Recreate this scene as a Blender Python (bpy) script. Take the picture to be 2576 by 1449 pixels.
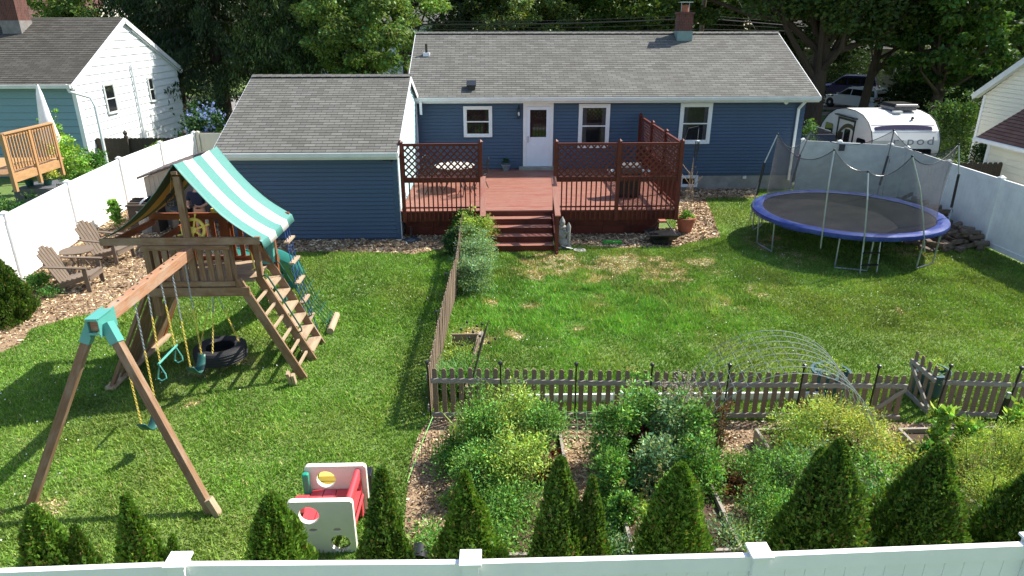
import bpy, math, random
import numpy as np
from math import sin, cos, tan, radians, pi, sqrt, atan2
from mathutils import Vector, Matrix
random.seed(7); rng = np.random.default_rng(11)
for o in list(bpy.data.objects): bpy.data.objects.remove(o)
scene = bpy.context.scene; C = scene.collection

# ---------------------------------------------------------------- camera
CAM_H = 5.7; PITCH = radians(21.4); YAW = radians(1.7); FOC = 1717.0; CX = 1288.0; CY = 724.5
cam_d = bpy.data.cameras.new('camera'); cam = bpy.data.objects.new('camera', cam_d); C.objects.link(cam)
cam_d.sensor_width = 36; cam_d.lens = 36*FOC/2576.0
cam_d.clip_start = 0.05; cam_d.clip_end = 900
cam.location = (0, 0, CAM_H); cam.rotation_euler = (pi/2-PITCH, 0, -YAW)
scene.camera = cam

# ---------------------------------------------------------------- sky and sun
SUN = Vector((0.80, 0.40, 1.0)).normalized()
el = math.asin(SUN.z); az = atan2(SUN.x, SUN.y)
w = bpy.data.worlds.new('World'); scene.world = w; w.use_nodes = True
nt = w.node_tree; nt.nodes.clear()
bg = nt.nodes.new('ShaderNodeBackground'); out = nt.nodes.new('ShaderNodeOutputWorld')
sky = nt.nodes.new('ShaderNodeTexSky'); sky.sky_type = 'NISHITA'; sky.sun_disc = False
sky.sun_elevation = el; sky.sun_rotation = az
nt.links.new(sky.outputs[0], bg.inputs[0]); nt.links.new(bg.outputs[0], out.inputs[0]); bg.inputs[1].default_value = 0.118
sd = bpy.data.lights.new('sun', 'SUN'); sd.energy = 4.6; sd.angle = radians(0.53); sd.color = (1.0, 0.95, 0.86)
so = bpy.data.objects.new('sun', sd); C.objects.link(so); so.rotation_euler = SUN.to_track_quat('Z', 'Y').to_euler(); so.location = (20, 10, 30)
scene.view_settings.view_transform = 'Standard'; scene.view_settings.look = 'None'
scene.view_settings.exposure = 1.02; scene.view_settings.gamma = 1.0
scene.render.resolution_x = 1024; scene.render.resolution_y = 576
scene.render.engine = 'CYCLES'
scene.cycles.max_bounces = 6; scene.cycles.transparent_max_bounces = 12

# ---------------------------------------------------------------- measuring: sight line of a photo point met with a plane
def ray(px, py):
    a = (px-CX)/FOC; b = -(py-CY)/FOC
    x, y, z = a, cos(PITCH)+b*sin(PITCH), -sin(PITCH)+b*cos(PITCH)
    return (x*cos(YAW)+y*sin(YAW), -x*sin(YAW)+y*cos(YAW), z)
def hit(px, py, ax, v):
    d = ray(px, py); o = (0, 0, CAM_H); t = (v-o[ax])/d[ax]
    return Vector([o[i]+t*d[i] for i in range(3)])
def G(px, py, z=0.0): return hit(px, py, 2, z)
def WY(px, py, y): return hit(px, py, 1, y)
def WX(px, py, x): return hit(px, py, 0, x)

# ---------------------------------------------------------------- object helpers
WM = {}
def tag(o, label=None, cat=None, group=None, kind=None):
    if label: o['label'] = label
    if cat: o['category'] = cat
    if group: o['group'] = group
    if kind: o['kind'] = kind
    return o
def thing(name, label, cat, loc=(0, 0, 0), group=None, rotz=0.0):
    o = bpy.data.objects.new(name, None); C.objects.link(o); o.empty_display_size = 0.2
    o.location = loc; o.rotation_euler = (0, 0, rotz)
    WM[o.name] = Matrix.Translation(Vector(loc)) @ Matrix.Rotation(rotz, 4, 'Z')
    return tag(o, label, cat, group)
def dup(root, loc, rotz=0.0, label=None, scale=None):
    r = root.copy(); C.objects.link(r); r.location = loc; r.rotation_euler = (0, 0, rotz)
    if scale: r.scale = scale if hasattr(scale, '__len__') else (scale,)*3
    if label: r['label'] = label
    for ch in list(root.children):
        c = ch.copy(); C.objects.link(c); c.parent = r
        for g in list(ch.children):
            d = g.copy(); C.objects.link(d); d.parent = c
    return r

class MB:
    def __init__(s): s.v = []; s.f = []; s.uv = []; s.mi = []; s.m = 0; s.T = None
    def P(s, p):
        p = Vector(p)
        if s.T is not None: p = s.T @ p
        s.v.append(p); return len(s.v)-1
    def face(s, pts, uv=None):
        ids = [s.P(p) for p in pts]
        if uv is None:
            a, b, c = Vector(pts[0]), Vector(pts[1]), Vector(pts[2]); n = (b-a).cross(c-a)
            ax = max(range(3), key=lambda i: abs(n[i])); k = [i for i in range(3) if i != ax]
            uv = [(p[k[0]], p[k[1]]) for p in pts]
        s.f.append(ids); s.uv.append(uv); s.mi.append(s.m); return s
    def faces_idx(s, pts, faces, uvs=None):
        base = len(s.v)
        for p in pts: s.P(p)
        for i, fc in enumerate(faces):
            s.f.append([base+k for k in fc]); s.mi.append(s.m)
            if uvs: s.uv.append(uvs[i])
            else:
                s.uv.append([(pts[k][0]+pts[k][1]*.5, pts[k][2]+pts[k][1]*.5) for k in fc])
        return s
    def box(s, x0, x1, y0, y1, z0, z1):
        return s.beam(((x0+x1)/2, (y0+y1)/2, z0), ((x0+x1)/2, (y0+y1)/2, z1), abs(x1-x0), abs(y1-y0), (0, 1, 0)) if abs(z1-z0) >= max(abs(x1-x0), abs(y1-y0)) else (
            s.beam((x0, (y0+y1)/2, (z0+z1)/2), (x1, (y0+y1)/2, (z0+z1)/2), abs(y1-y0), abs(z1-z0)) if abs(x1-x0) >= abs(y1-y0) else
            s.beam(((x0+x1)/2, y0, (z0+z1)/2), ((x0+x1)/2, y1, (z0+z1)/2), abs(x1-x0), abs(z1-z0)))
    def beam(s, p0, p1, w, h, up=(0, 0, 1), taper=1.0):
        p0, p1 = Vector(p0), Vector(p1); d = p1-p0; L = d.length
        if L < 1e-6: return s
        d.normalize(); u = Vector(up)
        side = d.cross(u)
        if side.length < 1e-4: side = d.cross(Vector((0, 1, 0)))
        side.normalize(); u = side.cross(d).normalized()
        a, b = side*w/2, u*h/2
        q = [p0-a-b, p0+a-b, p0+a+b, p0-a+b, p1-(a+b)*taper, p1+(a-b)*taper, p1+(a+b)*taper, p1-(a-b)*taper]
        fs = [(3, 2, 1, 0), (4, 5, 6, 7), (0, 1, 5, 4), (1, 2, 6, 5), (2, 3, 7, 6), (3, 0, 4, 7)]
        r = random.random()*7
        uv = [[(0, 0), (w, 0), (w, h), (0, h)]]*2+[[(r, i*.3), (r, i*.3+w), (r+L, i*.3+w), (r+L, i*.3)] for i in range(4)]
        s.faces_idx([tuple(x) for x in q], fs, uv); return s
    def tube(s, pts, r, n=8, closed=False, caps=True):
        pts = [Vector(p) for p in pts]; N = len(pts); R = r if hasattr(r, '__len__') else [r]*N
        rings = []; prev = None; dist = 0; ds = []
        for i, p in enumerate(pts):
            if closed: t = pts[(i+1) % N]-pts[i-1]
            else: t = pts[min(i+1, N-1)]-pts[max(i-1, 0)]
            t.normalize()
            if prev is None:
                a = t.cross(Vector((0, 0, 1)))
                if a.length < 1e-3: a = t.cross(Vector((0, 1, 0)))
            else: a = prev-t*prev.dot(t)
            a.normalize(); prev = a; b = t.cross(a)
            rings.append([tuple(p+(a*cos(k*2*pi/n)+b*sin(k*2*pi/n))*R[i]) for k in range(n)])
            if i: dist += (p-pts[i-1]).length
            ds.append(dist)
        fl = [x for rg in rings for x in rg]; fs = []; uv = []
        for i in range(N if closed else N-1):
            j = (i+1) % N
            for k in range(n):
                k2 = (k+1) % n; fs.append((i*n+k, i*n+k2, j*n+k2, j*n+k))
                c = 2*pi*R[i]/n; uv.append([(ds[i], k*c), (ds[i], (k+1)*c), (ds[j] if j else dist+.1, (k+1)*c), (ds[j] if j else dist+.1, k*c)])
        if caps and not closed:
            fs.append(tuple(range(n-1, -1, -1))); fs.append(tuple((N-1)*n+k for k in range(n)))
            uv += [[(0, 0)]*n]*2
        return s.faces_idx(fl, fs, uv)
    def lathe(s, prof, c=(0, 0, 0), n=20, sx=1, sy=1):
        pts = []; fs = []
        for (r, z) in prof:
            for k in range(n): pts.append((c[0]+r*sx*cos(k*2*pi/n), c[1]+r*sy*sin(k*2*pi/n), c[2]+z))
        for i in range(len(prof)-1):
            for k in range(n):
                k2 = (k+1) % n; fs.append((i*n+k, i*n+k2, (i+1)*n+k2, (i+1)*n+k))
        if prof[0][0] > 1e-4: fs.append(tuple(range(n-1, -1, -1)))
        if prof[-1][0] > 1e-4: fs.append(tuple((len(prof)-1)*n+k for k in range(n)))
        return s.faces_idx(pts, fs)
    def prism(s, pts, vec):
        pts = [Vector(p) for p in pts]; vec = Vector(vec); n = len(pts)
        q = [tuple(p) for p in pts]+[tuple(p+vec) for p in pts]
        fs = [tuple(range(n-1, -1, -1)), tuple(range(n, 2*n))]+[(i, (i+1) % n, n+(i+1) % n, n+i) for i in range(n)]
        return s.faces_idx(q, fs)
    def blob(s, c, r, nu=10, nv=7, amp=0.0, seed=0):
        rr = random.Random(seed); pts = []; fs = []
        r = r if hasattr(r, '__len__') else (r, r, r)
        for i in range(nv+1):
            th = pi*i/nv
            for k in range(nu):
                a = 2*pi*k/nu; m = 1+amp*(rr.random()-.5) if 0 < i < nv else 1
                pts.append((c[0]+r[0]*m*sin(th)*cos(a), c[1]+r[1]*m*sin(th)*sin(a), c[2]-r[2]*m*cos(th)))
        for i in range(nv):
            for k in range(nu):
                k2 = (k+1) % nu; fs.append((i*nu+k, i*nu+k2, (i+1)*nu+k2, (i+1)*nu+k))
        return s.faces_idx(pts, fs)
    def build(s, name, mats, parent=None, smooth=False, bevel=0.0, label=None):
        me = bpy.data.meshes.new(name)
        inv = WM[parent.name].inverted() if parent is not None else None
        vs = [tuple(inv @ p) if inv is not None else tuple(p) for p in s.v]
        me.from_pydata(vs, [], s.f)
        uvl = me.uv_layers.new(name='UVMap'); flat = [c for fuv in s.uv for q in fuv for c in q]
        uvl.data.foreach_set('uv', flat)
        mats = mats if isinstance(mats, (list, tuple)) else [mats]
        for m in mats: me.materials.append(m)
        me.polygons.foreach_set('material_index', s.mi)
        if smooth: me.polygons.foreach_set('use_smooth', [True]*len(s.f))
        me.update(); o = bpy.data.objects.new(name, me); C.objects.link(o)
        if parent is not None:
            o.parent = parent; WM[o.name] = WM[parent.name]
        else: WM[o.name] = Matrix.Identity(4)
        if bevel:
            b = o.modifiers.new('bevel', 'BEVEL'); b.width = bevel; b.segments = 2; b.limit_method = 'ANGLE'
        if smooth:
            try: me.set_sharp_from_angle(angle=radians(40))
            except Exception: pass
        if label: o['label'] = label
        return o

# ---------------------------------------------------------------- materials
def srgb(r, g, b):
    f = lambda c: ((c/255+.055)/1.055)**2.4 if c > 10 else c/255/12.92
    return (f(r), f(g), f(b))
def _mat(name):
    m = bpy.data.materials.new(name); m.use_nodes = True; nt = m.node_tree
    return m, nt, nt.nodes['Principled BSDF']
def N(nt, t, **kw):
    n = nt.nodes.new(t)
    for k, v in kw.items(): setattr(n, k, v)
    return n
def mixc(nt, fac, a, b, blend='MIX'):
    n = N(nt, 'ShaderNodeMix', data_type='RGBA', blend_type=blend)
    for i, v in ((0, fac), (6, a), (7, b)):
        if hasattr(v, 'is_output') or isinstance(v, bpy.types.NodeSocket): nt.links.new(v, n.inputs[i])
        elif i == 0: n.inputs[0].default_value = v
        else: n.inputs[i].default_value = (*v, 1)
    return n.outputs[2]
def noise(nt, scale, vec=None, detail=4, rough=.55, dim='3D'):
    n = N(nt, 'ShaderNodeTexNoise'); n.inputs['Scale'].default_value = scale; n.inputs['Detail'].default_value = detail; n.inputs['Roughness'].default_value = rough
    if vec is not None: nt.links.new(vec, n.inputs['Vector'])
    return n.outputs[0]
def ramp(nt, fac, stops):
    r = N(nt, 'ShaderNodeValToRGB'); cr = r.color_ramp
    while len(cr.elements) > 1: cr.elements.remove(cr.elements[0])
    cr.elements[0].position = stops[0][0]; cr.elements[0].color = (*stops[0][1], 1)
    for p, c in stops[1:]:
        e = cr.elements.new(p); e.color = (*c, 1)
    nt.links.new(fac, r.inputs[0]); return r.outputs[0]
def mapped(nt, kind='Object', scale=(1, 1, 1)):
    tc = N(nt, 'ShaderNodeTexCoord'); mp = N(nt, 'ShaderNodeMapping'); mp.inputs['Scale'].default_value = scale
    nt.links.new(tc.outputs[kind], mp.inputs[0]); return mp.outputs[0]
def bump(nt, b, h, strength=.3, dist=.01):
    n = N(nt, 'ShaderNodeBump'); n.inputs['Strength'].default_value = strength; n.inputs['Distance'].default_value = dist
    nt.links.new(h, n.inputs['Height']); nt.links.new(n.outputs[0], b.inputs['Normal'])
def pm(name, col, rough=.6, var=.25, scale=6., bmp=.15, bscale=40., metal=0., spec=.5, col2=None):
    m, nt, b = _mat(name); v = mapped(nt)
    c2 = col2 or tuple(c*(1-var) for c in col); c1 = tuple(min(1, c*(1+var*.4)) for c in col) if col2 is None else col
    f = ramp(nt, noise(nt, scale, v, 6, .65), [(.3, (0, 0, 0)), (.7, (1, 1, 1))])
    nt.links.new(mixc(nt, f, c2, c1), b.inputs['Base Color'])
    b.inputs['Roughness'].default_value = rough; b.inputs['Metallic'].default_value = metal; b.inputs['Specular IOR Level'].default_value = spec
    if bmp: bump(nt, b, noise(nt, bscale, v, 3), bmp, .004)
    return m
def wood(name, c1, c2, rough=.75, grain=1.0, c3=None):
    m, nt, b = _mat(name); v = mapped(nt, 'UV', (1.2, 28*grain, 1)); v2 = mapped(nt, 'UV', (.8, 2.5, 1))
    f = ramp(nt, noise(nt, 2.2, v, 6, .7), [(.32, (0, 0, 0)), (.68, (1, 1, 1))]); c = mixc(nt, f, c1, c2)
    if c3: c = mixc(nt, ramp(nt, noise(nt, 2.0, v2, 4, .7), [(.48, (0, 0, 0)), (.66, (1, 1, 1))]), c, c3)
    nt.links.new(c, b.inputs['Base Color']); b.inputs['Roughness'].default_value = rough; b.inputs['Specular IOR Level'].default_value = .3
    bump(nt, b, f, .35, .004); return m
def leafmat(name, rough=.55, trans=.35):
    m, nt, b = _mat(name); at = N(nt, 'ShaderNodeAttribute', attribute_name='col')
    nt.links.new(at.outputs['Color'], b.inputs['Base Color']); b.inputs['Roughness'].default_value = rough; b.inputs['Specular IOR Level'].default_value = .3
    tr = N(nt, 'ShaderNodeBsdfTranslucent'); mx = N(nt, 'ShaderNodeMixShader'); mx.inputs[0].default_value = trans
    tc = mixc(nt, 1.0, at.outputs['Color'], (1.0, 1.0, .45), 'MULTIPLY'); nt.links.new(tc, tr.inputs[0])
    nt.links.new(b.outputs[0], mx.inputs[1]); nt.links.new(tr.outputs[0], mx.inputs[2])
    nt.links.new(mx.outputs[0], nt.nodes['Material Output'].inputs[0]); return m
def shingle(name, ca, cb, cdark, stain):
    m, nt, b = _mat(name); v = mapped(nt, 'UV')
    br = N(nt, 'ShaderNodeTexBrick'); br.offset = .5; br.squash = 1.0
    nt.links.new(v, br.inputs['Vector']); br.inputs['Scale'].default_value = 1.0; br.inputs['Brick Width'].default_value = .31; br.inputs['Row Height'].default_value = .14
    br.inputs['Mortar Size'].default_value = .006; br.inputs['Bias'].default_value = 0.0
    br.inputs['Color1'].default_value = (*ca, 1); br.inputs['Color2'].default_value = (*cb, 1); br.inputs['Mortar'].default_value = (*cdark, 1)
    c = mixc(nt, ramp(nt, noise(nt, 55, v, 2, .8), [(.35, (.0, .0, .0)), (.65, (1, 1, 1))]), br.outputs[0], cdark); 
    c = mixc(nt, .28, br.outputs[0], c)
    v2 = mapped(nt, 'UV', (1, .3, 1)); st = ramp(nt, noise(nt, .9, v2, 6, .7), [(.42, (0, 0, 0)), (.72, (1, 1, 1))])
    mf = N(nt, 'ShaderNodeMath', operation='MULTIPLY'); nt.links.new(st, mf.inputs[0]); mf.inputs[1].default_value = .5
    c = mixc(nt, mf.outputs[0], c, stain)
    nt.links.new(c, b.inputs['Base Color']); b.inputs['Roughness'].default_value = .9; b.inputs['Specular IOR Level'].default_value = .25
    bump(nt, b, noise(nt, 160, v, 2), .5, .004); return m
M = {}
M['blue'] = pm('blue_vinyl_siding', srgb(56, 80, 106), .5, .10, .8, .1, 60)
M['blue_trim'] = pm('blue_corner_trim', srgb(55, 80, 106), .5, .08)
M['aqua'] = pm('pale_aqua_siding', srgb(178, 212, 214), .55, .06, 1.0, .05)
M['teal_side'] = pm('grey_teal_siding', srgb(118, 152, 162), .55, .10, .8, .05)
M['white_side'] = pm('white_siding', srgb(232, 236, 236), .5, .05, .8, .05)
M['cream_side'] = pm('cream_siding', srgb(226, 222, 204), .5, .06, .8, .05)
M['white'] = pm('white_paint', srgb(228, 230, 230), .4, .07, 3, .03)
M['vinyl'] = pm('white_vinyl', srgb(238, 237, 234), .4, .07, 2.0, .02)
M['vinyl_dirty'] = pm('weathered_white_vinyl', srgb(240, 241, 236), .45, .14, 2.2, .03)
M['door'] = pm('white_door_paint', srgb(222, 228, 236), .35, .04, 2, .02)
M['gutter'] = pm('white_gutter_metal', srgb(215, 218, 214), .35, .12, 2.5, .03)
M['shingle'] = shingle('grey_shingles', srgb(124, 123, 117), srgb(100, 99, 94), srgb(52, 51, 48), srgb(86, 83, 75))
M['shingle_dark'] = shingle('dark_shingles', srgb(98, 95, 88), srgb(80, 77, 70), srgb(38, 37, 35), srgb(58, 55, 48))
M['shingle_brown'] = shingle('brown_shingles', srgb(138, 104, 90), srgb(112, 82, 70), srgb(58, 42, 38), srgb(90, 66, 58))
M['concrete'] = pm('foundation_concrete', srgb(150, 148, 140), .9, .3, 3, .3)
M['deck'] = wood('red_deck_boards', srgb(134, 90, 76), srgb(158, 114, 98), .5, 1.0, srgb(140, 82, 68))
M['redwood'] = wood('red_stained_wood', srgb(86, 36, 26), srgb(108, 50, 36), .5, 1.0, srgb(76, 32, 25))
M['grey_wood'] = wood('weathered_grey_wood', srgb(92, 80, 70), srgb(126, 112, 98), .85, 1.0, srgb(108, 94, 78))
M['picket'] = wood('weathered_picket_wood', srgb(112, 92, 74), srgb(146, 126, 106), .85, 1.0, srgb(124, 112, 98))
M['rail_wood'] = wood('grey_rail_wood', srgb(132, 122, 112), srgb(160, 152, 142), .85)
M['play'] = wood('brown_cedar', srgb(108, 80, 56), srgb(146, 114, 86), .75, 1.0, srgb(146, 124, 102))
M['play_beam'] = wood('weathered_beam', srgb(140, 98, 70), srgb(176, 134, 104), .75, 1.0, srgb(164, 144, 124))
M['play_red'] = wood('red_cedar', srgb(122, 66, 38), srgb(154, 90, 56), .6, 1.0)
M['play_grey'] = wood('grey_cedar', srgb(156, 134, 108), srgb(188, 166, 138), .8, 1.0, srgb(140, 120, 98))
M['new_wood'] = wood('new_pine', srgb(164, 124, 82), srgb(190, 150, 106), .6)
M['dark_wood'] = wood('dark_fence_wood', srgb(58, 50, 44), srgb(82, 72, 62), .85)
M['log'] = wood('log_bark', srgb(92, 78, 66), srgb(136, 120, 102), .9, .5, srgb(60, 52, 46))
M['black'] = pm('black_metal', (.012, .012, .013), .35, .2, 10, .0)
M['steel'] = pm('galvanised_steel', srgb(172, 178, 182), .4, .15, 20, 0, metal=.7)
M['wire'] = pm('galvanised_wire', srgb(150, 156, 148), .45, .1, 20, 0, metal=.5)
M['greenwire'] = pm('green_wire', srgb(110, 170, 100), .5, .1, 20, 0)
M['yellow'] = pm('yellow_plastic', srgb(228, 200, 92), .4, .08, 8, 0)
M['teal'] = pm('teal_plastic', srgb(84, 156, 144), .35, .08, 4, 0)
M['green_pl'] = pm('dark_green_plastic', srgb(34, 84, 74), .4, .15, 6, 0)
M['slide'] = pm('green_slide_plastic', srgb(52, 128, 122), .3, .12, 3, 0)
M['rubber'] = pm('tyre_rubber', (.018, .018, .02), .75, .3, 20, .5, 60)
M['plas_cream'] = pm('cream_plastic', srgb(240, 236, 220), .35, .06, 3, .02)
M['plas_red'] = pm('red_plastic', srgb(206, 72, 78), .35, .12, 3, .02)
M['plas_green'] = pm('green_plastic', srgb(38, 150, 122), .35, .1, 3, .02)
M['glass'] = pm('dark_window_glass', (.012, .014, .016), .04, .3, 2, 0, spec=.8)
M['curtain'] = pm('grey_curtain', srgb(120, 118, 112), .9, .2, 8, 0)
M['asphalt'] = pm('asphalt', srgb(128, 124, 120), .9, .15, 3, .2)
M['sidewalk'] = pm('sidewalk_concrete', srgb(176, 168, 160), .9, .15, 3, .2)
M['bark'] = wood('tree_bark', srgb(56, 47, 39), srgb(84, 72, 60), .95, .35)
M['terracotta'] = pm('terracotta', srgb(158, 96, 70), .8, .25, 8, .2)
M['stone'] = pm('grey_cast_stone', srgb(150, 148, 140), .95, .4, 20, .5, 50)
M['leaf'] = leafmat('leaves')
M['grassm'] = leafmat('grass_blades', .6, .3)
M['chipm'] = leafmat('wood_chip', .9, 0.0)
M['skin'] = pm('skin', srgb(184, 132, 104), .5, .08, 10, 0)
M['navy'] = pm('navy_cotton', srgb(26, 30, 50), .9, .2, 12, .2)
M['khaki'] = pm('khaki_cotton', srgb(182, 172, 152), .9, .12, 12, .2)
M['hair'] = pm('brown_hair', srgb(60, 44, 34), .6, .3, 40, .4)
M['bin'] = pm('grey_resin', srgb(96, 98, 104), .55, .1, 4, .05)
M['resin_tan'] = pm('tan_resin', srgb(166, 152, 134), .6, .12, 4, .05)
M['resin_brown'] = pm('brown_resin_roof', srgb(92, 80, 76), .6, .15, 4, .05)
M['chim_flash'] = pm('green_grey_flashing', srgb(118, 142, 138), .5, .2, 6, .05)
def brickmat(name, a, b_, mo):
    m, nt, b = _mat(name); v = mapped(nt, 'UV'); br = N(nt, 'ShaderNodeTexBrick'); nt.links.new(v, br.inputs['Vector'])
    br.inputs['Scale'].default_value = 1; br.inputs['Brick Width'].default_value = .2; br.inputs['Row Height'].default_value = .07; br.inputs['Mortar Size'].default_value = .006
    br.inputs['Color1'].default_value = (*a, 1); br.inputs['Color2'].default_value = (*b_, 1); br.inputs['Mortar'].default_value = (*mo, 1)
    nt.links.new(br.outputs[0], b.inputs['Base Color']); b.inputs['Roughness'].default_value = .9; return m
M['brick'] = brickmat('red_brick', srgb(104, 58, 46), srgb(76, 44, 38), srgb(96, 86, 78))
def netmat():
    m, nt, b = _mat('safety_net'); b.inputs['Base Color'].default_value = (.10, .10, .105, 1); b.inputs['Roughness'].default_value = .8
    tr = N(nt, 'ShaderNodeBsdfTransparent'); mx = N(nt, 'ShaderNodeMixShader')
    v = mapped(nt, 'UV', (1, 1, 1)); f = ramp(nt, noise(nt, 3, v, 3), [(.3, (.50,)*3), (.7, (.64,)*3)])
    nt.links.new(f, mx.inputs[0]); nt.links.new(b.outputs[0], mx.inputs[1]); nt.links.new(tr.outputs[0], mx.inputs[2])
    nt.links.new(mx.outputs[0], nt.nodes['Material Output'].inputs[0]); return m
M['net'] = netmat()
def tarpmat():
    m, nt, b = _mat('striped_tarp'); v = mapped(nt, 'UV'); sx = N(nt, 'ShaderNodeSeparateXYZ'); nt.links.new(v, sx.inputs[0])
    st = ramp(nt, sx.outputs[0], [(0, (1, 1, 1)), (.2, (0, 0, 0)), (.4, (1, 1, 1)), (.6, (0, 0, 0)), (.8, (1, 1, 1))])
    st.node.color_ramp.interpolation = 'CONSTANT'
    n = ramp(nt, noise(nt, 14, mapped(nt, 'UV', (1, 6, 1)), 4), [(.3, (.82,)*3), (.7, (1, 1, 1))])
    c = mixc(nt, 1.0, mixc(nt, st, srgb(236, 238, 232), srgb(96, 158, 148)), n, 'MULTIPLY')
    nt.links.new(c, b.inputs['Base Color']); b.inputs['Roughness'].default_value = .55
    tr = N(nt, 'ShaderNodeBsdfTranslucent'); mx = N(nt, 'ShaderNodeMixShader'); mx.inputs[0].default_value = .22
    tcol = mixc(nt, st, srgb(232, 150, 50), srgb(38, 54, 26)); nt.links.new(tcol, tr.inputs[0])
    nt.links.new(b.outputs[0], mx.inputs[1]); nt.links.new(tr.outputs[0], mx.inputs[2]); nt.links.new(mx.outputs[0], nt.nodes['Material Output'].inputs[0])
    return m
M['tarp'] = tarpmat()
m, nt_, b_ = _mat('tarp_underside'); v_ = mapped(nt_, 'UV'); sx_ = N(nt_, 'ShaderNodeSeparateXYZ'); nt_.links.new(v_, sx_.inputs[0])  # underside of the canopy sheet: tan and dark green stripes, unlike its top
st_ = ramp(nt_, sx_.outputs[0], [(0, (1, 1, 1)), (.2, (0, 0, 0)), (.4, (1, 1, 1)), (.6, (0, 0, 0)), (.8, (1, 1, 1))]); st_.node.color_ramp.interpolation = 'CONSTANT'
nt_.links.new(mixc(nt_, st_, srgb(206, 150, 74), srgb(44, 56, 30)), b_.inputs[0]); b_.inputs['Roughness'].default_value = .7; M['tarp_underside'] = m

# ---------------------------------------------------------------- clouds of leaves, blades and chips (numpy)
def tri_mesh(name, verts, nper, cols, mat, parent=None, quads=False):
    """verts (n*nper,3), cols (n,3)"""
    if parent is not None:
        inv = np.array(WM[parent.name].inverted()); verts = verts@inv[:3, :3].T+inv[:3, 3]
    me = bpy.data.meshes.new(name); nv = len(verts); nf = nv//nper
    me.vertices.add(nv); me.vertices.foreach_set('co', verts.astype(np.float32).ravel())
    me.loops.add(nv); me.loops.foreach_set('vertex_index', np.arange(nv, dtype=np.int32))
    me.polygons.add(nf); me.polygons.foreach_set('loop_start', np.arange(0, nv, nper, dtype=np.int32))
    me.polygons.foreach_set('loop_total', np.full(nf, nper, dtype=np.int32))
    me.update(calc_edges=True)
    ca = me.color_attributes.new('col', 'FLOAT_COLOR', 'POINT'); c4 = np.ones((nv, 4), np.float32); c4[:, :3] = np.repeat(np.clip(cols, 0, 1), nper, 0)
    ca.data.foreach_set('color', c4.ravel()); me.materials.append(mat); me.validate()
    o = bpy.data.objects.new(name, me); C.objects.link(o)
    if parent is not None: o.parent = parent; WM[o.name] = WM[parent.name]
    else: WM[o.name] = Matrix.Identity(4)
    return o
def unit(a): return a/np.maximum(1e-9, np.linalg.norm(a, axis=1, keepdims=True))
def leaf_quads(pts, ln, wd, dirs, rg):
    """diamond leaves: centre pts, long axis dirs"""
    n = len(pts); d = unit(dirs); s = unit(np.cross(d, rg.normal(size=(n, 3)))); 
    ln = np.asarray(ln).reshape(-1, 1)*np.ones((n, 1)); wd = np.asarray(wd).reshape(-1, 1)*np.ones((n, 1))
    v = np.stack([pts-d*ln/2, pts+s*wd/2, pts+d*ln/2, pts-s*wd/2], 1); return v.reshape(-1, 3)
def colvar(base, n, rg, v=.25, hue=.12):
    b = np.array(base)[None, :]*np.ones((n, 1)); k = 1+v*rg.normal(size=(n, 1)); h = hue*rg.normal(size=(n, 1))
    b = b*np.clip(k, .3, 2.2); b[:, 0:1] *= np.clip(1+h*1.5, .3, 2.5); b[:, 2:3] *= np.clip(1-h, .3, 2); return b

# ================================================================ setting: ground, mulch, street
def poly_px(pts, z=0.0): return [tuple(G(x, y, z)) for x, y in pts]
def inpoly(P, poly):
    x, y = P[:, 0], P[:, 1]; r = np.zeros(len(P), bool); n = len(poly)
    for i in range(n):
        x0, y0 = poly[i][0], poly[i][1]; x1, y1 = poly[(i+1) % n][0], poly[(i+1) % n][1]
        c = ((y0 > y) != (y1 > y)) & (x < (x1-x0)*(y-y0)/((y1-y0) or 1e-9)+x0); r ^= c
    return r
def vnoise(P, s, seed=0):
    g = np.random.default_rng(seed).random((64, 64)); q = P[:, :2]/s; i = np.floor(q).astype(int); f = q-i; f = f*f*(3-2*f)
    a = g[i[:, 0] % 64, i[:, 1] % 64]; b = g[(i[:, 0]+1) % 64, i[:, 1] % 64]; c = g[i[:, 0] % 64, (i[:, 1]+1) % 64]; d = g[(i[:, 0]+1) % 64, (i[:, 1]+1) % 64]
    return (a*(1-f[:, 0])+b*f[:, 0])*(1-f[:, 1])+(c*(1-f[:, 0])+d*f[:, 0])*f[:, 1]
m, nt_, b_ = _mat('soil_under_grass'); v_ = mapped(nt_, 'Object')
c_ = mixc(nt_, ramp(nt_, noise(nt_, 9, v_, 8, .7), [(.35, (0, 0, 0)), (.65, (1, 1, 1))]), srgb(78, 102, 44), srgb(104, 128, 58))
c_ = mixc(nt_, ramp(nt_, noise(nt_, .35, v_, 6, .7), [(.5, (0, 0, 0)), (.72, (.5, .5, .5))]), c_, srgb(128, 118, 70))
nt_.links.new(c_, b_.inputs['Base Color']); b_.inputs['Roughness'].default_value = .95; bump(nt_, b_, noise(nt_, 30, v_, 5), .8, .03); M['soil'] = m
mb = MB(); mb.face([(-300, -60, 0), (300, -60, 0), (300, 500, 0), (-300, 500, 0)]); tag(mb.build('ground', M['soil']), kind='structure')
m, nt_, b_ = _mat('mulch_base'); v_ = mapped(nt_, 'Object')
c_ = ramp(nt_, noise(nt_, 26, v_, 6, .8), [(.3, srgb(84, 66, 50)), (.48, srgb(130, 106, 82)), (.62, srgb(172, 148, 118)), (.8, srgb(198, 176, 146))])
nt_.links.new(c_, b_.inputs['Base Color']); b_.inputs['Roughness'].default_value = .95; bump(nt_, b_, noise(nt_, 40, v_, 4), .8, .02); M['mulch'] = m
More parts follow.
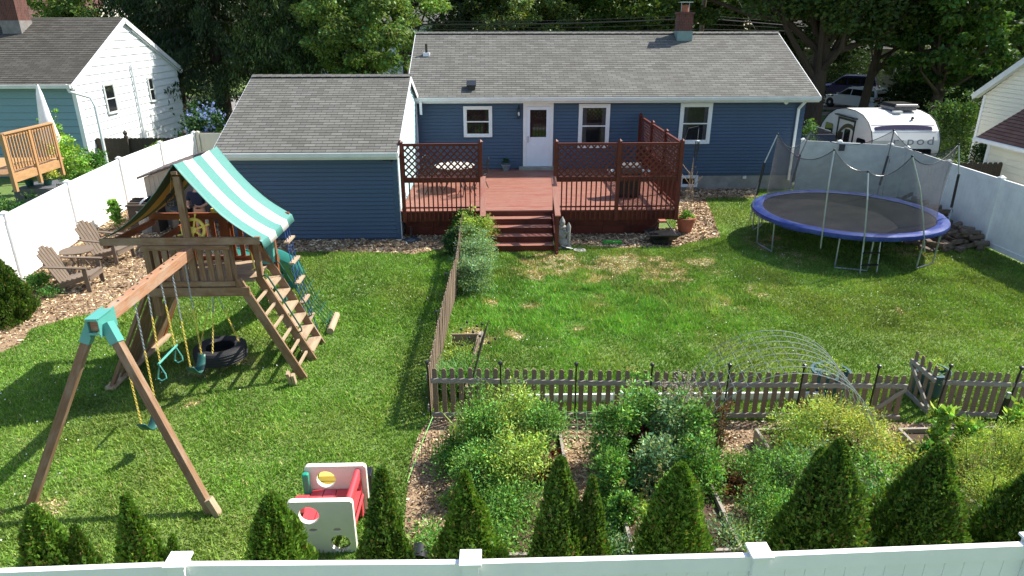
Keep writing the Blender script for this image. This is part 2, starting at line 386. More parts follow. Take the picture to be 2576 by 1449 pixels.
MULCH = [
    poly_px([(-90, 935), (-10, 893), (50, 868), (78, 828), (180, 800), (232, 790), (292, 752), (350, 735), (420, 742), (560, 690), (600, 645), (700, 636), (820, 634), (950, 636), (1040, 640), (1120, 626), (1210, 622), (1240, 560), (1010, 560), (1008, 603), (560, 603), (560, 520), (470, 440), (330, 480), (200, 600), (60, 700), (-200, 800)]),
    poly_px([(1400, 575), (1700, 575), (1712, 476), (1900, 476), (1906, 496), (1772, 498), (1792, 540), (1812, 598), (1760, 606), (1700, 622), (1560, 624), (1480, 618), (1403, 616)]),
    poly_px([(1085, 1048), (1250, 1052), (1600, 1058), (2000, 1060), (2262, 1062), (2290, 1066), (2600, 1066), (2750, 1420), (2750, 1750), (900, 1750), (1012, 1440), (1020, 1290), (1030, 1170), (1052, 1100)]),
]
for k, p in enumerate(MULCH):
    mb = MB(); mb.face([(x, y, .004) for x, y, z in p], [(x, y) for x, y, z in p]); tag(mb.build('mulch_bed', M['mulch']), kind='structure')
# street, sidewalk and driveways in front of the house (far side from the camera)
mb = MB(); mb.face([(-120, 47.5, .004), (120, 47.5, .004), (120, 56, .004), (-120, 56, .004)]); tag(mb.build('road', M['asphalt']), kind='structure')
mb = MB(); mb.box(-120, 120, 47.2, 47.5, -.05, .13); mb.box(-120, 120, 56, 56.3, -.05, .13); tag(mb.build('kerb', M['sidewalk']), kind='structure')
mb = MB(); mb.box(-120, 11, 44.6, 46, -.05, .03); mb.box(17.5, 120, 44.6, 46, -.05, .03); tag(mb.build('sidewalk', M['sidewalk']), kind='structure')
mb = MB(); mb.face([(11.3, 24.2, .004), (17.4, 24.2, .004), (17.4, 47.2, .004), (11.3, 47.2, .004)]); tag(mb.build('driveway', M['asphalt']), kind='structure')

# ---- lawn blades
BUILT = [(-7.2, -2.5, 18.3, 24.2), (-2.6, 5.3, 18.35, 24.2), (-.3, 1.8, 17.1, 18.4), (-2.9, 11, 24.0, 32.5)]
BARE = [(1400, 668, .75, 1), (1440, 655, .5, 1), (1570, 668, .8, .95), (1500, 672, .6, .95), (1680, 690, .6, .8), (1350, 690, .35, .9), (1480, 700, .5, .75), (1545, 650, .6, .8), (1600, 660, .6, .75), (1660, 665, .45, .8), (1765, 665, .45, .95), (1740, 665, .4, .9), (1330, 770, .22, .85), (1290, 840, .2, .9), (1305, 848, .16, 1), (1200, 860, .3, .9), (1450, 830, .2, .85), (1475, 832, .16, .8), (1330, 660, .3, .8), (1420, 690, .4, .8),
        (1800, 740, .7, .34), (1700, 745, .5, .36), (1850, 765, .4, .45), (1920, 735, .5, .35), (1520, 680, .5, .6), (1700, 700, .4, .4), (1190, 840, .22, .9), (1240, 765, .18, .8), (2250, 780, .25, .4), (1930, 610, .6, .7), (2000, 650, .5, .6), (2300, 640, .6, .5), (480, 1010, .2, .7), (170, 1260, .35, .4), (110, 1265, .25, .5), (600, 920, .4, .5), (500, 930, .35, .5), (1900, 600, .4, .6), (1780, 860, .4, .3), (1500, 760, .3, .5), (1600, 730, .4, .4)]
BARE = [(G(x, y)[0], G(x, y)[1], r, s) for x, y, r, s in BARE]
def lawn_points(n, x0, x1, y0, y1):
    P = np.zeros((n, 3)); P[:, 0] = rng.uniform(x0, x1, n); P[:, 1] = rng.uniform(y0, y1, n); keep = np.ones(n, bool)
    for p in MULCH: keep &= ~inpoly(P, p)
    for a, b, c, d in BUILT: keep &= ~((P[:, 0] > a) & (P[:, 0] < b) & (P[:, 1] > c) & (P[:, 1] < d))
    # wedge seen by the camera
    keep &= np.abs(P[:, 0]-P[:, 1]*.03) < P[:, 1]*.86+1.6
    return P[keep]
def grass_blades():
    A = np.concatenate([lawn_points(300000, -9, 9.5, 3.4, 10), lawn_points(420000, -13, 13.3, 10, 18.5), lawn_points(130000, -12, 13.3, 18.5, 24.2)])
    n = len(A); dry = np.zeros(n); 
    for x, y, r, s in BARE:
        d = np.hypot(A[:, 0]-x, (A[:, 1]-y)*.8)/r*(.35+.9*vnoise(A, .45, 5)+.5*vnoise(A, .16, 6)); dry = np.maximum(dry, s*np.clip(1.6-d*1.1, 0, 1))
    dry = np.clip(dry, 0, 1); cl_ = np.clip((vnoise(A, .24, 77)-.40)*5, 0, 1); dry = dry*(.25+.75*cl_); keep = rng.random(n) > dry**1.3*.85; A = A[keep]; dry = dry[keep]; n = len(A)
    lush = np.exp(-(((A[:, 0]-1.9)/3.3)**2+((A[:, 1]-13.6)/2.6)**2)**1.5); patch = vnoise(A, .5, 1)*.5+vnoise(A, .22, 2)*.5
    lum = .70+.40*vnoise(A, 1.6, 3)+.22*(vnoise(A, .13, 4)-.5)+.36*(vnoise(A, .42, 14)-.5)+.06*np.sin(A[:, 0]*5.2+A[:, 1]*.5+2*vnoise(A, 3, 15))
    tall = .028+.024*rng.random(n)+.075*lush*np.clip(patch*2.2-.6, 0, 1)
    tall *= (.7+.7*vnoise(A, .3, 16))*np.where(rng.random(n) < .03, 2.0, 1); wd = .0075+.005*rng.random(n); wd *= np.where(A[:, 1] > 12, 1.35, 1.0)
    th = rng.uniform(0, 2*pi, n); lean = .25+.7*rng.random(n)
    tip = A+np.stack([cos_(th)*lean*tall, sin_(th)*lean*tall, tall], 1); ph = rng.uniform(0, 2*pi, n)
    s = np.stack([cos_(ph)*wd, sin_(ph)*wd, np.zeros(n)], 1); V = np.stack([A-s, A+s, tip], 1).reshape(-1, 3)
    base = np.array(srgb(114, 154, 58)); lushc = np.array(srgb(116, 168, 68)); dryc = np.array(srgb(196, 176, 124)); pale = np.array(srgb(138, 156, 72))
    col = base[None]*(1-lush[:, None]*.8)+lushc[None]*lush[:, None]*.8
    k = np.clip((vnoise(A, 1.1, 8)-.45)*1.6, 0, .55)[:, None]; col = col*(1-k)+pale[None]*k
    right = np.clip((A[:, 0]-3)/6, 0, 1)[:, None]*.30; col = col*(1-right)+pale[None]*right
    dd = np.clip(dry**1.4*1.25+(rng.random(n) < .05)*.7, 0, .9)[:, None]; col = col*(1-dd)+dryc[None]*dd
    col = col*lum[:, None]*(1.05+.16*rng.normal(size=(n, 1)))
    o = tri_mesh('lawn_grass', V, 3, col, M['grassm']); tag(o, 'mown green lawn with straw coloured worn patches covering the whole yard', 'grass', kind='stuff')
    # dead thatch / bare soil where the grass is thin
    P = lawn_points(200000, -9, 13.3, 4, 20); dry = np.zeros(len(P))
    for x, y, r, s in BARE:
        d = np.hypot(P[:, 0]-x, (P[:, 1]-y)*.8)/r*(.35+.9*vnoise(P, .45, 5)+.5*vnoise(P, .16, 6)); dry = np.maximum(dry, s*np.clip(1.6-d*1.1, 0, 1))
    dry = dry*(.25+.75*np.clip((vnoise(P, .24, 77)-.40)*5, 0, 1)); P = P[dry > .34]; P[:, 2] = .006+.012*rng.random(len(P)); n = len(P)
    V = leaf_quads(P, .06+.05*rng.random(n), .010+.014*rng.random(n), np.stack([rng.normal(size=n), rng.normal(size=n), .1*rng.normal(size=n)], 1), rng)
    V[:, 2] = .004+np.abs(V[:, 2])*.5
    o = tri_mesh('dry_thatch', V, 4, colvar(srgb(206, 178, 142), n, rng, .2, .04), M['chipm']); tag(o, 'straw coloured dead thatch lying in the worn lawn patches', 'dead grass', kind='stuff')
    # clover heads
    P = lawn_points(2600, -9, 12, 4, 17); P = P[vnoise(P, 2.2, 9) > .45]; n = len(P); P[:, 2] = .06
    V = leaf_quads(P, .022, .022, rng.normal(size=(n, 3)), rng)
    o = tri_mesh('clover_flowers', V, 4, colvar((.8, .8, .76), n, rng, .08, .02), M['chipm']); tag(o, 'tiny white clover heads dotted over the lawn', 'clover', kind='stuff')
cos_ = np.cos; sin_ = np.sin
grass_blades()
def chips():
    allP = []
    for p, dens in zip(MULCH, (380, 420, 900)):
        xs = [q[0] for q in p]; ys = [q[1] for q in p]; n = int((max(xs)-min(xs))*(max(ys)-min(ys))*dens)
        P = np.zeros((n, 3)); P[:, 0] = rng.uniform(min(xs), max(xs), n); P[:, 1] = rng.uniform(min(ys), max(ys), n); P = P[inpoly(P, p)]
        P = P[np.abs(P[:, 0]-P[:, 1]*.03) < P[:, 1]*.86+1.6]; P = P[P[:, 1] > 3.8]; allP.append(P)
    P = np.concatenate(allP); n = len(P); P[:, 2] = .01+.015*rng.random(n)
    d = np.stack([rng.normal(size=n), rng.normal(size=n), .25*rng.normal(size=n)], 1)
    far = np.clip(P[:, 1]/12, .8, 1.6); sz_ = 1+1.2*(rng.random(n)**5); V = leaf_quads(P, (.03+.045*rng.random(n))*far*sz_, (.012+.016*rng.random(n))*far*sz_, d, rng); V[:, 2] = np.maximum(V[:, 2], .006)
    pal = np.array([srgb(208, 186, 148), srgb(178, 152, 116), srgb(134, 108, 82), srgb(224, 208, 176), srgb(92, 74, 56), srgb(190, 164, 130)])
    col = pal[rng.choice(6, n, p=[.22, .22, .18, .12, .14, .12])]*(1+.15*rng.normal(size=(n, 1)))*(.62+.76*vnoise(P, .55, 31)*.6+.30*vnoise(P, .2, 32))[:, None]
    o = tri_mesh('wood_chips', V, 4, col, M['chipm']); tag(o, 'tan and brown wood chips spread over the beds and paths', 'mulch', kind='stuff')
    # grass wisps creeping over the mulch edge
chips()

# ================================================================ building helpers
def clip_half(poly, f):
    r = []
    for i in range(len(poly)):
        a, b = poly[i], poly[(i+1) % len(poly)]; fa, fb = f(a), f(b)
        if fa >= 0: r.append(a)
        if (fa >= 0) != (fb >= 0):
            t = fa/(fa-fb); r.append((a[0]+(b[0]-a[0])*t, a[1]+(b[1]-a[1])*t))
    return r
def siding(mb, O, u, n, poly, exp=.115, lip=.018, gap=.02):
    O, u, n = Vector(O), Vector(u), Vector(n); z = min(p[1] for p in poly); zt = max(p[1] for p in poly)
    while z < zt-1e-4:
        q = clip_half(clip_half(poly, lambda p: p[1]-z), lambda p: z+exp-p[1])
        if len(q) >= 3:
            q2 = clip_half(q, lambda p: p[1]-z-gap)
            if len(q2) < 3: z += exp; continue
            pts = [O+u*p[0]+Vector((0, 0, p[1]))+n*(lip*(1-(p[1]-z)/exp)+.002) for p in q2]
            mb.face([tuple(O+u*p[0]+Vector((0, 0, p[1]))-n*.012) for p in clip_half(q, lambda p: z+gap+.002-p[1])])
            mb.face([tuple(p) for p in pts], [(p[0], p[1]) for p in q2])
            lo = [p for p in q2 if abs(p[1]-z-gap) < 1e-5]
            if len(lo) >= 2:
                a = min(lo)[0]; b = max(lo)[0]
                A = O+u*a+Vector((0, 0, z+gap)); B = O+u*b+Vector((0, 0, z+gap))
                mb.face([tuple(A-n*.012), tuple(B-n*.012), tuple(B+n*(lip+.002)), tuple(A+n*(lip+.002))])
        z += exp
def roof_plane(mb, EL, ER, RL, RR, course=.14, lip=.009):
    EL, ER, RL, RR = map(Vector, (EL, ER, RL, RR)); S = ((RL-EL).length+(RR-ER).length)/2; n = (ER-EL).cross(RL-EL).normalized(); k = max(1, round(S/course))
    L = (ER-EL).length
    for i in range(k):
        t0, t1 = i/k, (i+1)/k; a = EL.lerp(RL, t0)+n*lip; b = ER.lerp(RR, t0)+n*lip; c = ER.lerp(RR, t1)+n*.001; d = EL.lerp(RL, t1)+n*.001
        v0 = i*.14; o0 = (a-EL).dot((ER-EL).normalized()); o1 = (d-EL).dot((ER-EL).normalized())
        mb.face([a, b, c, d], [(o0, v0), (o0+(b-a).length, v0), (o1+(c-d).length, v0+.139), (o1, v0+.139)])
        a0 = a-n*(lip); b0 = b-n*(lip); mb.face([a0, b0, b, a], [(o0, v0)]*4)
def slab(mb, pts, th):
    """solid slab under a roof plane"""
    P = [Vector(p) for p in pts]; n = (P[1]-P[0]).cross(P[3]-P[0]).normalized(); mb.prism([p-n*.002-n*th for p in P], n*th)
def frameT(O, u, n):
    O, u, n = Vector(O), Vector(u).normalized(), Vector(n).normalized(); z = Vector((0, 0, 1))
    return Matrix(((u.x, n.x, z.x, O.x), (u.y, n.y, z.y, O.y), (u.z, n.z, z.z, O.z), (0, 0, 0, 1)))
def window(parent, T, u0, u1, z0, z1, tr=.09, sash=True, curt=False, split=.5, mat=None):
    mat = mat or M['white']; f = MB(); f.T = T
    f.box(u0, u0+tr, .0, .05, z0, z1); f.box(u1-tr, u1, .0, .05, z0, z1); f.box(u0+tr, u1-tr, .0, .05, z1-tr, z1); f.box(u0+tr, u1-tr, .0, .07, z0, z0+tr*.8)
    i = tr+.035
    for a, b in ((u0+tr, u0+i), (u1-i, u1-tr)): f.box(a, b, .0, .035, z0+tr*.8, z1-tr)
    f.box(u0+i, u1-i, 0, .035, z1-i, z1-tr); f.box(u0+i, u1-i, 0, .035, z0+tr*.8, z0+i)
    if sash: zm = z0+(z1-z0)*split; f.box(u0+i, u1-i, 0, .032, zm-.02, zm+.02)
    o = f.build('window', mat, parent)
    p = MB(); p.T = T; p.box(u0+i, u1-i, .016, .022, z0+i, z1-i); p.build('pane', M['glass'], o)
    if curt:
        for a_, b_ in ((u0+i+.0, u0+i+(u1-u0)*.13), (u1-i-(u1-u0)*.12, u1-i)): q = MB(); q.T = T; q.box(a_, b_, .0222, .0232, z0+i, z1-i-.02); q.build('curtain', M['curtain_dim'], o)
    return o
BX = Vector((1, 0, 0)); BY = Vector((0, 1, 0))

# ================================================================ main house
HY = 24.1; HX0, HX1 = -2.85, 10.93; EAVE_Y = 23.72; EZ = 3.30; RY = 28.1; RZ = 5.25
hs = thing('blue_house', 'blue ranch house with long grey shingle roof and white gutter behind the red deck', 'house', (4, HY, 0))
mb = MB(); siding(mb, (0, HY, 0), BX, -BY, [(HX0, .58), (HX1, .58), (HX1, 3.2), (HX0, 3.2)])
siding(mb, (HX1, HY, 0), BY, BX, [(0, .58), (8, .58), (8, 3.2), (4, 5.1), (0, 3.2)]); siding(mb, (HX0, HY, 0), BY, -BX, [(0, .58), (8, .58), (8, 3.2), (4, 5.1), (0, 3.2)])
mb.box(HX0+.02, HX1-.02, HY+.02, HY+8, .5, 3.2); mb.build('wall', M['blue'], hs)
mb = MB(); mb.box(HX0, HX1-.03, HY+.03, HY+7.9, -.1, .575); mb.build('foundation', M['concrete'], hs)
mb = MB(); X0, X1 = -2.86, 11.22
E0, E1, R0, R1 = (X0, EAVE_Y, EZ), (X1, EAVE_Y, EZ), (X0, RY, RZ), (X1, RY, RZ); B0, B1 = (X0, 32.5, EZ), (X1, 32.5, EZ)
roof_plane(mb, E0, E1, R0, R1); roof_plane(mb, B1, B0, R1, R0); slab(mb, [E0, E1, R1, R0], .07); slab(mb, [B1, B0, R0, R1], .07)
rf = mb.build('roof', M['shingle'], hs)
mb = MB(); x = X0
while x < X1-.05:
    mb.beam((x, RY-.07, RZ+.012), (min(x+.31, X1), RY-.07, RZ+.022), .17, .012, (0, -.4, 1)); mb.beam((x, RY+.07, RZ+.012), (min(x+.31, X1), RY+.07, RZ+.022), .17, .012, (0, .4, 1)); x += .3
mb.build('ridge_cap', M['shingle'], rf)
mb = MB(); pts = [(-0.0, 0), (0, -.10), (-.02, -.13), (-.10, -.13), (-.12, -.10), (-.13, 0), (-.11, 0), (-.10, -.09), (-.03, -.11), (-.02, 0)]
mb.prism([(X0, EAVE_Y+p[0], EZ-.01+p[1]) for p in pts], (X1-X0, 0, 0)); mb.box(X0, X1, EAVE_Y+.002, EAVE_Y+.02, EZ-.2, EZ-.03); mb.box(X0, X1, EAVE_Y+.02, HY+.05, EZ-.2, EZ-.18); mb.build('gutter', M['gutter'], hs)
for X in (X0-.012, X1+.012):
    for ye in (EAVE_Y, 32.5): mb = MB(); mb.beam((X, ye, EZ-.085), (X, RY, RZ-.085), .02, .17, (0, 0, 1)); mb.build('rake_board', M['white'], hs)
p0 = WY(2012, 257, HY-.1); p1 = WY(1982, 463, HY-.1); mb = MB(); X = p1.x
mb.beam((X+.1, EAVE_Y-.02, EZ-.12), (X, HY-.07, EZ-.45), .08, .06); mb.beam((X, HY-.07, EZ-.43), (X, HY-.07, .35), .085, .065, (0, 1, 0)); mb.build('downspout', M['white'], hs)
Tf = frameT((0, HY-.016, 0), BX, -BY)
def pxrect(x0, x1, y0, y1, Y=HY-.05):
    a = WY(x0, y1, Y); b = WY(x1, y0, Y); a2 = WY(x0, y0, Y); return ((a.x+a2.x)/2, b.x if x1 < x0 else (WY(x1, y1, Y).x+b.x)/2, a.z, b.z)
window(hs, Tf, *pxrect(1166, 1238, 267, 345), tr=.08)
M['curtain_dim'] = pm('dim_curtain', srgb(62, 64, 68), .25, .3, 9, 0)
window(hs, Tf, *pxrect(1455, 1533, 261, 372), tr=.10, curt=True)
window(hs, Tf, *pxrect(1709, 1789, 259, 362), tr=.10, curt=True)
mb = MB(); u0, u1, z0, z1 = pxrect(1345, 1391, 258, 424)
wbs = WY(1732, 456, HY)
fT = frameT((0, HY+.028, 0), BX, -BY); window(hs, fT, wbs.x-.33, wbs.x+.33, .1, .52, tr=.07, sash=False)
# door
u0, u1, z0, z1 = pxrect(1316, 1391, 258, 422); z0 = .86
dr = MB(); dr.T = Tf; t = .12
dr.box(u0, u0+t, 0, .06, z0, z1); dr.box(u1-t, u1, 0, .06, z0, z1); dr.box(u0+t, u1-t, 0, .06, z1-t, z1); dr.box(u0+.04, u0+.06, .06, .07, z0, z1-.03); dr.box(u1-.06, u1-.04, .06, .07, z0, z1-.03)
door = dr.build('door', M['white'], hs)
a, b, zb, zt = u0+t+.005, u1-t-.005, z0+.02, z1-t-.01; d = MB(); d.T = Tf; s = .11; zm = zb+(zt-zb)*.49
d.box(a, a+s, .0, .05, zb, zt); d.box(b-s, b, .0, .05, zb, zt); d.box(a+s, b-s, 0, .05, zt-s, zt); d.box(a+s, b-s, 0, .05, zb, zb+.09); d.box(a+s, b-s, 0, .04, zb+.09, zm)
for k in (0, 1):
    w2 = (b-a-2*s)/2; d.box(a+s+k*w2+.06, a+s+(k+1)*w2-.06, .04, .05, zb+.2, zm-.22); d.box(a+s+k*w2+.09, a+s+(k+1)*w2-.09, .05, .056, zb+.24, zm-.26)
d.box(a+s, b-s, .04, .055, zm-.02, zm+.02); d.build('door_leaf', M['door'], door)
d = MB(); d.T = Tf; d.box(a+s, b-s, .012, .02, zm+.02, zt-s); d.build('door_glass', M['glass'], door)
d = MB(); d.T = Tf; d.box(a+.03, a+.06, .05, .09, zm-.16, zm+.06); d.build('door_handle', M['steel'], door)
# porch lantern, flood light
mb = MB(); c = WY(1305, 285, HY-.1); mb.box(c.x-.05, c.x+.05, c.y-.06, c.y+.06, c.z-.16, c.z-.14); mb.box(c.x-.06, c.x+.06, c.y-.07, c.y+.07, c.z+.12, c.z+.15); mb.lathe([(.05, .15), (.0, .25)], c, 8)
for sx in (-.05, .05):
    for sy in (-.05, .05): mb.beam((c.x+sx, c.y+sy, c.z-.15), (c.x+sx, c.y+sy, c.z+.13), .012, .012)
mb.beam((c.x, c.y, c.z+.2), (c.x, HY, c.z+.25), .03, .03); ln = mb.build('wall_lantern', M['black'], hs)
mb = MB(); mb.blob((c.x, c.y, c.z-.02), (.035, .035, .07)); mb.build('bulb', M['white'], ln)
mb = MB(); c = WY(1977, 257, HY-.1); mb.T = Matrix.Translation(c)@Matrix.Rotation(pi/2, 4, 'X'); mb.lathe([(.02, -.08), (.07, -.02), (.075, .05), (.06, .07), (0, .075)], (0, 0, 0), 14); mb.build('flood_light', M['white'], hs)
mb = MB(); c = WY(1872, 445, HY-.02); mb.box(c.x-.06, c.x+.06, c.y-.05, c.y+.02, c.z-.06, c.z+.04); mb.build('outlet_box', M['gutter'], hs)
# roof vents and chimney
def onroof(px, py):  # meet sight line with the front slope
    d = ray(px, py); m_ = (RZ-EZ)/(RY-EAVE_Y); t = (EZ-m_*EAVE_Y-CAM_H)/(d[2]-m_*d[1]); return Vector((d[0]*t, d[1]*t, CAM_H+d[2]*t))
c = onroof(1073, 138); mb = MB(); mb.box(c.x-.12, c.x+.12, c.y-.14, c.y+.14, c.z-.05, c.z+.075); mb.build('vent_flashing', M['white'], rf)
mb = MB(); mb.tube([(c.x, c.y, c.z), (c.x, c.y, c.z+.38)], .045, 10); mb.build('vent_pipe', M['black'], rf)
c = onroof(1186, 222); mb = MB(); mb.box(c.x-.13, c.x+.13, c.y-.13, c.y+.13, c.z-.03, c.z+.14); mb.beam((c.x-.16, c.y-.02, c.z+.16), (c.x+.16, c.y-.02, c.z+.16), .36, .05, (0, -.4, 1)); mb.build('roof_vent', M['black'], rf)
c = onroof(1722, 104); ch = MB(); cx, cy = c.x, c.y+.30
ch.box(cx-.27, cx+.27, cy-.27, cy+.27, 4.9, 5.93); ch.box(cx-.31, cx+.31, cy-.31, cy+.31, 5.93, 6.0); chm = ch.build('chimney', M['brick'], rf)
q = MB(); q.box(cx-.29, cx+.29, cy-.29, cy+.29, 4.88, 5.33); q.build('chimney_flashing', M['chim_flash'], chm) if False else q.build('flashing', M['chim_flash'], rf)
q = MB(); q.lathe([(.15, 6.0), (.13, 6.25), (.11, 6.25), (.11, 6.02)], (cx, cy, 0), 12); q.build('flue', M['terracotta'], rf)
q = MB(); q.box(cx-.24, cx+.24, cy-.2, cy+.2, 6.33, 6.36)
for sx in (-.15, .15): q.beam((cx+sx, cy, 6.0), (cx+sx, cy, 6.33), .02, .02)
q.build('chimney_cap', M['steel'], rf)

# ================================================================ garage wing
GY = 18.35; GX0, GX1 = -7.1, -2.56; gr = thing('garage', 'blue clapboard garage with grey shingle roof left of the red deck', 'garage', (-4.8, GY, 0))
GRY, GRZ, GEY, GEZ = 22.0, 4.12, 18.0, 2.50; bz = 3.3
mb = MB(); siding(mb, (0, GY, 0), BX, -BY, [(GX0, .05), (GX1, .05), (GX1, 2.45), (GX0, 2.45)], .115); mb.box(GX0+.02, GX1-.02, GY+.02, 23.95, 0, 2.45); mb.build('wall', M['blue'], gr)
mb = MB(); siding(mb, (GX1, 0, 0), BY, BX, [(GY, .05), (24.0, .05), (24.0, 3.3), (GRY, GRZ-.08), (GY, 2.55)], .16); mb.build('gable_wall', M['aqua'], gr)
mb = MB(); siding(mb, (GX0, 0, 0), BY, -BX, [(GY, .05), (24.0, .05), (24.0, 3.3), (GRY, GRZ-.08), (GY, 2.55)], .16); mb.build('gable_wall', M['blue'], gr)
for xa_, xb_ in ((GX1-.11, GX1+.012), (GX0-.012, GX0+.1)): mb = MB(); mb.box(xa_, xb_, GY-.026, GY, .02, 2.42); mb.build('corner_board', M['blue_trim'], gr)
mb = MB(); mb.box(GX1+.022, GX1+.04, GY-.01, GY+.12, .02, 2.4); mb.build('corner_board', M['white'], gr); mb = MB(); mb.box(GX1+.022, GX1+.045, 23.66, 23.9, .8, 3.2); mb.build('corner_board', M['white'], gr)
mb = MB(); gx0, gx1 = -7.28, -2.47; E0, E1, R0, R1 = (gx0, GEY, GEZ), (gx1, GEY, GEZ), (gx0, GRY, GRZ), (gx1, GRY, GRZ); B0, B1 = (gx0, 24.0, bz), (gx1, 24.0, bz)
roof_plane(mb, E0, E1, R0, R1); roof_plane(mb, B1, B0, R1, R0); slab(mb, [E0, E1, R1, R0], .07); slab(mb, [B1, B0, R0, R1], .07); grf = mb.build('roof', M['shingle'], gr)
mb = MB(); x = gx0
while x < gx1-.05: mb.beam((x, GRY-.07, GRZ+.012), (min(x+.31, gx1), GRY-.07, GRZ+.022), .17, .012, (0, -.4, 1)); mb.beam((x, GRY+.07, GRZ+.012), (min(x+.31, gx1), GRY+.07, GRZ+.022), .17, .012, (0, .4, 1)); x += .3
mb.build('ridge_cap', M['shingle'], grf)
mb = MB(); mb.prism([(gx0, GEY+p[0], GEZ-.01+p[1]) for p in pts], (gx1-gx0, 0, 0)); mb.box(gx0, gx1, GEY+.002, GEY+.02, GEZ-.2, GEZ-.03); mb.box(gx0, gx1, GEY+.02, GY+.05, GEZ-.2, GEZ-.18); mb.build('gutter', M['gutter'], gr)
for X in (gx0-.012, gx1+.012):
    for ye, ze0 in ((GEY, GEZ), (24.0, bz)): mb = MB(); mb.beam((X, ye, ze0-.09), (X, GRY, GRZ-.09), .02, .15); mb.build('rake_board', M['white'], gr)
mb = MB(); c = WY(985, 402, GY-.1)
mb.blob(tuple(c), (.06, .09, .05)); mb.blob((c.x-.2, c.y, c.z+.02), (.06, .09, .05)); mb.box(c.x-.15, c.x-.05, c.y, GY, c.z-.02, c.z+.05); mb.build('security_light', M['black'], gr)
mb = MB(); mb.beam((GX1+.2, 23.6, 3.2), (GX1+.2, 23.6, 2.75), .08, .06, (0, 1, 0)); mb.build('downspout', M['white'], gr)

# ================================================================ deck
DZ = .80; DY = 18.40; DX0, DX1 = -2.52, 5.16
dk = thing('red_deck', 'raised red stained deck with lattice privacy panels and baluster railing behind the blue house', 'deck', (1.3, DY, 0))
mb = MB(); y = DY
while y < HY-.03: mb.box(DX0, DX1, y, y+.131, DZ-.035, DZ-.004*random.random()); y += .142
mb.build('floor', M['deck'], dk)
mb = MB(); mb.box(DX0, DX1, DY+.01, DY+.05, DZ-.30, DZ-.036); mb.box(DX1-.05, DX1-.01, DY+.05, HY-.05, DZ-.30, DZ-.036); mb.build('rim_joist', M['redwood'], dk)
mb = MB(); n_ = 9
for k in range(n_):
    a = DX0+.05+(DX1-.45-DX0)*k/n_; b = DX0+.05+(DX1-.45-DX0)*(k+1)/n_-.008
    mb.box(a, b, DY+.30, DY+.33, .0, .26); mb.box(a, b, DY+.305, DY+.33, .262, DZ-.3)
mb.box(DX1-.42, DX1-.39, DY+.33, HY-.1, 0, DZ-.3); mb.build('skirt', M['redwood'], dk)
POST = [(-2.42, DY), (-.30, DY), (1.72, DY), (3.44, DY), (5.13, DY), (5.13, 20.2), (5.13, 22.0), (5.13, 23.85)]
for x, y in POST:
    mb = MB(); mb.box(x-.05, x+.05, y-.08, y+.02, DZ-.30 if y == DY else DZ-.3, 2.68); mb.lathe([(.072, 2.68), (.072, 2.70), (0, 2.76)], (x, y-.03, 0), 4) ; mb.build('post', M['redwood'], dk)
def railing(a, b, lattice=True):
    a, b = Vector((*a, 0)), Vector((*b, 0)); d = (b-a); L = d.length; d.normalize(); nrm = Vector((-d.y, d.x, 0)); a = a+d*.05; L -= .1
    T = Matrix(((d.x, nrm.x, 0, a.x), (d.y, nrm.y, 0, a.y-.03), (0, 0, 1, 0), (0, 0, 0, 1)))
    mb = MB(); mb.T = T; mb.box(0, L, -.03, .03, 1.70, 1.74); mb.box(0, L, -.02, .02, 1.60, 1.70); mb.box(0, L, -.02, .02, DZ+.08, DZ+.12); mb.box(0, L, -.02, .02, 2.58, 2.63); mb.box(0, L, -.035, .035, 2.631, 2.65); mb.box(0, .03, -.015, .015, 1.74, 2.58); mb.box(L-.03, L, -.015, .015, 1.74, 2.58); mb.build('rail', M['redwood'], dk)
    mb = MB(); mb.T = T; k = int(L/.125)
    for i in range(1, k): x = L*i/k; mb.box(x-.018, x+.018, -.052, -.021, DZ-.26, 1.69)
    mb.build('balusters', M['redwood'], dk)
    # diagonal lattice
    mb = MB(); mb.T = T; s = .175; x = -.85
    while x < L:
        for sg, yy in ((1, -.006), (-1, .006)):
            # strip x(t)=x+t , z=1.74+t (sg=1) or mirrored
            t0 = max(0, -x); t1 = min(.84, L-x)
            if t1 > t0+.02:
                if sg == 1: mb.beam((x+t0, yy, 1.74+t0), (x+t1, yy, 1.74+t1), .042, .008, (0, 1, 0))
                else: mb.beam((L-x-t0, yy, 1.74+t0), (L-x-t1, yy, 1.74+t1), .042, .008, (0, 1, 0))
        x += s
    mb.build('lattice', M['redwood'], dk)
railing(POST[0], POST[1]); railing(POST[2], POST[3]); railing(POST[3], POST[4]); railing(POST[4], POST[5]); railing(POST[5], POST[6]); railing(POST[6], POST[7])
# wooden step below the house door
mb = MB(); mb.box(.95, 2.35, HY-.32, HY-.02, DZ+.0, DZ+.10); mb.build('threshold_step', M['concrete'], dk)
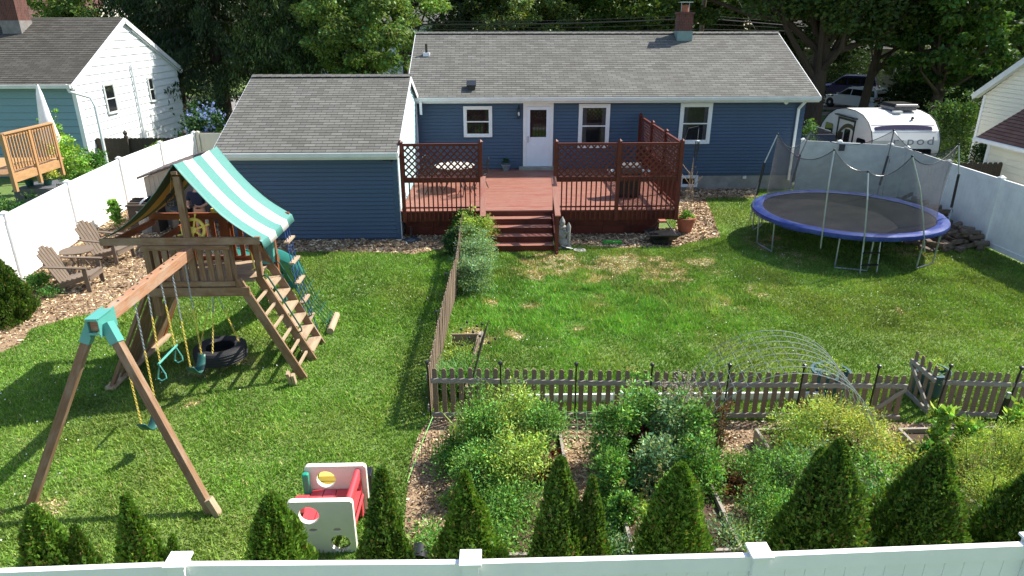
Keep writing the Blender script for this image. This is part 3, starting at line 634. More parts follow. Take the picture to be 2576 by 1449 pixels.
# stairs
st = MB(); X0s, X1s = -.19, 1.62
for k in range(5):
    zt = DZ-.16*(k+1)+.0; yy = DY-.30*(k+1)
    if k < 4: st.box(X0s, X1s, yy-.02, yy+.30, zt-.03, zt)
    zt2 = DZ-.16*k; st.box(X0s, X1s, DY-.30*k-.022, DY-.30*k-.002, zt2-.16+.001, zt2-.034)
st.build('steps', M['redwood'], dk)
tr = MB()
for k in range(4): zt = DZ-.16*(k+1); yy = DY-.30*(k+1); tr.box(X0s, X1s, yy-.03, yy+.298, zt+.0005, zt+.006)
tr.build('treads', M['deck'], dk)
for x in (X0s-.05, X1s+.05):
    s_ = MB(); s_.prism([(x-.02, DY, DZ-.03), (x-.02, DY, DZ-.35), (x-.02, DY-1.50, 0), (x-.02, DY-1.55, 0), (x-.02, DY-1.55, .08)], (.04, 0, 0)); s_.build('stringer', M['redwood'], dk)
    s_ = MB(); s_.box(x-.045, x+.045, DY-1.5, DY-1.41, 0, 1.02); s_.build('newel_post', M['redwood'], dk)
    s_ = MB(); s_.beam((x, DY-.06, 1.76), (x, DY-1.58, 1.06), .14, .035, (0, 0, 1)); s_.build('handrail', M['deck'], dk)
    s_ = MB(); s_.beam((x, DY-.06, 1.69), (x, DY-1.45, 1.04), .04, .08, (0, 0, 1)); s_.build('stair_rail', M['redwood'], dk)

# ================================================================ fences
def vinyl_fence(pts, top, name, label, mat, cap=.15, post=.125, base=0.0, capmat=None, flat=False):
    L = sum((Vector(pts[i+1])-Vector(pts[i])).length for i in range(len(pts)-1))
    t = thing(name, label, 'fence', (*pts[0], base))
    for i, p in enumerate(pts):
        mb = MB(); x, y = p
        nx = Vector(pts[min(i+1, len(pts)-1)])-Vector(pts[max(i-1, 0)]); a = atan2(nx.y, nx.x); mb.T = Matrix.Translation((x, y, base))@Matrix.Rotation(a, 4, 'Z')
        h = post/2; mb.box(-h, h, -h, h, 0, top+.02); po = mb.build('post', mat, t)
        mb = MB(); mb.T = Matrix.Translation((x, y, base))@Matrix.Rotation(a, 4, 'Z'); c = cap/2
        z = top+.02; mb.box(-c, c, -c, c, z, z+.025); pk = .008 if flat else .04; ring = [(-c+.012, -c+.012), (c-.012, -c+.012), (c-.012, c-.012), (-c+.012, c-.012)]
        mb.faces_idx([(u, v, z+.0255) for u, v in ring]+[(u*.35, v*.35, z+.0255+pk) for u, v in ring], [(0, 1, 5, 4), (1, 2, 6, 5), (2, 3, 7, 6), (3, 0, 4, 7), (4, 5, 6, 7)])
        mb.build('post_cap', capmat or mat, po, bevel=.004)
    for i in range(len(pts)-1):
        a, b = Vector((*pts[i], base)), Vector((*pts[i+1], base)); d = b-a; L = d.length; d.normalize(); T = Matrix(((d.x, -d.y, 0, a.x), (d.y, d.x, 0, a.y), (0, 0, 1, a.z), (0, 0, 0, 1)))
        mb = MB(); mb.T = T; h = post/2
        mb.box(h, L-h, -.025, .025, .05, .19); mb.box(h, L-h, -.025, .025, top-.14, top); k = int((L-2*h)/.16)
        for j in range(k):
            w_ = (L-2*h)/k; mb.box(h+j*w_+.0025, h+(j+1)*w_-.0025, -.011, .011, .19, top-.14)
        mb.box(h, L-h, -.006, .006, .19, top-.14)
        mb.build('panel', mat, t)
    return t
LZ = 1.62
lp = [G(x, y, LZ) for x, y in ((10, 540), (168, 460), (298, 400), (402, 360), (487, 335))]
lf = [(-10.75, 9.0), (-10.85, 12.2)]+[(p.x, p.y) for p in lp]
vinyl_fence(lf, LZ, 'white_vinyl_fence', 'tall white vinyl fence in full sun behind the two slatted garden chairs', M['vinyl'])
rp = [(13.35, 8.2), (13.33, 10.46), (13.31, 12.7), (13.29, 14.95)]+[(13.27, 17.2), (13.3, 19.45), (13.4, 21.75), (13.2, 22.35)]
vinyl_fence(rp, 1.86, 'white_vinyl_fence', 'white vinyl fence in shade along the right side of the lawn beside the log pile', M['vinyl_dirty'])
bp = [(WY(2020, 355, 23.4).x, 23.4), (WY(2113, 360, 23.0).x, 23.0), (WY(2240, 367, 22.4).x, 22.4)]
t = vinyl_fence(bp, 1.86, 'vinyl_fence_gate', 'white vinyl gate section between the blue house corner and the camper', M['vinyl_dirty'])
mb = MB(); c = WY(2117, 370, 22.9); mb.box(c.x-.09, c.x+.09, c.y-.06, c.y+.0, c.z-.12, c.z+.10); mb.build('latch', M['black'], t)
# hinges on right gate post
mb = MB(); c = WY(2240, 405, 22.3); mb.box(c.x-.05, c.x+.08, c.y-.03, c.y+.0, c.z-.07, c.z+.07); mb.box(c.x-.05, c.x+.06, c.y-.03, c.y, c.z-1.2, c.z-1.08); mb.build('hinge', M['black'], t)
# front fence right below the camera
fp = [(-9.25, 3.9), (-7.0, 4.0)]+[(p_.x, p_.y-.02) for p_ in (G(-262, 1440, 1.83), G(452, 1413, 1.83), G(1184, 1408, 1.83), G(1907, 1390, 1.83), G(2600, 1362, 1.83))]+[(6.5, 4.32)]
vinyl_fence(fp, 1.83, 'front_vinyl_fence', 'white vinyl fence with flat square post caps along the bottom edge of the picture', M['vinyl'], cap=.17, post=.127, flat=True)
# beige gate section by the garage
vinyl_fence([(lf[-1][0]+.14, 27.3), (-9.4, 27.2), (-7.2, 27.1)], 1.62, 'beige_gate', 'short beige vinyl gate section between white fence corner and garage', pm('beige_vinyl', srgb(190, 188, 172), .5, .08, 2, .03))

def iron_post(mb, x, y, h, lean=0):
    mb.tube([(x, y, -.02), (x+lean, y, h)], .014, 6); mb.lathe([(.0, h-.005), (.028, h+.008), (.035, h+.03), (.026, h+.052), (0, h+.062)], (x+lean, y, 0), 8)
def picket_run(t, a, b, n, top=.78, rails=(.13, .60), dip=.0, wob=.01, side=1):
    a, b = Vector((*a, 0)), Vector((*b, 0)); d = b-a; L = d.length; d.normalize(); nr = Vector((-d.y, d.x, 0))*side
    for i in range(n):
        x = L*(i+.5)/n; p = a+d*x; h = top+random.uniform(-wob, wob)+dip*(x/L-.5)
        mb = MB(); ln = random.uniform(-.012, .012); T = Matrix(((d.x, nr.x, ln, p.x), (d.y, nr.y, 0, p.y), (0, 0, 1, 0), (0, 0, 0, 1))); mb.T = T; w2 = .036
        mb.prism([(-w2, -.009, .05), (w2, -.009, .05), (w2, -.009, h-.03), (w2*.45, -.009, h), (-w2*.45, -.009, h), (-w2, -.009, h-.03)], (0, .018, 0)); mb.build('picket', M['picket'], t)
    for z in rails:
        mb = MB(); pr = None; k = 8
        for j in range(k): 
            q0 = a+d*(L*j/k)-nr*.028; q1 = a+d*(L*(j+1)/k)-nr*.028; zz = lambda u: z+.006*sin(u*2.3+z*9)
            mb.beam((q0.x, q0.y, zz(j)), (q1.x, q1.y, zz(j+1)), .032, .072)
        mb.build('rail', M['rail_wood'], t)
FYP = 9.02
fx = [WY(x, 1050, FYP).x if False else G(x, 1052).x for x in (1085, 1262, 1445, 1628, 1815, 1995, 2175)]
fy = [9.10, 9.06, 9.02, 8.98, 8.95, 8.92, 8.88]
t = thing('picket_fence', 'weathered low picket fence with black iron posts between lawn and vegetable garden', 'fence', (fx[0], fy[0], 0))
for i in range(6): picket_run(t, (fx[i]+.02, fy[i]), (fx[i+1]-.02, fy[i+1]), 8, top=.86-.015*i, rails=(.07, .66-.015*i))
for i in range(7): mb = MB(); iron_post(mb, fx[i], fy[i]-.04, .95-.01*i, .03*(i-3)*.25); mb.build('iron_post', M['black'], t)
# gate leaves
def gate_leaf(name, label, a, b, n, flip, top=.76):
    t = thing(name, label, 'gate', (*a, 0)); picket_run(t, a, b, n, top=top, rails=(.06, .60), side=1)
    A, B_ = (Vector((*a, 0)), Vector((*b, 0)))
    if flip: A, B_ = B_, A
    d = (B_-A).normalized(); nr = Vector((-d.y, d.x, 0))*(-1 if flip else 1); o_ = nr*(-.03)
    mb = MB(); mb.beam((A.x+o_.x, A.y+o_.y, .12), (B_.x+o_.x, B_.y+o_.y, .56), .025, .06); mb.build('brace', M['rail_wood'], t); return t
ga = (fx[6]+.03, 8.87); gb = (G(2254, 1052).x, 8.82)
gate_leaf('garden_gate', 'closed left leaf of the small picket gate with diagonal brace', ga, gb, 4, False)
r0 = G(2345, 1048); r1 = (WY(2295, 950, 10.0))
g2a = (G(2290, 1000).x, 9.62); g2b = (G(2342, 1050).x, 8.95)
gate_leaf('garden_gate', 'open right leaf of the small picket gate swung back towards the lawn', g2a, g2b, 4, True, .80)
t = thing('picket_fence', 'weathered low picket fence section right of the open garden gate', 'fence', (g2b[0]+.05, 8.93, 0))
sx = [g2b[0]+.05, G(2530, 1062).x, G(2530, 1062).x+1.1]; sy = [8.93, 8.83, 8.75]
for i in range(2): picket_run(t, (sx[i]+.02, sy[i]), (sx[i+1]-.02, sy[i+1]), 8, top=.78, rails=(.07, .60))
for i in range(3): mb = MB(); iron_post(mb, sx[i], sy[i]-.04, .86, .06); mb.build('iron_post', M['black'], t)
# side picket fence running towards the house
t = thing('side_picket_fence', 'weathered picket fence running from the garden corner back to the deck', 'fence', (fx[0], fy[0], 0))
sp = [(-.985, 9.1), (-.955, 10.9), (-.90, 12.8), (-.80, 14.4), (-.80, 16.1), (-.82, 18.0)]
for i in range(5): picket_run(t, (sp[i][0], sp[i][1]+.03), (sp[i+1][0], sp[i+1][1]-.03), 15 if i < 4 else 12, top=.86, rails=(.12, .66), side=-1, wob=.02)
for x, y in sp[1:]: mb = MB(); iron_post(mb, x-.04, y, .97, 0); mb.build('iron_post', M['black'], t)

# ================================================================ wooden playset
FY, BYY = 10.40, 12.05
ps = thing('playset', 'wooden play fort with green and white striped canopy, ladder and swing beam on the lawn', 'playset', (-4.8, 11.2, 0))
def P_(fn, name, mat='play', parent=ps, **k):
    mb = MB(); fn(mb); return mb.build(name, M[mat] if isinstance(mat, str) else mat, parent, **k)
# swing beam and A frame
apex = Vector((-4.78, 7.72, 2.30))
P_(lambda m: m.beam((-4.78, 7.60, 2.30), (-4.78, FY-.03, 2.30), .12, .17), 'swing_beam', 'play_beam' if 'play_beam' in M else 'play', bevel=.008)
def bolts(m):
    for k in range(12): m.lathe([(.014, 0), (.014, .008), (0, .008)], (-4.78+(.02 if k % 2 else -.02), 7.95+k*.2, 2.386), 6)
P_(bolts, 'bolts', 'black')
for fxx, fyy in ((-5.86, 7.2), (-3.51, 6.97)):
    sgn = 1 if fxx > -4.78 else -1
    P_(lambda m: m.beam((fxx, fyy, 0), (-4.78+sgn*.10, 7.70, 2.24), .10, .10, (0, 1, 0)), 'a_frame_leg', 'play', bevel=.006)
P_(lambda m: m.beam((-3.43, 6.95, 0), (-3.53, 6.98, .22), .07, .10, (0, 1, 0)), 'ground_stake', 'play_grey')
def brk(m):
    m.box(-4.86, -4.70, 7.56, 7.88, 2.388, 2.398); m.box(-4.85, -4.841, 7.56, 7.95, 2.15, 2.40); m.box(-4.719, -4.71, 7.56, 7.95, 2.15, 2.40)
    for sg, f in ((-1, (-5.86, 7.2)), (1, (-3.51, 6.97))):
        a = Vector((-4.78+sg*.085, 7.70, 2.28)); b = a.lerp(Vector((f[0], f[1], 0)), .10); m.beam(a, b, .118, .118, (0, 1, 0))
    m.box(-4.85, -4.71, 7.545, 7.56, 2.37, 2.40); m.box(-4.85, -4.71, 7.545, 7.56, 2.19, 2.22); 
P_(brk, 'corner_bracket', 'teal')
# front frame
P_(lambda m: m.beam((-6.14, FY, 2.475), (-3.66, FY, 2.475), .05, .12), 'canopy_rail', 'play')
P_(lambda m: m.beam((-5.53, FY-.028, 2.37), (-4.15, FY-.028, 2.37), .035, .075), 'rail', 'play')
P_(lambda m: m.beam((-5.30, FY-.03, 1.765), (-4.14, FY-.03, 1.765), .035, .08), 'rail', 'play')
P_(lambda m: m.beam((-5.56, FY-.02, 1.625), (-3.93, FY-.02, 1.625), .05, .15), 'front_beam', 'play')
for i in range(10):
    x = -5.46+i*.137
    P_(lambda m: m.beam((x, FY, 1.70), (x, FY, 2.42), .085, .022, (0, 1, 0)), 'baluster', 'play')
for yy, mt in ((FY+.03, 'play'), (BYY-.05, 'play_red')):
    P_(lambda m: m.beam((-4.79, yy, 1.55), (-4.79, yy, 3.50), .10, .09, (0, 1, 0)), 'ridge_post', mt)
P_(lambda m: m.beam((-4.79, FY-.06, 3.56), (-4.79, BYY+.03, 3.49), .09, .05), 'ridge_beam', 'play')
P_(lambda m: m.box(-5.52, -5.42, FY+.0, FY+.09, 1.2, 2.45), 'corner_post'); P_(lambda m: m.box(-5.52, -5.42, BYY-.1, BYY-.02, 1.2, 2.45), 'corner_post', 'play_red')
P_(lambda m: m.box(-4.24, -4.15, FY+.03, FY+.12, 1.55, 2.42), 'corner_post'); P_(lambda m: m.box(-4.03, -3.94, 11.05, 11.14, 1.6, 2.45), 'corner_post')
P_(lambda m: m.box(-4.05, -3.95, BYY-.1, BYY-.02, 1.2, 2.45), 'corner_post', 'play_red')
P_(lambda m: m.beam((-6.15, BYY, 2.43), (-3.66, BYY, 2.43), .05, .12), 'canopy_rail', 'play_red')
for i in range(7):
    x = -5.38+i*.16; P_(lambda m: m.beam((x, BYY, 1.55), (x, BYY, 2.36), .085, .022, (0, 1, 0)), 'baluster', 'play_red')
P_(lambda m: m.beam((-5.53, BYY, 1.60), (-3.95, BYY, 1.60), .05, .15), 'back_beam', 'play_red')
P_(lambda m: m.beam((-6.08, FY+.02, 2.40), (-6.08, BYY, 2.34), .04, .10), 'canopy_side_rail', 'play_red')
P_(lambda m: m.beam((-3.68, FY+.02, 2.34), (-3.68, BYY, 2.30), .04, .10), 'canopy_side_rail', 'play_red')
P_(lambda m: m.beam((-5.50, FY+.05, 2.30), (-5.50, BYY, 2.30), .03, .10), 'side_rail', 'play_red')
for i in range(6):
    y = FY+.2+i*.25; P_(lambda m: m.beam((-5.50, y, 1.6), (-5.50, y, 2.26), .022, .09, (0, 1, 0)), 'baluster', 'play_red')
P_(lambda m: (m.beam((-3.95, 11.8, 2.35), (-4.35, BYY, 2.22), .03, .11), m.beam((-3.72, 11.72, 2.4), (-4.0, 11.75, 2.15), .05, .12)), 'slide_rail', 'play_red')
def plat(m):
    y = FY+.02
    while y < BYY-.03: m.box(-5.5, -4.06 if y > FY+.5 else -4.22+.0, y, y+.135, 1.56, 1.60); y += .142
P_(plat, 'platform', 'play_grey')
# climbing wall on the left side (leaning boards)
def cw(m):
    for k in range(11):
        y = FY+.02+k*.15
        if k in (5,): continue
        m.beam((-6.34, y+.06, .06), (-5.54, y+.06, 1.60), .14, .02, (1, 0, .5))
P_(cw, 'climbing_wall', 'play')
P_(lambda m: m.beam((-6.36, FY-.22, .02), (-5.54, FY-.02, 1.72), .05, .13, (0, 1, 0)), 'stringer', 'play')
P_(lambda m: m.beam((-6.36, BYY+.05, .02), (-5.54, BYY, 1.72), .05, .13, (0, 1, 0)), 'stringer', 'play_red')
P_(lambda m: m.beam((-6.35, FY-.32, .04), (-6.30, BYY+.1, .04), .14, .06), 'ground_board', 'play_grey')
# right side ladder: three stringers, wide steps and thin rungs
LT = {FY: 1.82, 11.08: 1.62, 11.74: 2.42}
for yy, zt in LT.items():
    P_(lambda m: m.beam((-3.25, yy, .0), (-3.25-.475*zt, yy, zt), .045, .14, (0, 0, 1)), 'ladder_stringer', 'play')
for i in range(6):
    z = .16+i*.245; x = -3.25-.475*z
    P_(lambda m: m.box(x-.13, x+.09, 11.10, 11.72, z-.02, z+.02), 'ladder_step', 'play_grey')
for i in range(6):
    z = .2+i*.235; x = -3.25-.475*z
    P_(lambda m: m.box(x-.02, x+.02, FY+.03, 11.06, z-.025, z+.015), 'ladder_rung', 'play_grey')
P_(lambda m: (m.beam((-3.40, 10.2, 0), (-3.42, 10.12, .27), .05, .09, (0, 1, 0)), m.beam((-3.34, 10.2, 0), (-3.35, 10.14, .22), .05, .08, (0, 1, 0))), 'ground_stake', 'play_grey')
for yy in (11.06, 11.76):
    def hr(m):
        a = Vector((-3.96, yy, 1.62)); b = Vector((-3.46, yy, .56)); n = Vector((.9, 0, .42)).normalized()*.10
        m.tube([a, a+n*.8, a+n+(b-a)*.05, a+n+(b-a)*.95, b+n*.8, b], .014, 6)
    P_(hr, 'hand_rail', 'green_pl')
P_(lambda m: m.tube([(-4.10, 11.05, 1.75), (-4.03, 11.0, 1.8), (-4.05, 11.0, 2.05), (-4.1, 11.05, 2.1)], .014, 6), 'grab_handle', 'yellow')
# canopy: sagging striped sheet
mb = MB(); prof = []
for k in range(13): t = k/12; prof.append((-6.16+1.37*t, 2.50+1.19*t-.17*sin(pi*t)))
for k in range(1, 13): t = k/12; prof.append((-4.79+1.16*t, 3.69-1.23*t-.16*sin(pi*t)))
prof.append((-3.60, 2.34)); ny = 20; pts_ = []; fs = []; uvs = []
for i, (x, z) in enumerate(prof):
    for j in range(ny+1):
        v = j/ny; sag = -.035*sin(pi*v)*(1 if 0 < i < len(prof)-2 else .4)+.012*sin(v*23+i*1.3)*(.4 if i % 3 else 1)*.5
        yy = FY-.03+(BYY-FY+.10)*v
        # slight flare at the far end
        pts_.append((x, yy, z+sag-.03*v))
for i in range(len(prof)-1):
    for j in range(ny):
        a = i*(ny+1)+j; fs.append((a, a+ny+1, a+ny+2, a+1)); uvs.append([(j/ny, i*.12), (j/ny, (i+1)*.12), ((j+1)/ny, (i+1)*.12), ((j+1)/ny, i*.12)])
mb.faces_idx(pts_, fs, uvs); o = mb.build('canopy', [M['tarp'], M['tarp_underside']], ps, smooth=True)
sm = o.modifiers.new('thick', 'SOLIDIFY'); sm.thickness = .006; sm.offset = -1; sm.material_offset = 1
P_(lambda m: m.tube([(-4.3, BYY+.1, 3.0), (-4.0, BYY+.12, 2.72), (-3.75, BYY+.1, 2.55)], .01, 5), 'tie_cord', 'black')
# slide
mb = MB(); pth = [Vector(p) for p in ((-4.42, 12.0, 1.60), (-4.36, 12.5, 1.42), (-4.28, 13.0, 1.10), (-4.30, 13.5, .80), (-4.42, 14.0, .48), (-4.55, 14.4, .30), (-4.62, 14.8, .26))]
sec = [(-.27, .22), (-.29, .24), (-.26, .02), (-.16, -.03), (0, -.04), (.16, -.03), (.26, .02), (.29, .24), (.27, .22)]; rows = []
for i, p in enumerate(pth):
    d = (pth[min(i+1, 6)]-pth[max(i-1, 0)]); d.z = 0; d.normalize(); s = Vector((d.y, -d.x, 0)); bank = .12*sin(i*1.0)
    rows.append([tuple(p+s*a+Vector((0, 0, b+a*bank))) for a, b in sec])
fl = [q for r in rows for q in r]; n = len(sec); mb.faces_idx(fl, [(i*n+k, i*n+k+1, (i+1)*n+k+1, (i+1)*n+k) for i in range(6) for k in range(n-1)])
o = mb.build('slide', M['slide'], ps, smooth=True); s2 = o.modifiers.new('thick', 'SOLIDIFY'); s2.thickness = .02; s3 = o.modifiers.new('sub', 'SUBSURF'); s3.levels = 1; s3.render_levels = 2
P_(lambda m: (m.beam((-4.62, 14.7, 0), (-4.62, 14.7, .22), .3, .1, (0, 1, 0)), m.beam((-4.3, 13.2, 0), (-4.3, 13.2, .9), .06, .06)), 'slide_support', 'slide')
# teal hood beside the slide entrance
P_(lambda m: m.prism([(-4.2, 11.7, 1.62), (-3.95, 11.72, 1.62), (-3.93, 11.8, 2.1), (-4.18, 11.8, 2.18)], (0, .12, 0)), 'slide_hood', 'teal')
# ship wheel
mb = MB(); wc = Vector((-4.72, FY+.115, 2.62)); T = Matrix.Translation(wc)@Matrix.Rotation(radians(78), 4, 'X'); mb.T = T
mb.tube([(.17*cos(k*pi/12), .17*sin(k*pi/12), 0) for k in range(24)], .028, 8, closed=True); mb.lathe([(0, -.03), (.05, -.03), (.055, .03), (0, .035)], n=12)
for k in range(6):
    a = k*pi/3+.35; mb.tube([(0, 0, 0), (.17*cos(a), .17*sin(a), 0), (.215*cos(a), .215*sin(a), 0), (.26*cos(a), .26*sin(a), 0), (.27*cos(a), .27*sin(a), 0)], [.016, .018, .012, .022, .008], 7)
mb.build('ship_wheel', M['yellow'], ps, smooth=True)
P_(lambda m: (m.box(-5.02, -4.83, BYY-.07, BYY+.03, 2.50, 2.58),), 'toy_periscope', 'yellow', bevel=.01)
# hanging bird cage lantern
t = thing('wire_lantern', 'small black wire cage lantern hanging on a string under the canopy ridge', 'lantern', (-4.98, FY+.12, 3.05))
mb = MB(); c = Vector((-4.98, FY+.12, 3.12))
for z, r in ((-.10, .07), (-.05, .078), (0, .078), (.05, .06)): mb.tube([(c.x+r*cos(k*pi/6), c.y+r*sin(k*pi/6), c.z+z) for k in range(12)], .004, 4, closed=True)
for k in range(10): a = k*pi/5; mb.tube([(c.x+.07*cos(a), c.y+.07*sin(a), c.z-.1), (c.x+.078*cos(a), c.y+.078*sin(a), c.z), (c.x+.06*cos(a), c.y+.06*sin(a), c.z+.05), (c.x, c.y, c.z+.09)], .004, 4)
mb.build('cage', M['black'], t); mb = MB(); mb.tube([(c.x, c.y, c.z+.09), (c.x+.05, c.y, c.z+.32), (c.x+.12, c.y, 3.62)], .004, 4); mb.build('cord', M['play_grey'], t)

# ---- chains, swings, trapeze, tyre
def chain(mb, a, b, r=.009):
    a, b = Vector(a), Vector(b); L = (b-a).length; k = max(2, int(L/.032)); d = (b-a).normalized(); s1 = d.cross(Vector((0, 1, .1))).normalized(); s2 = d.cross(s1)
    for i in range(k):
        p = a+d*(L*(i+.5)/k); s = s1 if i % 2 else s2; h = .021
        mb.tube([p-d*h, p-d*h*.4+s*r, p+d*h*.4+s*r, p+d*h, p+d*h*.4-s*r, p-d*h*.4-s*r], .0042, 4, closed=True)
def two_tone(t, a, b, fr, name='chain'):
    a, b = Vector(a), Vector(b); m_ = a.lerp(b, fr)
    mb = MB(); chain(mb, a, m_, .011); o = mb.build(name, M['steel'], t)
    mb = MB(); chain(mb, m_, b, .013); mb.build('yellow_sleeve', M['yellow'], o)
def swing(y0, y1, zs, label, fr, sh=0):
    t = thing('swing', label, 'swing', (-4.78+sh, (y0+y1)/2, zs), 'swings hanging from the beam'); h = .24; ym = (y0+y1)/2
    for y, sg in ((y0, -1), (y1, 1)): two_tone(t, (-4.78, y, 2.2), (-4.78+sh, ym+sg*h*.92, zs+.20), fr)
    mb = MB(); k = 14; top = []
    for i in range(k+1):
        u = -1+2*i/k; yy = ym+u*h*.95; z = zs+.20*abs(u)**2.2; wv = .075*(1-.25*abs(u)**3); top.append((yy, z, wv))
    pts = []; fs = []
    for yy, z, wv in top: pts += [(-4.78+sh-wv, yy, z), (-4.78+sh+wv, yy, z)]
    for i in range(k): fs.append((2*i, 2*i+1, 2*i+3, 2*i+2))
    mb.faces_idx(pts, fs); o = mb.build('seat', M['green_pl'], t, smooth=True); s = o.modifiers.new('thick', 'SOLIDIFY'); s.thickness = .012
    return t
swing(8.05, 8.55, .42, 'green belt swing nearest the camera, hanging just behind the A frame leg', .45, 0)
swing(9.70, 10.15, .42, 'green belt swing between the trapeze bar and the tyre', .5, 0)
t = thing('trapeze', 'teal trapeze bar with two hanging hand rings, middle of the swing beam', 'trapeze', (-4.78, 9.1, 1.15))
for y, y2 in ((8.92, 8.86), (9.32, 9.36)): two_tone(t, (-4.78, y, 2.2), (-4.78, y2, 1.15), .35)
mb = MB(); mb.tube([(-4.78, 8.80, 1.14), (-4.78, 9.42, 1.14)], .018, 8); mb.build('bar', M['teal'], t)
for y in (8.83, 9.39): mb = MB(); mb.tube([(-4.78, y, 1.12), (-4.78+.05, y+.02, .95), (-4.78+.06, y, .90), (-4.78, y-.02, .87), (-4.84, y, .90), (-4.83, y, .95)], .011, 6, closed=True); mb.build('ring', M['teal'], t)
t = thing('tyre_swing', 'black rubber tyre swing hanging flat on three yellow chains under the fort', 'tyre swing', (-4.75, 10.98, .42))
mb = MB(); tc = Vector((-4.75, 10.80, .34)); prof = [(.25, -.11), (.33, -.125), (.40, -.12), (.425, -.09), (.43, 0), (.425, .09), (.40, .12), (.33, .125), (.25, .11), (.235, .09), (.27, .08), (.37, .06), (.39, 0), (.37, -.06), (.27, -.08), (.235, -.09), (.25, -.11)]
n = 44; P4 = []; F4 = []
for (r, z) in prof:
    for k in range(n): P4.append((tc.x+r*cos(k*2*pi/n), tc.y+r*sin(k*2*pi/n), tc.z+z))
for i in range(len(prof)-1):
    for k in range(n): F4.append((i*n+k, i*n+(k+1) % n, (i+1)*n+(k+1) % n, (i+1)*n+k))
mb.faces_idx(P4, F4)
for r_, z_ in ((.431, .05), (.431, -.05), (.428, .09), (.428, -.09), (.432, 0)): mb.tube([(tc.x+r_*cos(k*pi/24), tc.y+r_*sin(k*pi/24), tc.z+z_) for k in range(48)], .008, 4, closed=True)
mb.build('tyre', M['rubber'], t, smooth=True)
for a in (radians(205), radians(270), radians(20)):
    e = Vector((tc.x+.32*cos(a), tc.y+.32*sin(a), tc.z+.12)); top = Vector((-4.75, 10.95, 1.5)); m_ = top.lerp(e, .4); mb = MB(); chain(mb, top, m_, .011); o = mb.build('chain', M['steel'], t); mb = MB(); chain(mb, m_, e, .013); mb.build('yellow_sleeve', M['yellow'], o)
# rope ladder on the far side
t = thing('rope_ladder', 'blue rope ladder with four flat wooden rungs hanging behind the fort ladder', 'rope ladder', (-3.66, 12.05, 2.3))
for k, (yo, xo) in enumerate(((-.17, 0), (0, 0), (.17, 0))): mb = MB(); mb.tube([(-3.70, 11.85+yo*.7, 2.38), (-3.60, 11.95+yo, 1.2), (-3.45, 12.1+yo, .05)], .009, 5); mb.build('rope', pm('blue_rope', srgb(46, 84, 150), .8, .1) if k == 0 else bpy.data.materials['blue_rope'], t)
for z in (2.02, 1.62, 1.22, .82, .42):
    f = (2.38-z)/2.38; x = -3.70+.24*f; y = 11.87+.2*f; mb = MB(); mb.beam((x, y-.21, z), (x, y+.21, z), .09, .03); mb.build('rung', M['play_grey'], t)
t = thing('climbing_net', 'green cargo net pegged to a pale log at the foot of the fort ladder', 'climbing net', (-3.3, 12.3, 0))
mb = MB(); T0 = Vector((-3.75, 11.95, 1.45)); 
for i in range(5): mb.tube([T0+Vector((0, i*.15, 0)), Vector((-3.5, 12.15+i*.12, .6)), Vector((-3.2, 12.25+i*.14, .08))], .009, 5)
for j in range(6): f = j/6+.05; mb.tube([Vector((-3.75+.55*f, 11.95+.3*f, 1.45*(1-f)+.05)), Vector((-3.75+.55*f, 12.6+.25*f, 1.45*(1-f)+.05))], .008, 5)
mb.build('net', M['green_pl'], t)
mb = MB(); mb.tube([(-3.18, 12.15, .07), (-3.22, 12.95, .07)], .07, 10); mb.build('log', M['play_grey'], t)

# ================================================================ garden chairs and table
def adirondack(label):
    t = thing('garden_chair', label, 'garden chair', (0, 0, 0), 'weathered slatted garden chairs'); g = M['grey_wood']
    sl = MB()
    for i in range(6): f = i/6; sl.beam((.42-.62*f, -.27, .36-.14*f), (.42-.62*f, .27, .36-.14*f), .085, .02, (0.2, 0, 1))
    sl.build('seat', g, t)
    b = MB()
    for i in range(6):
        y = -.23+i*.092; h = .78-.05*abs(i-2.5); b.beam((-.18, y, .20), (-.18-.36*h/.78, y*1.08, .20+h), .018, .08, (0, 1, 0))
    b.beam((-.40, -.29, .62), (-.40, .29, .62), .03, .07); b.build('backrest', g, t)
    for s in (-1, 1):
        a = MB(); a.beam((.46, s*.34, .55), (-.40, s*.33, .60), .10, .022); a.build('armrest', g, t)
        l = MB(); l.beam((.40, s*.31, 0), (.38, s*.31, .54), .09, .025, (0, 1, 0)); l.build('leg', g, t)
        l = MB(); l.beam((.44, s*.285, .34), (-.62, s*.285, .02), .022, .10); l.build('side_rail', g, t)
    f = MB(); f.beam((.44, -.29, .30), (.44, .29, .30), .02, .12); f.build('apron', g, t)
    return t
ch1 = adirondack('weathered grey slatted garden chair, the nearer one, left of the round table'); ch1.location = (-9.52, 14.85, 0); ch1.rotation_euler.z = radians(4); ch1.scale = (1.06,)*3
dup(ch1, (-9.75, 16.75, 0), radians(-8), 'weathered grey slatted garden chair, the farther one, behind the round table', (1.08,)*3)
t = thing('side_table', 'small round weathered slatted table between the two garden chairs', 'table', (-10.02, 15.95, 0)); c = t.location
mb = MB(); mb.lathe([(.36, .53), (.37, .54), (.37, .56), (0, .562)], c, 26); mb.build('table_top', M['grey_wood'], t)
for a in (45, 135, 225, 315):
    a = radians(a); mb = MB(); mb.tube([(c.x+.26*cos(a), c.y+.26*sin(a), .53), (c.x+.12*cos(a), c.y+.12*sin(a), .28), (c.x+.26*cos(a), c.y+.26*sin(a), 0)], .018, 6); mb.build('leg', M['grey_wood'], t)

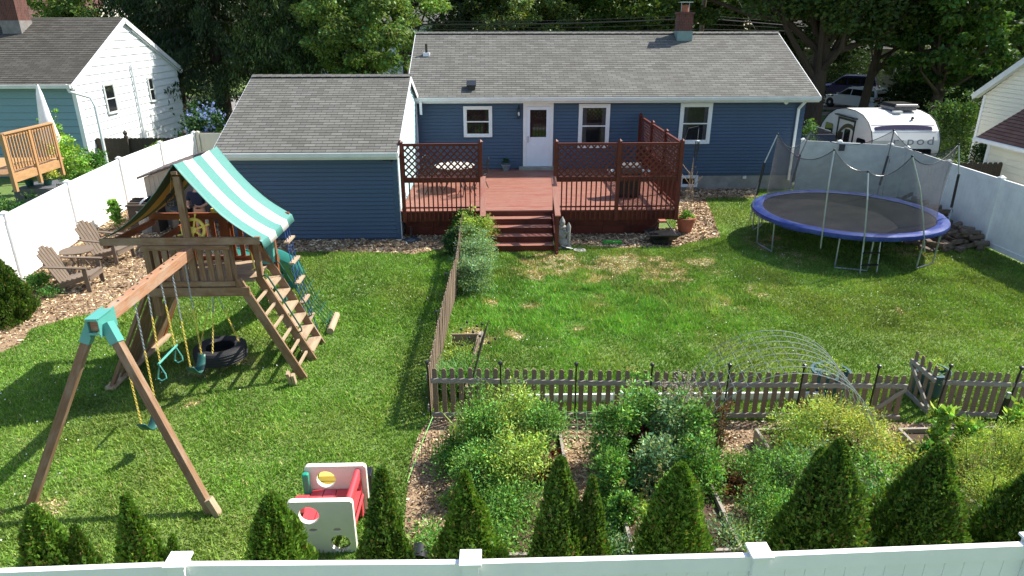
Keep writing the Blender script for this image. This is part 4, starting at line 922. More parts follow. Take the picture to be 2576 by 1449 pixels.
# ================================================================ trampoline
TC = Vector((9.55, 17.65, 0)); TR = 2.42
t = thing('trampoline', 'large round trampoline with blue edge pad, sagging black safety net and ladder on the lawn', 'trampoline', TC)
def ring(r, z, n=64, w=None): return [(TC.x+r*cos(k*2*pi/n), TC.y+r*sin(k*2*pi/n), z) for k in range(n)]
mb = MB(); n = 64; inner = TR-.29; pts = []; fs = []; rr_ = random.Random(3)
for k in range(n):
    a = k*2*pi/n; wv = .018*rr_.uniform(-1, 1)
    for r, z in ((inner, .915), (inner+.12, .945+wv), (TR-.08, .94-wv), (TR, .91+wv*.5), (TR+.015, .86), (TR+.0, .80+wv)): pts.append((TC.x+(r+wv*.4)*cos(a), TC.y+(r+wv*.4)*sin(a), z))
for k in range(n):
    k2 = (k+1) % n
    for j in range(5): fs.append((k*6+j, k*6+j+1, k2*6+j+1, k2*6+j))
mb.faces_idx(pts, fs); M['pad'] = pm('blue_vinyl_pad', srgb(28, 38, 112), .38, .35, 3, .9, 9, spec=.25, col2=srgb(66, 84, 136)); o = mb.build('edge_pad', M['pad'], t, smooth=True)
mb = MB(); mb.lathe([(inner+.08, .89), (inner*.7, .885), (inner*.3, .882), (0, .88)], TC, 48)
m, nt_, b_ = _mat('trampoline_mat'); v_ = mapped(nt_, 'Object'); c_ = mixc(nt_, ramp(nt_, noise(nt_, 1.3, v_, 6, .7), [(.4, (0, 0, 0)), (.7, (1, 1, 1))]), srgb(34, 34, 36), srgb(50, 50, 49)); nt_.links.new(c_, b_.inputs[0]); b_.inputs['Roughness'].default_value = .95; b_.inputs['Specular IOR Level'].default_value = .08; mb.build('jumping_mat', m, t)
mb = MB(); mb.tube(ring(TR-.04, .84, 40), .025, 6, closed=True); mb.build('frame', M['steel'], t)
for a in (250, 300, 350, 40, 90, 140, 190): # U shaped legs
    a0, a1 = radians(a-9), radians(a+9); q = lambda a_, z, k=1: (TC.x+(TR-.05)*k*cos(a_), TC.y+(TR-.05)*k*sin(a_), z)
    mb = MB(); mb.tube([q(a0, .84), q(a0, .12, .985), q(a0, .03, .98)[:2]+(.03,), q(a1, .03, .98)[:2]+(.03,), q(a1, .12, .985), q(a1, .84)], .02, 7); mb.build('leg', M['steel'], t)
POLES = [((1957, 337), 168), ((2099, 377), 232), ((2184, 432), 254), ((2295, 393), 291), ((2412, 363), 340), ((2249, 328), 45), ((2040, 330), 105)]
tops = []
for (px, a) in POLES:
    a = radians(a); b = Vector((TC.x+(TR+.03)*cos(a), TC.y+(TR+.03)*sin(a), .5)); top = WY(px[0], px[1], b.y-.12*sin(a)); tops.append((top, a)); inw = Vector((cos(a), sin(a), 0))
    kink = top.lerp(b, .32)+inw*.10
    mb = MB(); mb.tube([b, b.lerp(kink, .5)+inw*.02, kink, top], .019, 7); po = mb.build('net_pole', M['steel'], t)
    if a > radians(300) or a < radians(180):
        mb = MB(); mb.tube([b.lerp(kink, .45), kink], .032, 7); mb.build('foam_sleeve', M['black'], po)
    mb = MB(); mb.blob(top, .03); mb.build('pole_cap', M['black'], po)
order = sorted(range(len(tops)), key=lambda i: tops[i][1])
nb = MB(); pts = []; fs = []; nseg = 10; cable = []
for ii, i in enumerate(order):
    (p, a), (q, b) = tops[i], tops[order[(ii+1) % len(order)]]
    if b < a: b += 2*pi
    for k in range(nseg):
        f = k/nseg; ang = a+(b-a)*f; sag = .42*4*f*(1-f)*((b-a)/1.1)**1.0; top = p.lerp(q, f); rad = TR-.30-.1*4*f*(1-f); base = Vector((TC.x+(TR-.30)*cos(ang), TC.y+(TR-.30)*sin(ang), .93))
        tt = Vector((top.x, top.y, top.z-sag)); cable.append(tt)
        for j in range(5): g = j/4; m_ = tt.lerp(base, g); pts.append(tuple(m_))
N_ = len(cable)
for k in range(N_):
    for j in range(4): fs.append((k*5+j, k*5+j+1, ((k+1) % N_)*5+j+1, ((k+1) % N_)*5+j))
nb.faces_idx(pts, fs); nb.build('safety_net', M['net'], t, smooth=True)
mb = MB(); mb.tube(cable, .009, 5, closed=True); mb.build('net_cable', M['black'], t)
ld = MB(); a, b = G(2163, 690), G(2205, 688); ta, tb = Vector((a.x, a.y+.12, .88)), Vector((b.x, b.y+.12, .88)); ld.tube([a, ta], .016, 6); ld.tube([b, tb], .016, 6); lo = ld.build('ladder', M['steel'], t)
for f in (.25, .58): mb = MB(); mb.beam(a.lerp(ta, f), b.lerp(tb, f), .06, .03); mb.build('ladder_step', M['black'], lo)

# ================================================================ toy climbing cube
t = thing('toy_climber', 'cream, red and green plastic toy climbing cube at the edge of the lawn', 'toy climber', (-1.95, 6.6, 0))
def holed(mb, u0, u1, z0, z1, y, th, holes, nseg=28):
    """vertical panel facing -y with elliptic holes, built as grid cells pushed to the hole rims"""
    import bmesh
    bm = bmesh.new(); r = .05; loop = []
    for cx_, cz_, a0 in ((u1-r, z0+r, -90), (u1-r, z1-r, 0), (u0+r, z1-r, 90), (u0+r, z0+r, 180)):
        for k in range(5): a = radians(a0+k*22.5); loop.append((cx_+r*cos(a), cz_+r*sin(a)))
    edges = []
    def addloop(l):
        vs = [bm.verts.new((p[0], y, p[1])) for p in l]
        for i in range(len(vs)): edges.append(bm.edges.new((vs[i], vs[(i+1) % len(vs)])))
    addloop(loop)
    for hx, hz, hw, hh in holes: addloop([(hx+hw*cos(k*2*pi/nseg), hz+hh*sin(k*2*pi/nseg)) for k in range(nseg)])
    bmesh.ops.triangle_fill(bm, edges=edges, use_beauty=True, use_dissolve=False)
    bm.verts.ensure_lookup_table(); pts = [tuple(v.co) for v in bm.verts]; fs = [[v.index for v in f.verts] for f in bm.faces]; bm.free()
    nP = len(pts); allp = [(p[0], p[1]-th/2, p[2]) for p in pts]+[(p[0], p[1]+th/2, p[2]) for p in pts]; F_ = [f for f in fs]+[[nP+i for i in reversed(f)] for f in fs]
    k = 0
    for L_ in [len(loop)]+[nseg]*len(holes):
        for i in range(L_): a, b = k+i, k+(i+1) % L_; F_.append((a, b, nP+b, nP+a))
        k += L_
    mb.faces_idx(allp, F_)
mb = MB(); holed(mb, -2.33, -1.60, .0, .71, 6.30, .06, [(-2.10, .52, .115, .115), (-1.78, .12, .115, .115), (-2.07, .315, .045, .02), (-1.80, .315, .045, .02)]); mb.build('front_panel', M['plas_cream'], t, bevel=.008)
mb = MB(); holed(mb, -2.30, -1.56, .0, .71, 6.95, .06, [(-2.05, .52, .115, .115)]); mb.build('back_panel', M['plas_cream'], t, bevel=.008)
mb = MB(); mb.box(-2.07-.05, -2.07+.05, 6.32, 6.34, .30, .33); mb.box(-1.85, -1.75, 6.32, 6.34, .30, .33); mb.build('peg', M['plas_red'], t)
mb = MB()
for k in range(4): mb.box(-2.22+k*.15, -2.08+k*.15, 6.34, 6.91, .36, .385)
mb.build('platform', M['plas_red'], t)
mb = MB(); mb.tube([(-1.67, 6.34, .62), (-1.66, 6.92, .64)], .04, 8); mb.beam((-1.65, 6.35, .58), (-1.64, 6.92, .58), .03, .08); mb.prism([(-1.66, 6.34, .58), (-1.66, 6.42, .05), (-1.66, 6.36, .0), (-1.66, 6.34, 0)], (.04, 0, 0)); mb.prism([(-1.66, 6.91, .58), (-1.66, 6.8, .05), (-1.66, 6.86, .0), (-1.66, 6.91, 0)], (.04, 0, 0)); mb.beam((-1.62, 6.36, .3), (-1.62, 6.9, .3), .03, .05); mb.build('side_panel', M['plas_red'], t, bevel=.01)
for y in (6.38, 6.86):
    mb = MB(); mb.box(-2.31, -2.23, y-.035, y+.035, .05, .66); mb.build('green_post', M['plas_green'], t, bevel=.02)
mb = MB(); mb.prism([(-2.36, 6.48, .38), (-2.36, 6.78, .38), (-2.36, 6.74, .44), (-2.36, 6.68, .47), (-2.36, 6.58, .47), (-2.36, 6.52, .44)], (.15, 0, 0)); mb.prism([(-2.22, 6.5, .38), (-2.22, 6.76, .38), (-2.75, 6.74, .02), (-2.75, 6.52, .02)], (0, 0, -.03)); mb.build('toy_slide', M['plas_red'], t, bevel=.01)
t = thing('toy_truck', 'yellow and black toy truck lying behind the toy climber', 'toy truck', (-1.85, 7.25, 0))
mb = MB(); mb.box(-2.2, -1.75, 7.12, 7.3, .34, .42); mb.box(-2.16, -1.8, 7.1, 7.32, .12, .34); mb.build('body', M['yellow'], t, bevel=.01); mb = MB(); mb.box(-1.73, -1.55, 7.12, 7.3, .15, .42); mb.build('cab', M['black'], t, bevel=.01)
for x in (-2.08, -1.65): mb = MB(); mb.T = Matrix.Translation((x, 7.2, .1))@Matrix.Rotation(pi/2, 4, 'X'); mb.lathe([(.04, -.12), (.1, -.12), (.1, .12), (.04, .12)], n=14); mb.build('wheel', M['rubber'], t)

# ================================================================ things around the deck
def pot(mb, c, r, h): mb.lathe([(r*.66, 0), (r*.96, h*.86), (r*1.08, h*.86), (r*1.08, h), (r*.93, h), (r*.9, h*.88), (0, h*.88)], c, 24)
c = G(1728, 590); c.y += .25; t = thing('terracotta_pot', 'large terracotta pot with leafy plant and cane trellis right of the deck', 'plant pot', c); mb = MB(); pot(mb, c, .27, .45); mb.build('pot', M['terracotta'], t, smooth=True); POT1 = (t, c.copy())
mb = MB()
for k in range(5): a = k*1.26; mb.tube([(c.x+.14*cos(a), c.y+.14*sin(a), .4), (c.x+.10*cos(a)+.04, c.y+.1*sin(a), 1.1), (c.x+.05, c.y, 1.75+.1*k)], .007, 4)
for z in (.7, .95, 1.2): mb.tube([(c.x+.02+.11*cos(k*pi/4), c.y+.11*sin(k*pi/4), z) for k in range(8)], .005, 4, closed=True)
rr_ = random.Random(9)
for k in range(9):
    a = rr_.uniform(0, 6.3); p = Vector((c.x+.03, c.y, rr_.uniform(1.2, 1.7))); q = [p]
    for j in range(4): p = p+Vector((cos(a)*.09, sin(a)*.05, .10)); a += rr_.uniform(-.5, .5); q.append(p)
    mb.tube(q, .006, 4)
mb.build('trellis', M['play_grey'], t)
c = G(1273, 429, DZ); t = thing('small_planter', 'small galvanised pot with a dark green plant on the deck by the door', 'plant pot', c); mb = MB(); pot(mb, c, .16, .22); mb.build('pot', pm('zinc', srgb(120, 128, 136), .5, .2, 6), t, smooth=True); POT2 = (t, c.copy())
# square fire pit with pyramid hood
c = Vector((4.62, 17.85, 0)); t = thing('fire_pit', 'square black fire pit with rusty wire hood in front of the deck', 'fire pit', c)
mb = MB(); mb.box(4.36, 4.88, 17.62, 18.05, 0, .16); mb.prism([(4.30, 17.55, .16), (4.94, 17.55, .16), (5.02, 17.45, .30), (4.22, 17.45, .30)], (0, .65, 0)); mb.build('bowl', M['black'], t)
mb = MB()
for a, b in (((4.18, 17.42), (5.06, 17.42)), ((5.06, 17.42), (5.06, 18.1)), ((5.06, 18.1), (4.18, 18.1)), ((4.18, 18.1), (4.18, 17.42))): mb.beam((*a, .32), (*b, .32), .02, .02)
for a, b in ((4.30, 17.52), (4.94, 17.52), (4.94, 18.02), (4.30, 18.02)): mb.beam((a, b, .33), (4.62+(a-4.62)*.35, 17.8+(b-17.8)*.3, .60), .018, .018)
mb.build('hood_frame', M['black'], t); mb = MB(); mb.prism([(4.50, 17.70, .60), (4.74, 17.70, .60), (4.71, 17.72, .65), (4.53, 17.72, .65)], (0, .2, 0)); mb.build('hood_cap', M['terracotta'], t)
# garden statue: seated figure holding a pillar
c = Vector((1.90, 17.42, 0)); t = thing('garden_statue', 'grey stone garden statue of a figure standing beside the red steps', 'statue', c)
mb = MB(); mb.box(c.x-.16, c.x+.20, c.y-.14, c.y+.14, 0, .07); mb.blob((c.x-.02, c.y, .18), (.16, .13, .14), amp=.2, seed=1); mb.blob((c.x-.04, c.y, .40), (.13, .11, .17), amp=.25, seed=2); mb.blob((c.x-.06, c.y+.02, .58), (.11, .09, .09), amp=.25, seed=5); mb.blob((c.x-.05, c.y-.01, .72), (.075, .08, .085), amp=.12, seed=3); mb.lathe([(.075, 0), (.05, .06), (.0, .14)], (c.x-.05, c.y, .75), 10)
mb.tube([(c.x+.13, c.y-.02, .05), (c.x+.12, c.y-.03, .35), (c.x+.12, c.y-.03, .62), (c.x+.12, c.y-.03, .72)], [.06, .05, .065, .015], 9); mb.tube([(c.x-.02, c.y-.06, .56), (c.x+.06, c.y-.1, .46), (c.x+.13, c.y-.07, .50)], [.04, .035, .03], 7); mb.tube([(c.x-.12, c.y-.03, .55), (c.x-.13, c.y-.09, .42), (c.x-.03, c.y-.12, .36)], [.04, .035, .03], 7); mb.build('figure', M['stone'], t, smooth=True)
# dustpan-like white tray and paving ring
t = thing('black_tray', 'black and white plastic tray lying beside the stone statue', 'tray', G(1428, 628)); c = t.location; mb = MB(); mb.T = Matrix.Translation(c)@Matrix.Rotation(radians(40), 4, 'Z')@Matrix.Rotation(radians(20), 4, 'Y'); mb.box(-.17, .17, -.08, .08, .03, .05); mb.build('tray', M['black'], t); mb = MB(); mb.T = Matrix.Translation(c)@Matrix.Rotation(radians(40), 4, 'Z')@Matrix.Rotation(radians(20), 4, 'Y'); mb.tube([(-.18, -.09, .06), (.18, -.09, .06), (.18, .09, .06), (-.18, .09, .06)], .012, 5, closed=True); mb.build('rim', M['white'], t)
c = G(1458, 631); mb = MB(); mb.lathe([(.17, 0), (.16, .035), (.12, .03), (.10, .02), (0, .02)], c, 18); tag(mb.build('splash_stone', M['stone'], None), 'round grey decorative stone lying on the grass by the statue', 'stone')
c = G(1540, 612); mb = MB(); mb.box(c.x-.26, c.x+.26, c.y-.1, c.y+.12, .0, .05); tag(mb.build('door_mat', pm('bright_green_turf', srgb(50, 150, 40), .9, .3, 60, .5, 200)), 'bright green artificial turf mat lying in front of the deck skirt', 'mat')
# umbrella base
c = G(1036, 606); t = thing('umbrella_base', 'black square parasol base without parasol beside the garage corner', 'parasol base', c); mb = MB(); mb.T = Matrix.Translation(c)@Matrix.Rotation(radians(35), 4, 'Z'); mb.box(-.2, .2, -.2, .2, 0, .05); mb.lathe([(.2, .05), (.06, .09), (.05, .1)], n=4); mb.build('base', pm('dark_slate', srgb(66, 78, 88), .4, .15, 4), t); mb = MB(); mb.tube([(c.x, c.y, .08), (c.x, c.y, .42)], .03, 8); mb.build('tube', M['black'], t)
# wrought iron patio set on the deck
t = thing('patio_table', 'round black wrought iron patio table on the deck behind the left railing', 'table', (-1.15, 21.1, DZ)); c = t.location
mb = MB(); mb.lathe([(.60, .70), (.62, .71), (.62, .725), (0, .73)], c, 30); mb.build('table_top', pm('pale_mesh_top', srgb(190, 186, 176), .5, .2, 8), t)
for a in (40, 130, 220, 310):
    a = radians(a); mb = MB(); mb.tube([(c.x+.5*cos(a), c.y+.5*sin(a), DZ+.7), (c.x+.22*cos(a), c.y+.22*sin(a), DZ+.35), (c.x+.45*cos(a), c.y+.45*sin(a), DZ+.0)], .016, 6); mb.build('leg', M['black'], t)
def iron_chair(label):
    t = thing('iron_chair', label, 'patio chair', (0, 0, 0), 'wrought iron patio chairs'); k = M['black']
    mb = MB(); mb.tube([(.22*cos(i*pi/8), .22*sin(i*pi/8), .44) for i in range(16)], .012, 5, closed=True)
    for i in range(-3, 4): w_ = sqrt(max(0, .22**2-(i*.06)**2)); mb.beam((i*.06, -w_, .44), (i*.06, w_, .44), .018, .006); mb.beam((-w_, i*.06, .447), (w_, i*.06, .447), .018, .006)
    mb.build('seat', k, t)
    mb = MB(); mb.tube([(-.18, -.2, .44), (-.22, -.22, .75), (-.25, -.15, .88), (-.26, 0, .93), (-.25, .15, .88), (-.22, .22, .75), (-.18, .2, .44)], .013, 6)
    for y in (-.12, -.04, .04, .12): mb.tube([(-.2, y*.9, .45), (-.23, y*1.2, .65), (-.25, y*.8, .88)], .008, 5)
    mb.build('backrest', k, t)
    for sx in (-1, 1):
        for sy in (-1, 1): mb = MB(); mb.tube([(sx*.17, sy*.16, .44), (sx*.13, sy*.13, .22), (sx*.22, sy*.21, 0)], .012, 6); mb.build('leg', k, t)
    for s in (-1, 1): mb = MB(); mb.tube([(-.22, s*.22, .68), (0, s*.26, .68), (.18, s*.24, .62), (.17, s*.2, .44)], .011, 5); mb.build('armrest', k, t)
    return t
ic = iron_chair('black wrought iron chair nearest the left end of the deck railing'); ic.location = (-1.75, 20.35, DZ); ic.rotation_euler.z = radians(70)
dup(ic, (-.75, 20.25, DZ), radians(110), 'black wrought iron chair in front of the patio table near the steps'); dup(ic, (-.35, 21.3, DZ), radians(185), 'black wrought iron chair between the patio table and the opening of the railing')
dup(ic, (-1.9, 21.6, DZ), radians(-40), 'black wrought iron chair behind the patio table beside the pale garage wall')
# barbecue
t = thing('barbecue', 'dark gas barbecue standing on the deck behind the right lattice panel', 'barbecue', (4.05, 19.9, DZ)); mb = MB(); mb.box(3.72, 4.38, 19.7, 20.15, DZ+.08, DZ+.78); mb.build('cabinet', M['black'], t, bevel=.01); mb = MB(); mb.T = Matrix.Translation((4.05, 19.92, DZ+.8))@Matrix.Rotation(pi/2, 4, 'Y'); mb.lathe([(.0, -.34), (.24, -.34), (.24, .34), (0, .34)], n=18, sx=.9); mb.build('lid', pm('charcoal_enamel', srgb(90, 88, 86), .35, .1), t)
for s in (-1, 1): mb = MB(); mb.box(4.05+s*.36, 4.05+s*.62, 19.75, 20.1, DZ+.74, DZ+.78); mb.build('side_shelf', M['steel'], t)
for sx in (3.78, 4.32): mb = MB(); mb.T = Matrix.Translation((sx, 19.8, DZ+.05))@Matrix.Rotation(pi/2, 4, 'X'); mb.lathe([(0, -.02), (.05, -.02), (.05, .02), (0, .02)], n=10); mb.build('wheel', M['rubber'], t)
# wind chime on a shepherd hook by the deck corner
t = thing('wind_chime', 'black tube wind chime hanging in front of the right window', 'wind chime', (5.62, 18.6, 2.5)); top = WY(1755, 352, 18.6)
mb = MB(); mb.tube([(top.x, top.y, 3.0), (top.x, top.y, top.z+.25), (top.x, top.y, top.z)], .004, 4); mb.lathe([(.0, .02), (.07, 0), (.07, -.02), (0, -.02)], top-Vector((0, 0, .02)), 12); mb.build('hanger', M['steel'], t)
for k in range(5): a = k*1.256; l = .28+.05*k; mb = MB(); mb.tube([(top.x+.05*cos(a), top.y+.05*sin(a), top.z-.05), (top.x+.05*cos(a), top.y+.05*sin(a), top.z-.05-l)], .009, 6); mb.build('chime_tube', M['black'], t)
mb = MB(); mb.tube([(top.x, top.y, top.z-.02), (top.x, top.y, top.z-.75)], .003, 4); mb.lathe([(0, -.01), (.045, -.01), (.045, .01), (0, .01)], (top.x, top.y, top.z-.75), 10); mb.build('clapper', M['black'], t)
mb = MB(); mb.tube([(5.2, 18.5, 2.60), (5.3, 18.52, 3.0), (top.x, top.y, 3.05), (top.x, top.y, 2.98)], .008, 5); mb.build('hook', M['black'], t)
# decking clip: white flashing bit on the deck edge
# ================================================================ shed, bins
t = thing('garden_shed', 'tan and brown resin garden shed with brown shingled roof behind the play fort', 'shed', (-9.3, 20.3, 0))
sx0, sx1, sy0, sy1 = -10.1, -7.9, 19.9, 21.6
mb = MB(); mb.box(sx0, sx1, sy0, sy1, 0, 1.46); mb.prism([(sx0, sy0, 1.46), (sx1, sy0, 1.46), ((sx0+sx1)/2, sy0, 1.84)], (0, sy1-sy0, 0))
for k in range(1, 16): x = sx0+(sx1-sx0)*k/16; mb.box(x-.01, x+.01, sy0-.008, sy0-.001, .05, 1.5)
mb.build('wall', M['resin_tan'], t)
mb = MB(); mx_ = (sx0+sx1)/2
for s, xe in ((-1, sx0-.12), (1, sx1+.12)):
    for k in range(6):
        f0, f1 = k/6, (k+1)/6; a = (xe+(mx_-xe)*f0, 1.47+.42*f0); b = (xe+(mx_-xe)*f1, 1.47+.42*f1); mb.prism([(a[0], sy0-.15, a[1]+.03), (b[0], sy0-.15, b[1]+.005), (b[0], sy0-.15, b[1]-.03), (a[0], sy0-.15, a[1]-.03)], (0, sy1-sy0+.3, 0))
mb.build('roof', M['resin_brown'], t)
mb = MB(); mb.box(-9.35, -8.0, sy0-.03, sy0-.01, .08, 1.40); mb.box(-8.69, -8.67, sy0-.04, sy0-.03, .08, 1.40)
mb.build('door', M['resin_brown'], t)
c = G(366, 590); c.y += .3; t = thing('trash_can', 'ribbed galvanised metal trash can between the white fence and the play fort', 'trash can', c); mb = MB(); pr = []
mb.lathe([(.23, 0), (.24, .04), (.27, .62), (.28, .64), (.28, .66), (.26, .66), (.22, .06), (0, .06)], c, 30)
for k in range(30): a = k*pi/15; mb.tube([(c.x+.243*cos(a), c.y+.243*sin(a), .1), (c.x+.268*cos(a), c.y+.268*sin(a), .6)], .008, 4)
mb.build('body', M['steel'], t, smooth=True); mb = MB(); mb.T = Matrix.Translation((c.x-.1, c.y+.15, .78))@Matrix.Rotation(radians(-50), 4, 'Y'); mb.lathe([(.29, 0), (.29, .03), (.2, .07), (0, .09)], n=24); mb.build('lid', M['steel'], t)
c = Vector((-8.9, 19.3, 0)); t = thing('compost_bin', 'black plastic compost bin in front of the resin shed', 'bin', c); mb = MB(); mb.lathe([(.34, 0), (.28, .62), (.30, .64), (.30, .70), (0, .74)], c, 8); mb.build('body', M['black'], t); mb = MB(); mb.lathe([(.31, .705), (.2, .76), (0, .78)], c, 8); mb.build('lid', M['black'], t)
c = Vector((-10.3, 19.4, 0)); t = thing('storage_bench', 'dark brown slatted resin storage box against the white fence beside the shed', 'storage box', c); mb = MB(); mb.box(-10.35, -9.55, 19.15, 19.7, 0, .78); mb.build('body', M['dark_wood'], t); mb = MB()
for k in range(4): mb.box(-10.39, -9.51, 19.12+k*.155, 19.25+k*.155, .79+.03*k, .83+.03*k)
mb.build('lid', M['dark_wood'], t)

# ================================================================ firewood pile
rr_ = random.Random(21); protos = []
LGRP = 'firewood logs in the pile by the right fence'; LLAB = 'split grey firewood log in the heap against the right white fence'
def log_mesh(kind):
    mb = MB(); L = rr_.uniform(.36, .5); k = kind; r = rr_.uniform(.055, .09)
    if k == 0: pr = [(r*cos(a), r*sin(a)) for a in [i*pi/5 for i in range(10)]]
    elif k == 1: pr = [(0, 0), (r*1.6, 0), (r*1.4, r*.9), (r*.7, r*1.4), (0, r*1.5)]
    else: pr = [(-r, -r*.6), (r, -r*.6), (r*.8, r*.6), (-r*.8, r*.5)]
    mb.prism([(x, -L/2, z+r) for x, z in pr], (0, L, 0)); return mb.build('firewood_log', M['log'] if k != 2 else M['grey_wood'])
for k in range(6): protos.append(log_mesh(k % 3))
cnt = 0
for row in range(14):
    y = 16.9+row*.30; hgt = 2 if row < 1 else (4 if row < 4 else 6 if row < 12 else 4)
    for lev in range(hgt):
        nx_ = max(1, 6-lev)
        for j in range(nx_):
            if rr_.random() < .3: continue
            x = 13.12-.12-j*.30-rr_.uniform(0, .08)-lev*.03; z = lev*.115
            o = protos[cnt % 6] if cnt < 6 else protos[cnt % 6].copy()
            if cnt >= 6: C.objects.link(o)
            o.location = (x, y+rr_.uniform(-.08, .08), z); o.rotation_euler = (rr_.uniform(-.15, .15), rr_.uniform(-.2, .2), rr_.uniform(-.7, .7)+(pi/2 if rr_.random() < .7 else 0))
            tag(o, LLAB, 'firewood', LGRP); cnt += 1
c = G(1948, 607); mb = MB(); mb.beam((c.x-.18, c.y-.05, .05), (c.x+.2, c.y+.1, .06), .05, .03); tag(mb.build('wood_offcut', M['new_wood']), 'pale yellow wood offcut lying in the grass under the trampoline', 'wood offcut')

# ================================================================ left neighbour's house, deck and yard
LX, LY0, LY1 = -15.6, 27.0, 36.0; LEZ = 3.55; LRZ = 5.80; LRY = 31.5
lh = thing('neighbour_house', 'white sided neighbour house with dark shingle roof behind the left white fence', 'house', (-20, 27, 0))
mb = MB(); siding(mb, (0, LY0, 0), BX, -BY, [(-34, .1), (LX, .1), (LX, LEZ), (-34, LEZ)], .26, .022); mb.box(-33.9, LX-.03, LY0+.05, LY1, 0, LEZ); mb.build('wall', M['teal_side'], lh)
mb = MB(); siding(mb, (LX, 0, 0), BY, BX, [(LY0, .1), (LY1, .1), (LY1, LEZ), (LRY, LRZ-.05), (LY0, LEZ)], .30, .03, .035); mb.build('gable_wall', M['white_side'], lh)
mb = MB(); e0, e1 = -34.4, LX+.12; E0, E1, R0, R1 = (e0, LY0-.35, LEZ-.05), (e1, LY0-.35, LEZ-.05), (e0, LRY, LRZ+.02), (e1, LRY, LRZ+.02); B0, B1 = (e0, LY1+.35, LEZ-.05), (e1, LY1+.35, LEZ-.05)
roof_plane(mb, E0, E1, R0, R1, .15, .014); roof_plane(mb, B1, B0, R1, R0, .15, .014); slab(mb, [E0, E1, R1, R0], .08); slab(mb, [B1, B0, R0, R1], .08); lr = mb.build('roof', M['shingle_dark'], lh)
mb = MB(); mb.beam((e1+.012, LY0-.35, LEZ-.15), (e1+.012, LRY, LRZ-.08), .025, .2); mb.build('rake_board', M['white'], lh); mb = MB(); mb.beam((e1+.012, LY1+.35, LEZ-.15), (e1+.012, LRY, LRZ-.08), .025, .2); mb.beam((e1-.06, LY1+.3, LEZ-.28), (e1-.06, LRY+.6, LRZ-.5), .09, .05); mb.build('rake_board', M['white'], lh)
mb = MB(); mb.prism([(e0, LY0-.36+p[0], LEZ-.05+p[1]) for p in pts_gut] if 'pts_gut' in globals() else [(e0, LY0-.36, LEZ-.05), (e0, LY0-.36, LEZ-.18), (e0, LY0-.48, LEZ-.18), (e0, LY0-.49, LEZ-.05)], (e1-e0, 0, 0)); mb.build('gutter', M['gutter'], lh)
mb = MB(); mb.box(LX+.0, LX+.03, LY0-.03, LY0+.12, 0, LEZ); mb.box(LX-.12, LX+.0, LY0-.03, LY0-.0, 0, LEZ); mb.build('corner_board', M['white'], lh)
mb = MB(); a = WY(165, 213, LY0-.4); mb.tube([(a.x, a.y, a.z), (a.x+.05, a.y+.05, a.z-.25), (a.x+.62, LY0-.08, a.z-.5), (a.x+.72, LY0-.08, a.z-.8), (a.x+.72, LY0-.08, .2)], .055, 8); mb.build('downspout', M['white'], lh)
Tg = frameT((LX+.03, 0, 0), BY, BX)
for (xa, xb, ya, yb) in ((254, 296, 210, 282), (366, 391, 193, 254)):
    p, q = WX(xa, ya, LX), WX(xb, yb, LX); q2 = WX(xa, yb-10, LX); zlo = min(q.z, q2.z); window(lh, Tg, p.y, q.y, zlo, p.z-.03, tr=.05, mat=M['gutter'])
mb = MB(); p, q = WX(324, 163, LX), WX(352, 338, LX); mb.tube([(LX+.08, p.y, p.z), (LX+.09, p.y+.0, p.z-.1), (LX+.09, p.y, .3)], .05, 8); mb.build('downspout', M['white'], lh)
c = WY(38, 60, 30.5); mb = MB(); mb.box(c.x-.36, c.x+.36, 30.2, 31.0, 4.9, 7.2); mb.build('chimney', M['brick'], lr); mb = MB(); mb.box(c.x-.38, c.x+.38, 30.18, 31.02, 4.9, 5.7); mb.build('flashing', pm('grey_mortar', srgb(128, 124, 120), .9, .3, 5), lr)
# wooden deck of the neighbour
t = thing('neighbour_deck', 'new orange pine deck railing of the neighbour at the left edge behind the white fence', 'deck', (-14.2, 19.5, 0))
RX = -13.6; ya_, yb_ = WX(3, 338, RX), WX(128, 312, RX); yA, yB = ya_.y, yb_.y; zt = (ya_.z+yb_.z)/2
P_(lambda m: (m.box(RX-.07, RX+.07, yA, yB, zt, zt+.04), m.box(RX-.02, RX+.02, yA, yB, zt-.1, zt), m.box(RX-.02, RX+.02, yA, yB, zt-1.0, zt-.93)), 'rail', 'new_wood', t)
k = int((yB-yA)/.13)
for i in range(k): y = yA+.1+i*(yB-yA-.1)/k; P_(lambda m: m.box(RX-.018+.03, RX+.018+.03, y-.018, y+.018, zt-1.0, zt-.05), 'baluster', 'new_wood', t)
for y in (yA, (yA+yB)/2, yB): P_(lambda m: m.box(RX-.05, RX+.05, y-.05, y+.05, zt-1.6, zt+.02), 'post', 'new_wood', t)
P_(lambda m: m.box(RX-.02, RX+.02, yA, yB, zt-1.35, zt-1.12), 'rim_joist', 'new_wood', t)
P_(lambda m: m.box(RX-3.5, RX-.03, yA, yB+.3, zt-1.15, zt-1.10), 'floor', 'new_wood', t)
P_(lambda m: m.box(RX-3.5, RX-.06, yA-.05, yA-.0, zt-.08, zt), 'rail', 'new_wood', t)
# folded white parasol
t = thing('folded_parasol', 'folded pale grey parasol standing on the neighbour deck', 'parasol', (-15.6, 23.5, 1)); a = WY(93, 212, 23.5); mb = MB(); mb.lathe([(.03, 0), (.10, -.3), (.19, -1.0), (.32, -1.75), (.25, -1.9), (0, -1.85)], a, 12, sx=1, sy=.8); mb.build('canopy', M['vinyl_dirty'], t, smooth=True); mb = MB(); mb.tube([(a.x, a.y, a.z), (a.x, a.y, .6)], .03, 6); mb.build('pole', M['steel'], t)
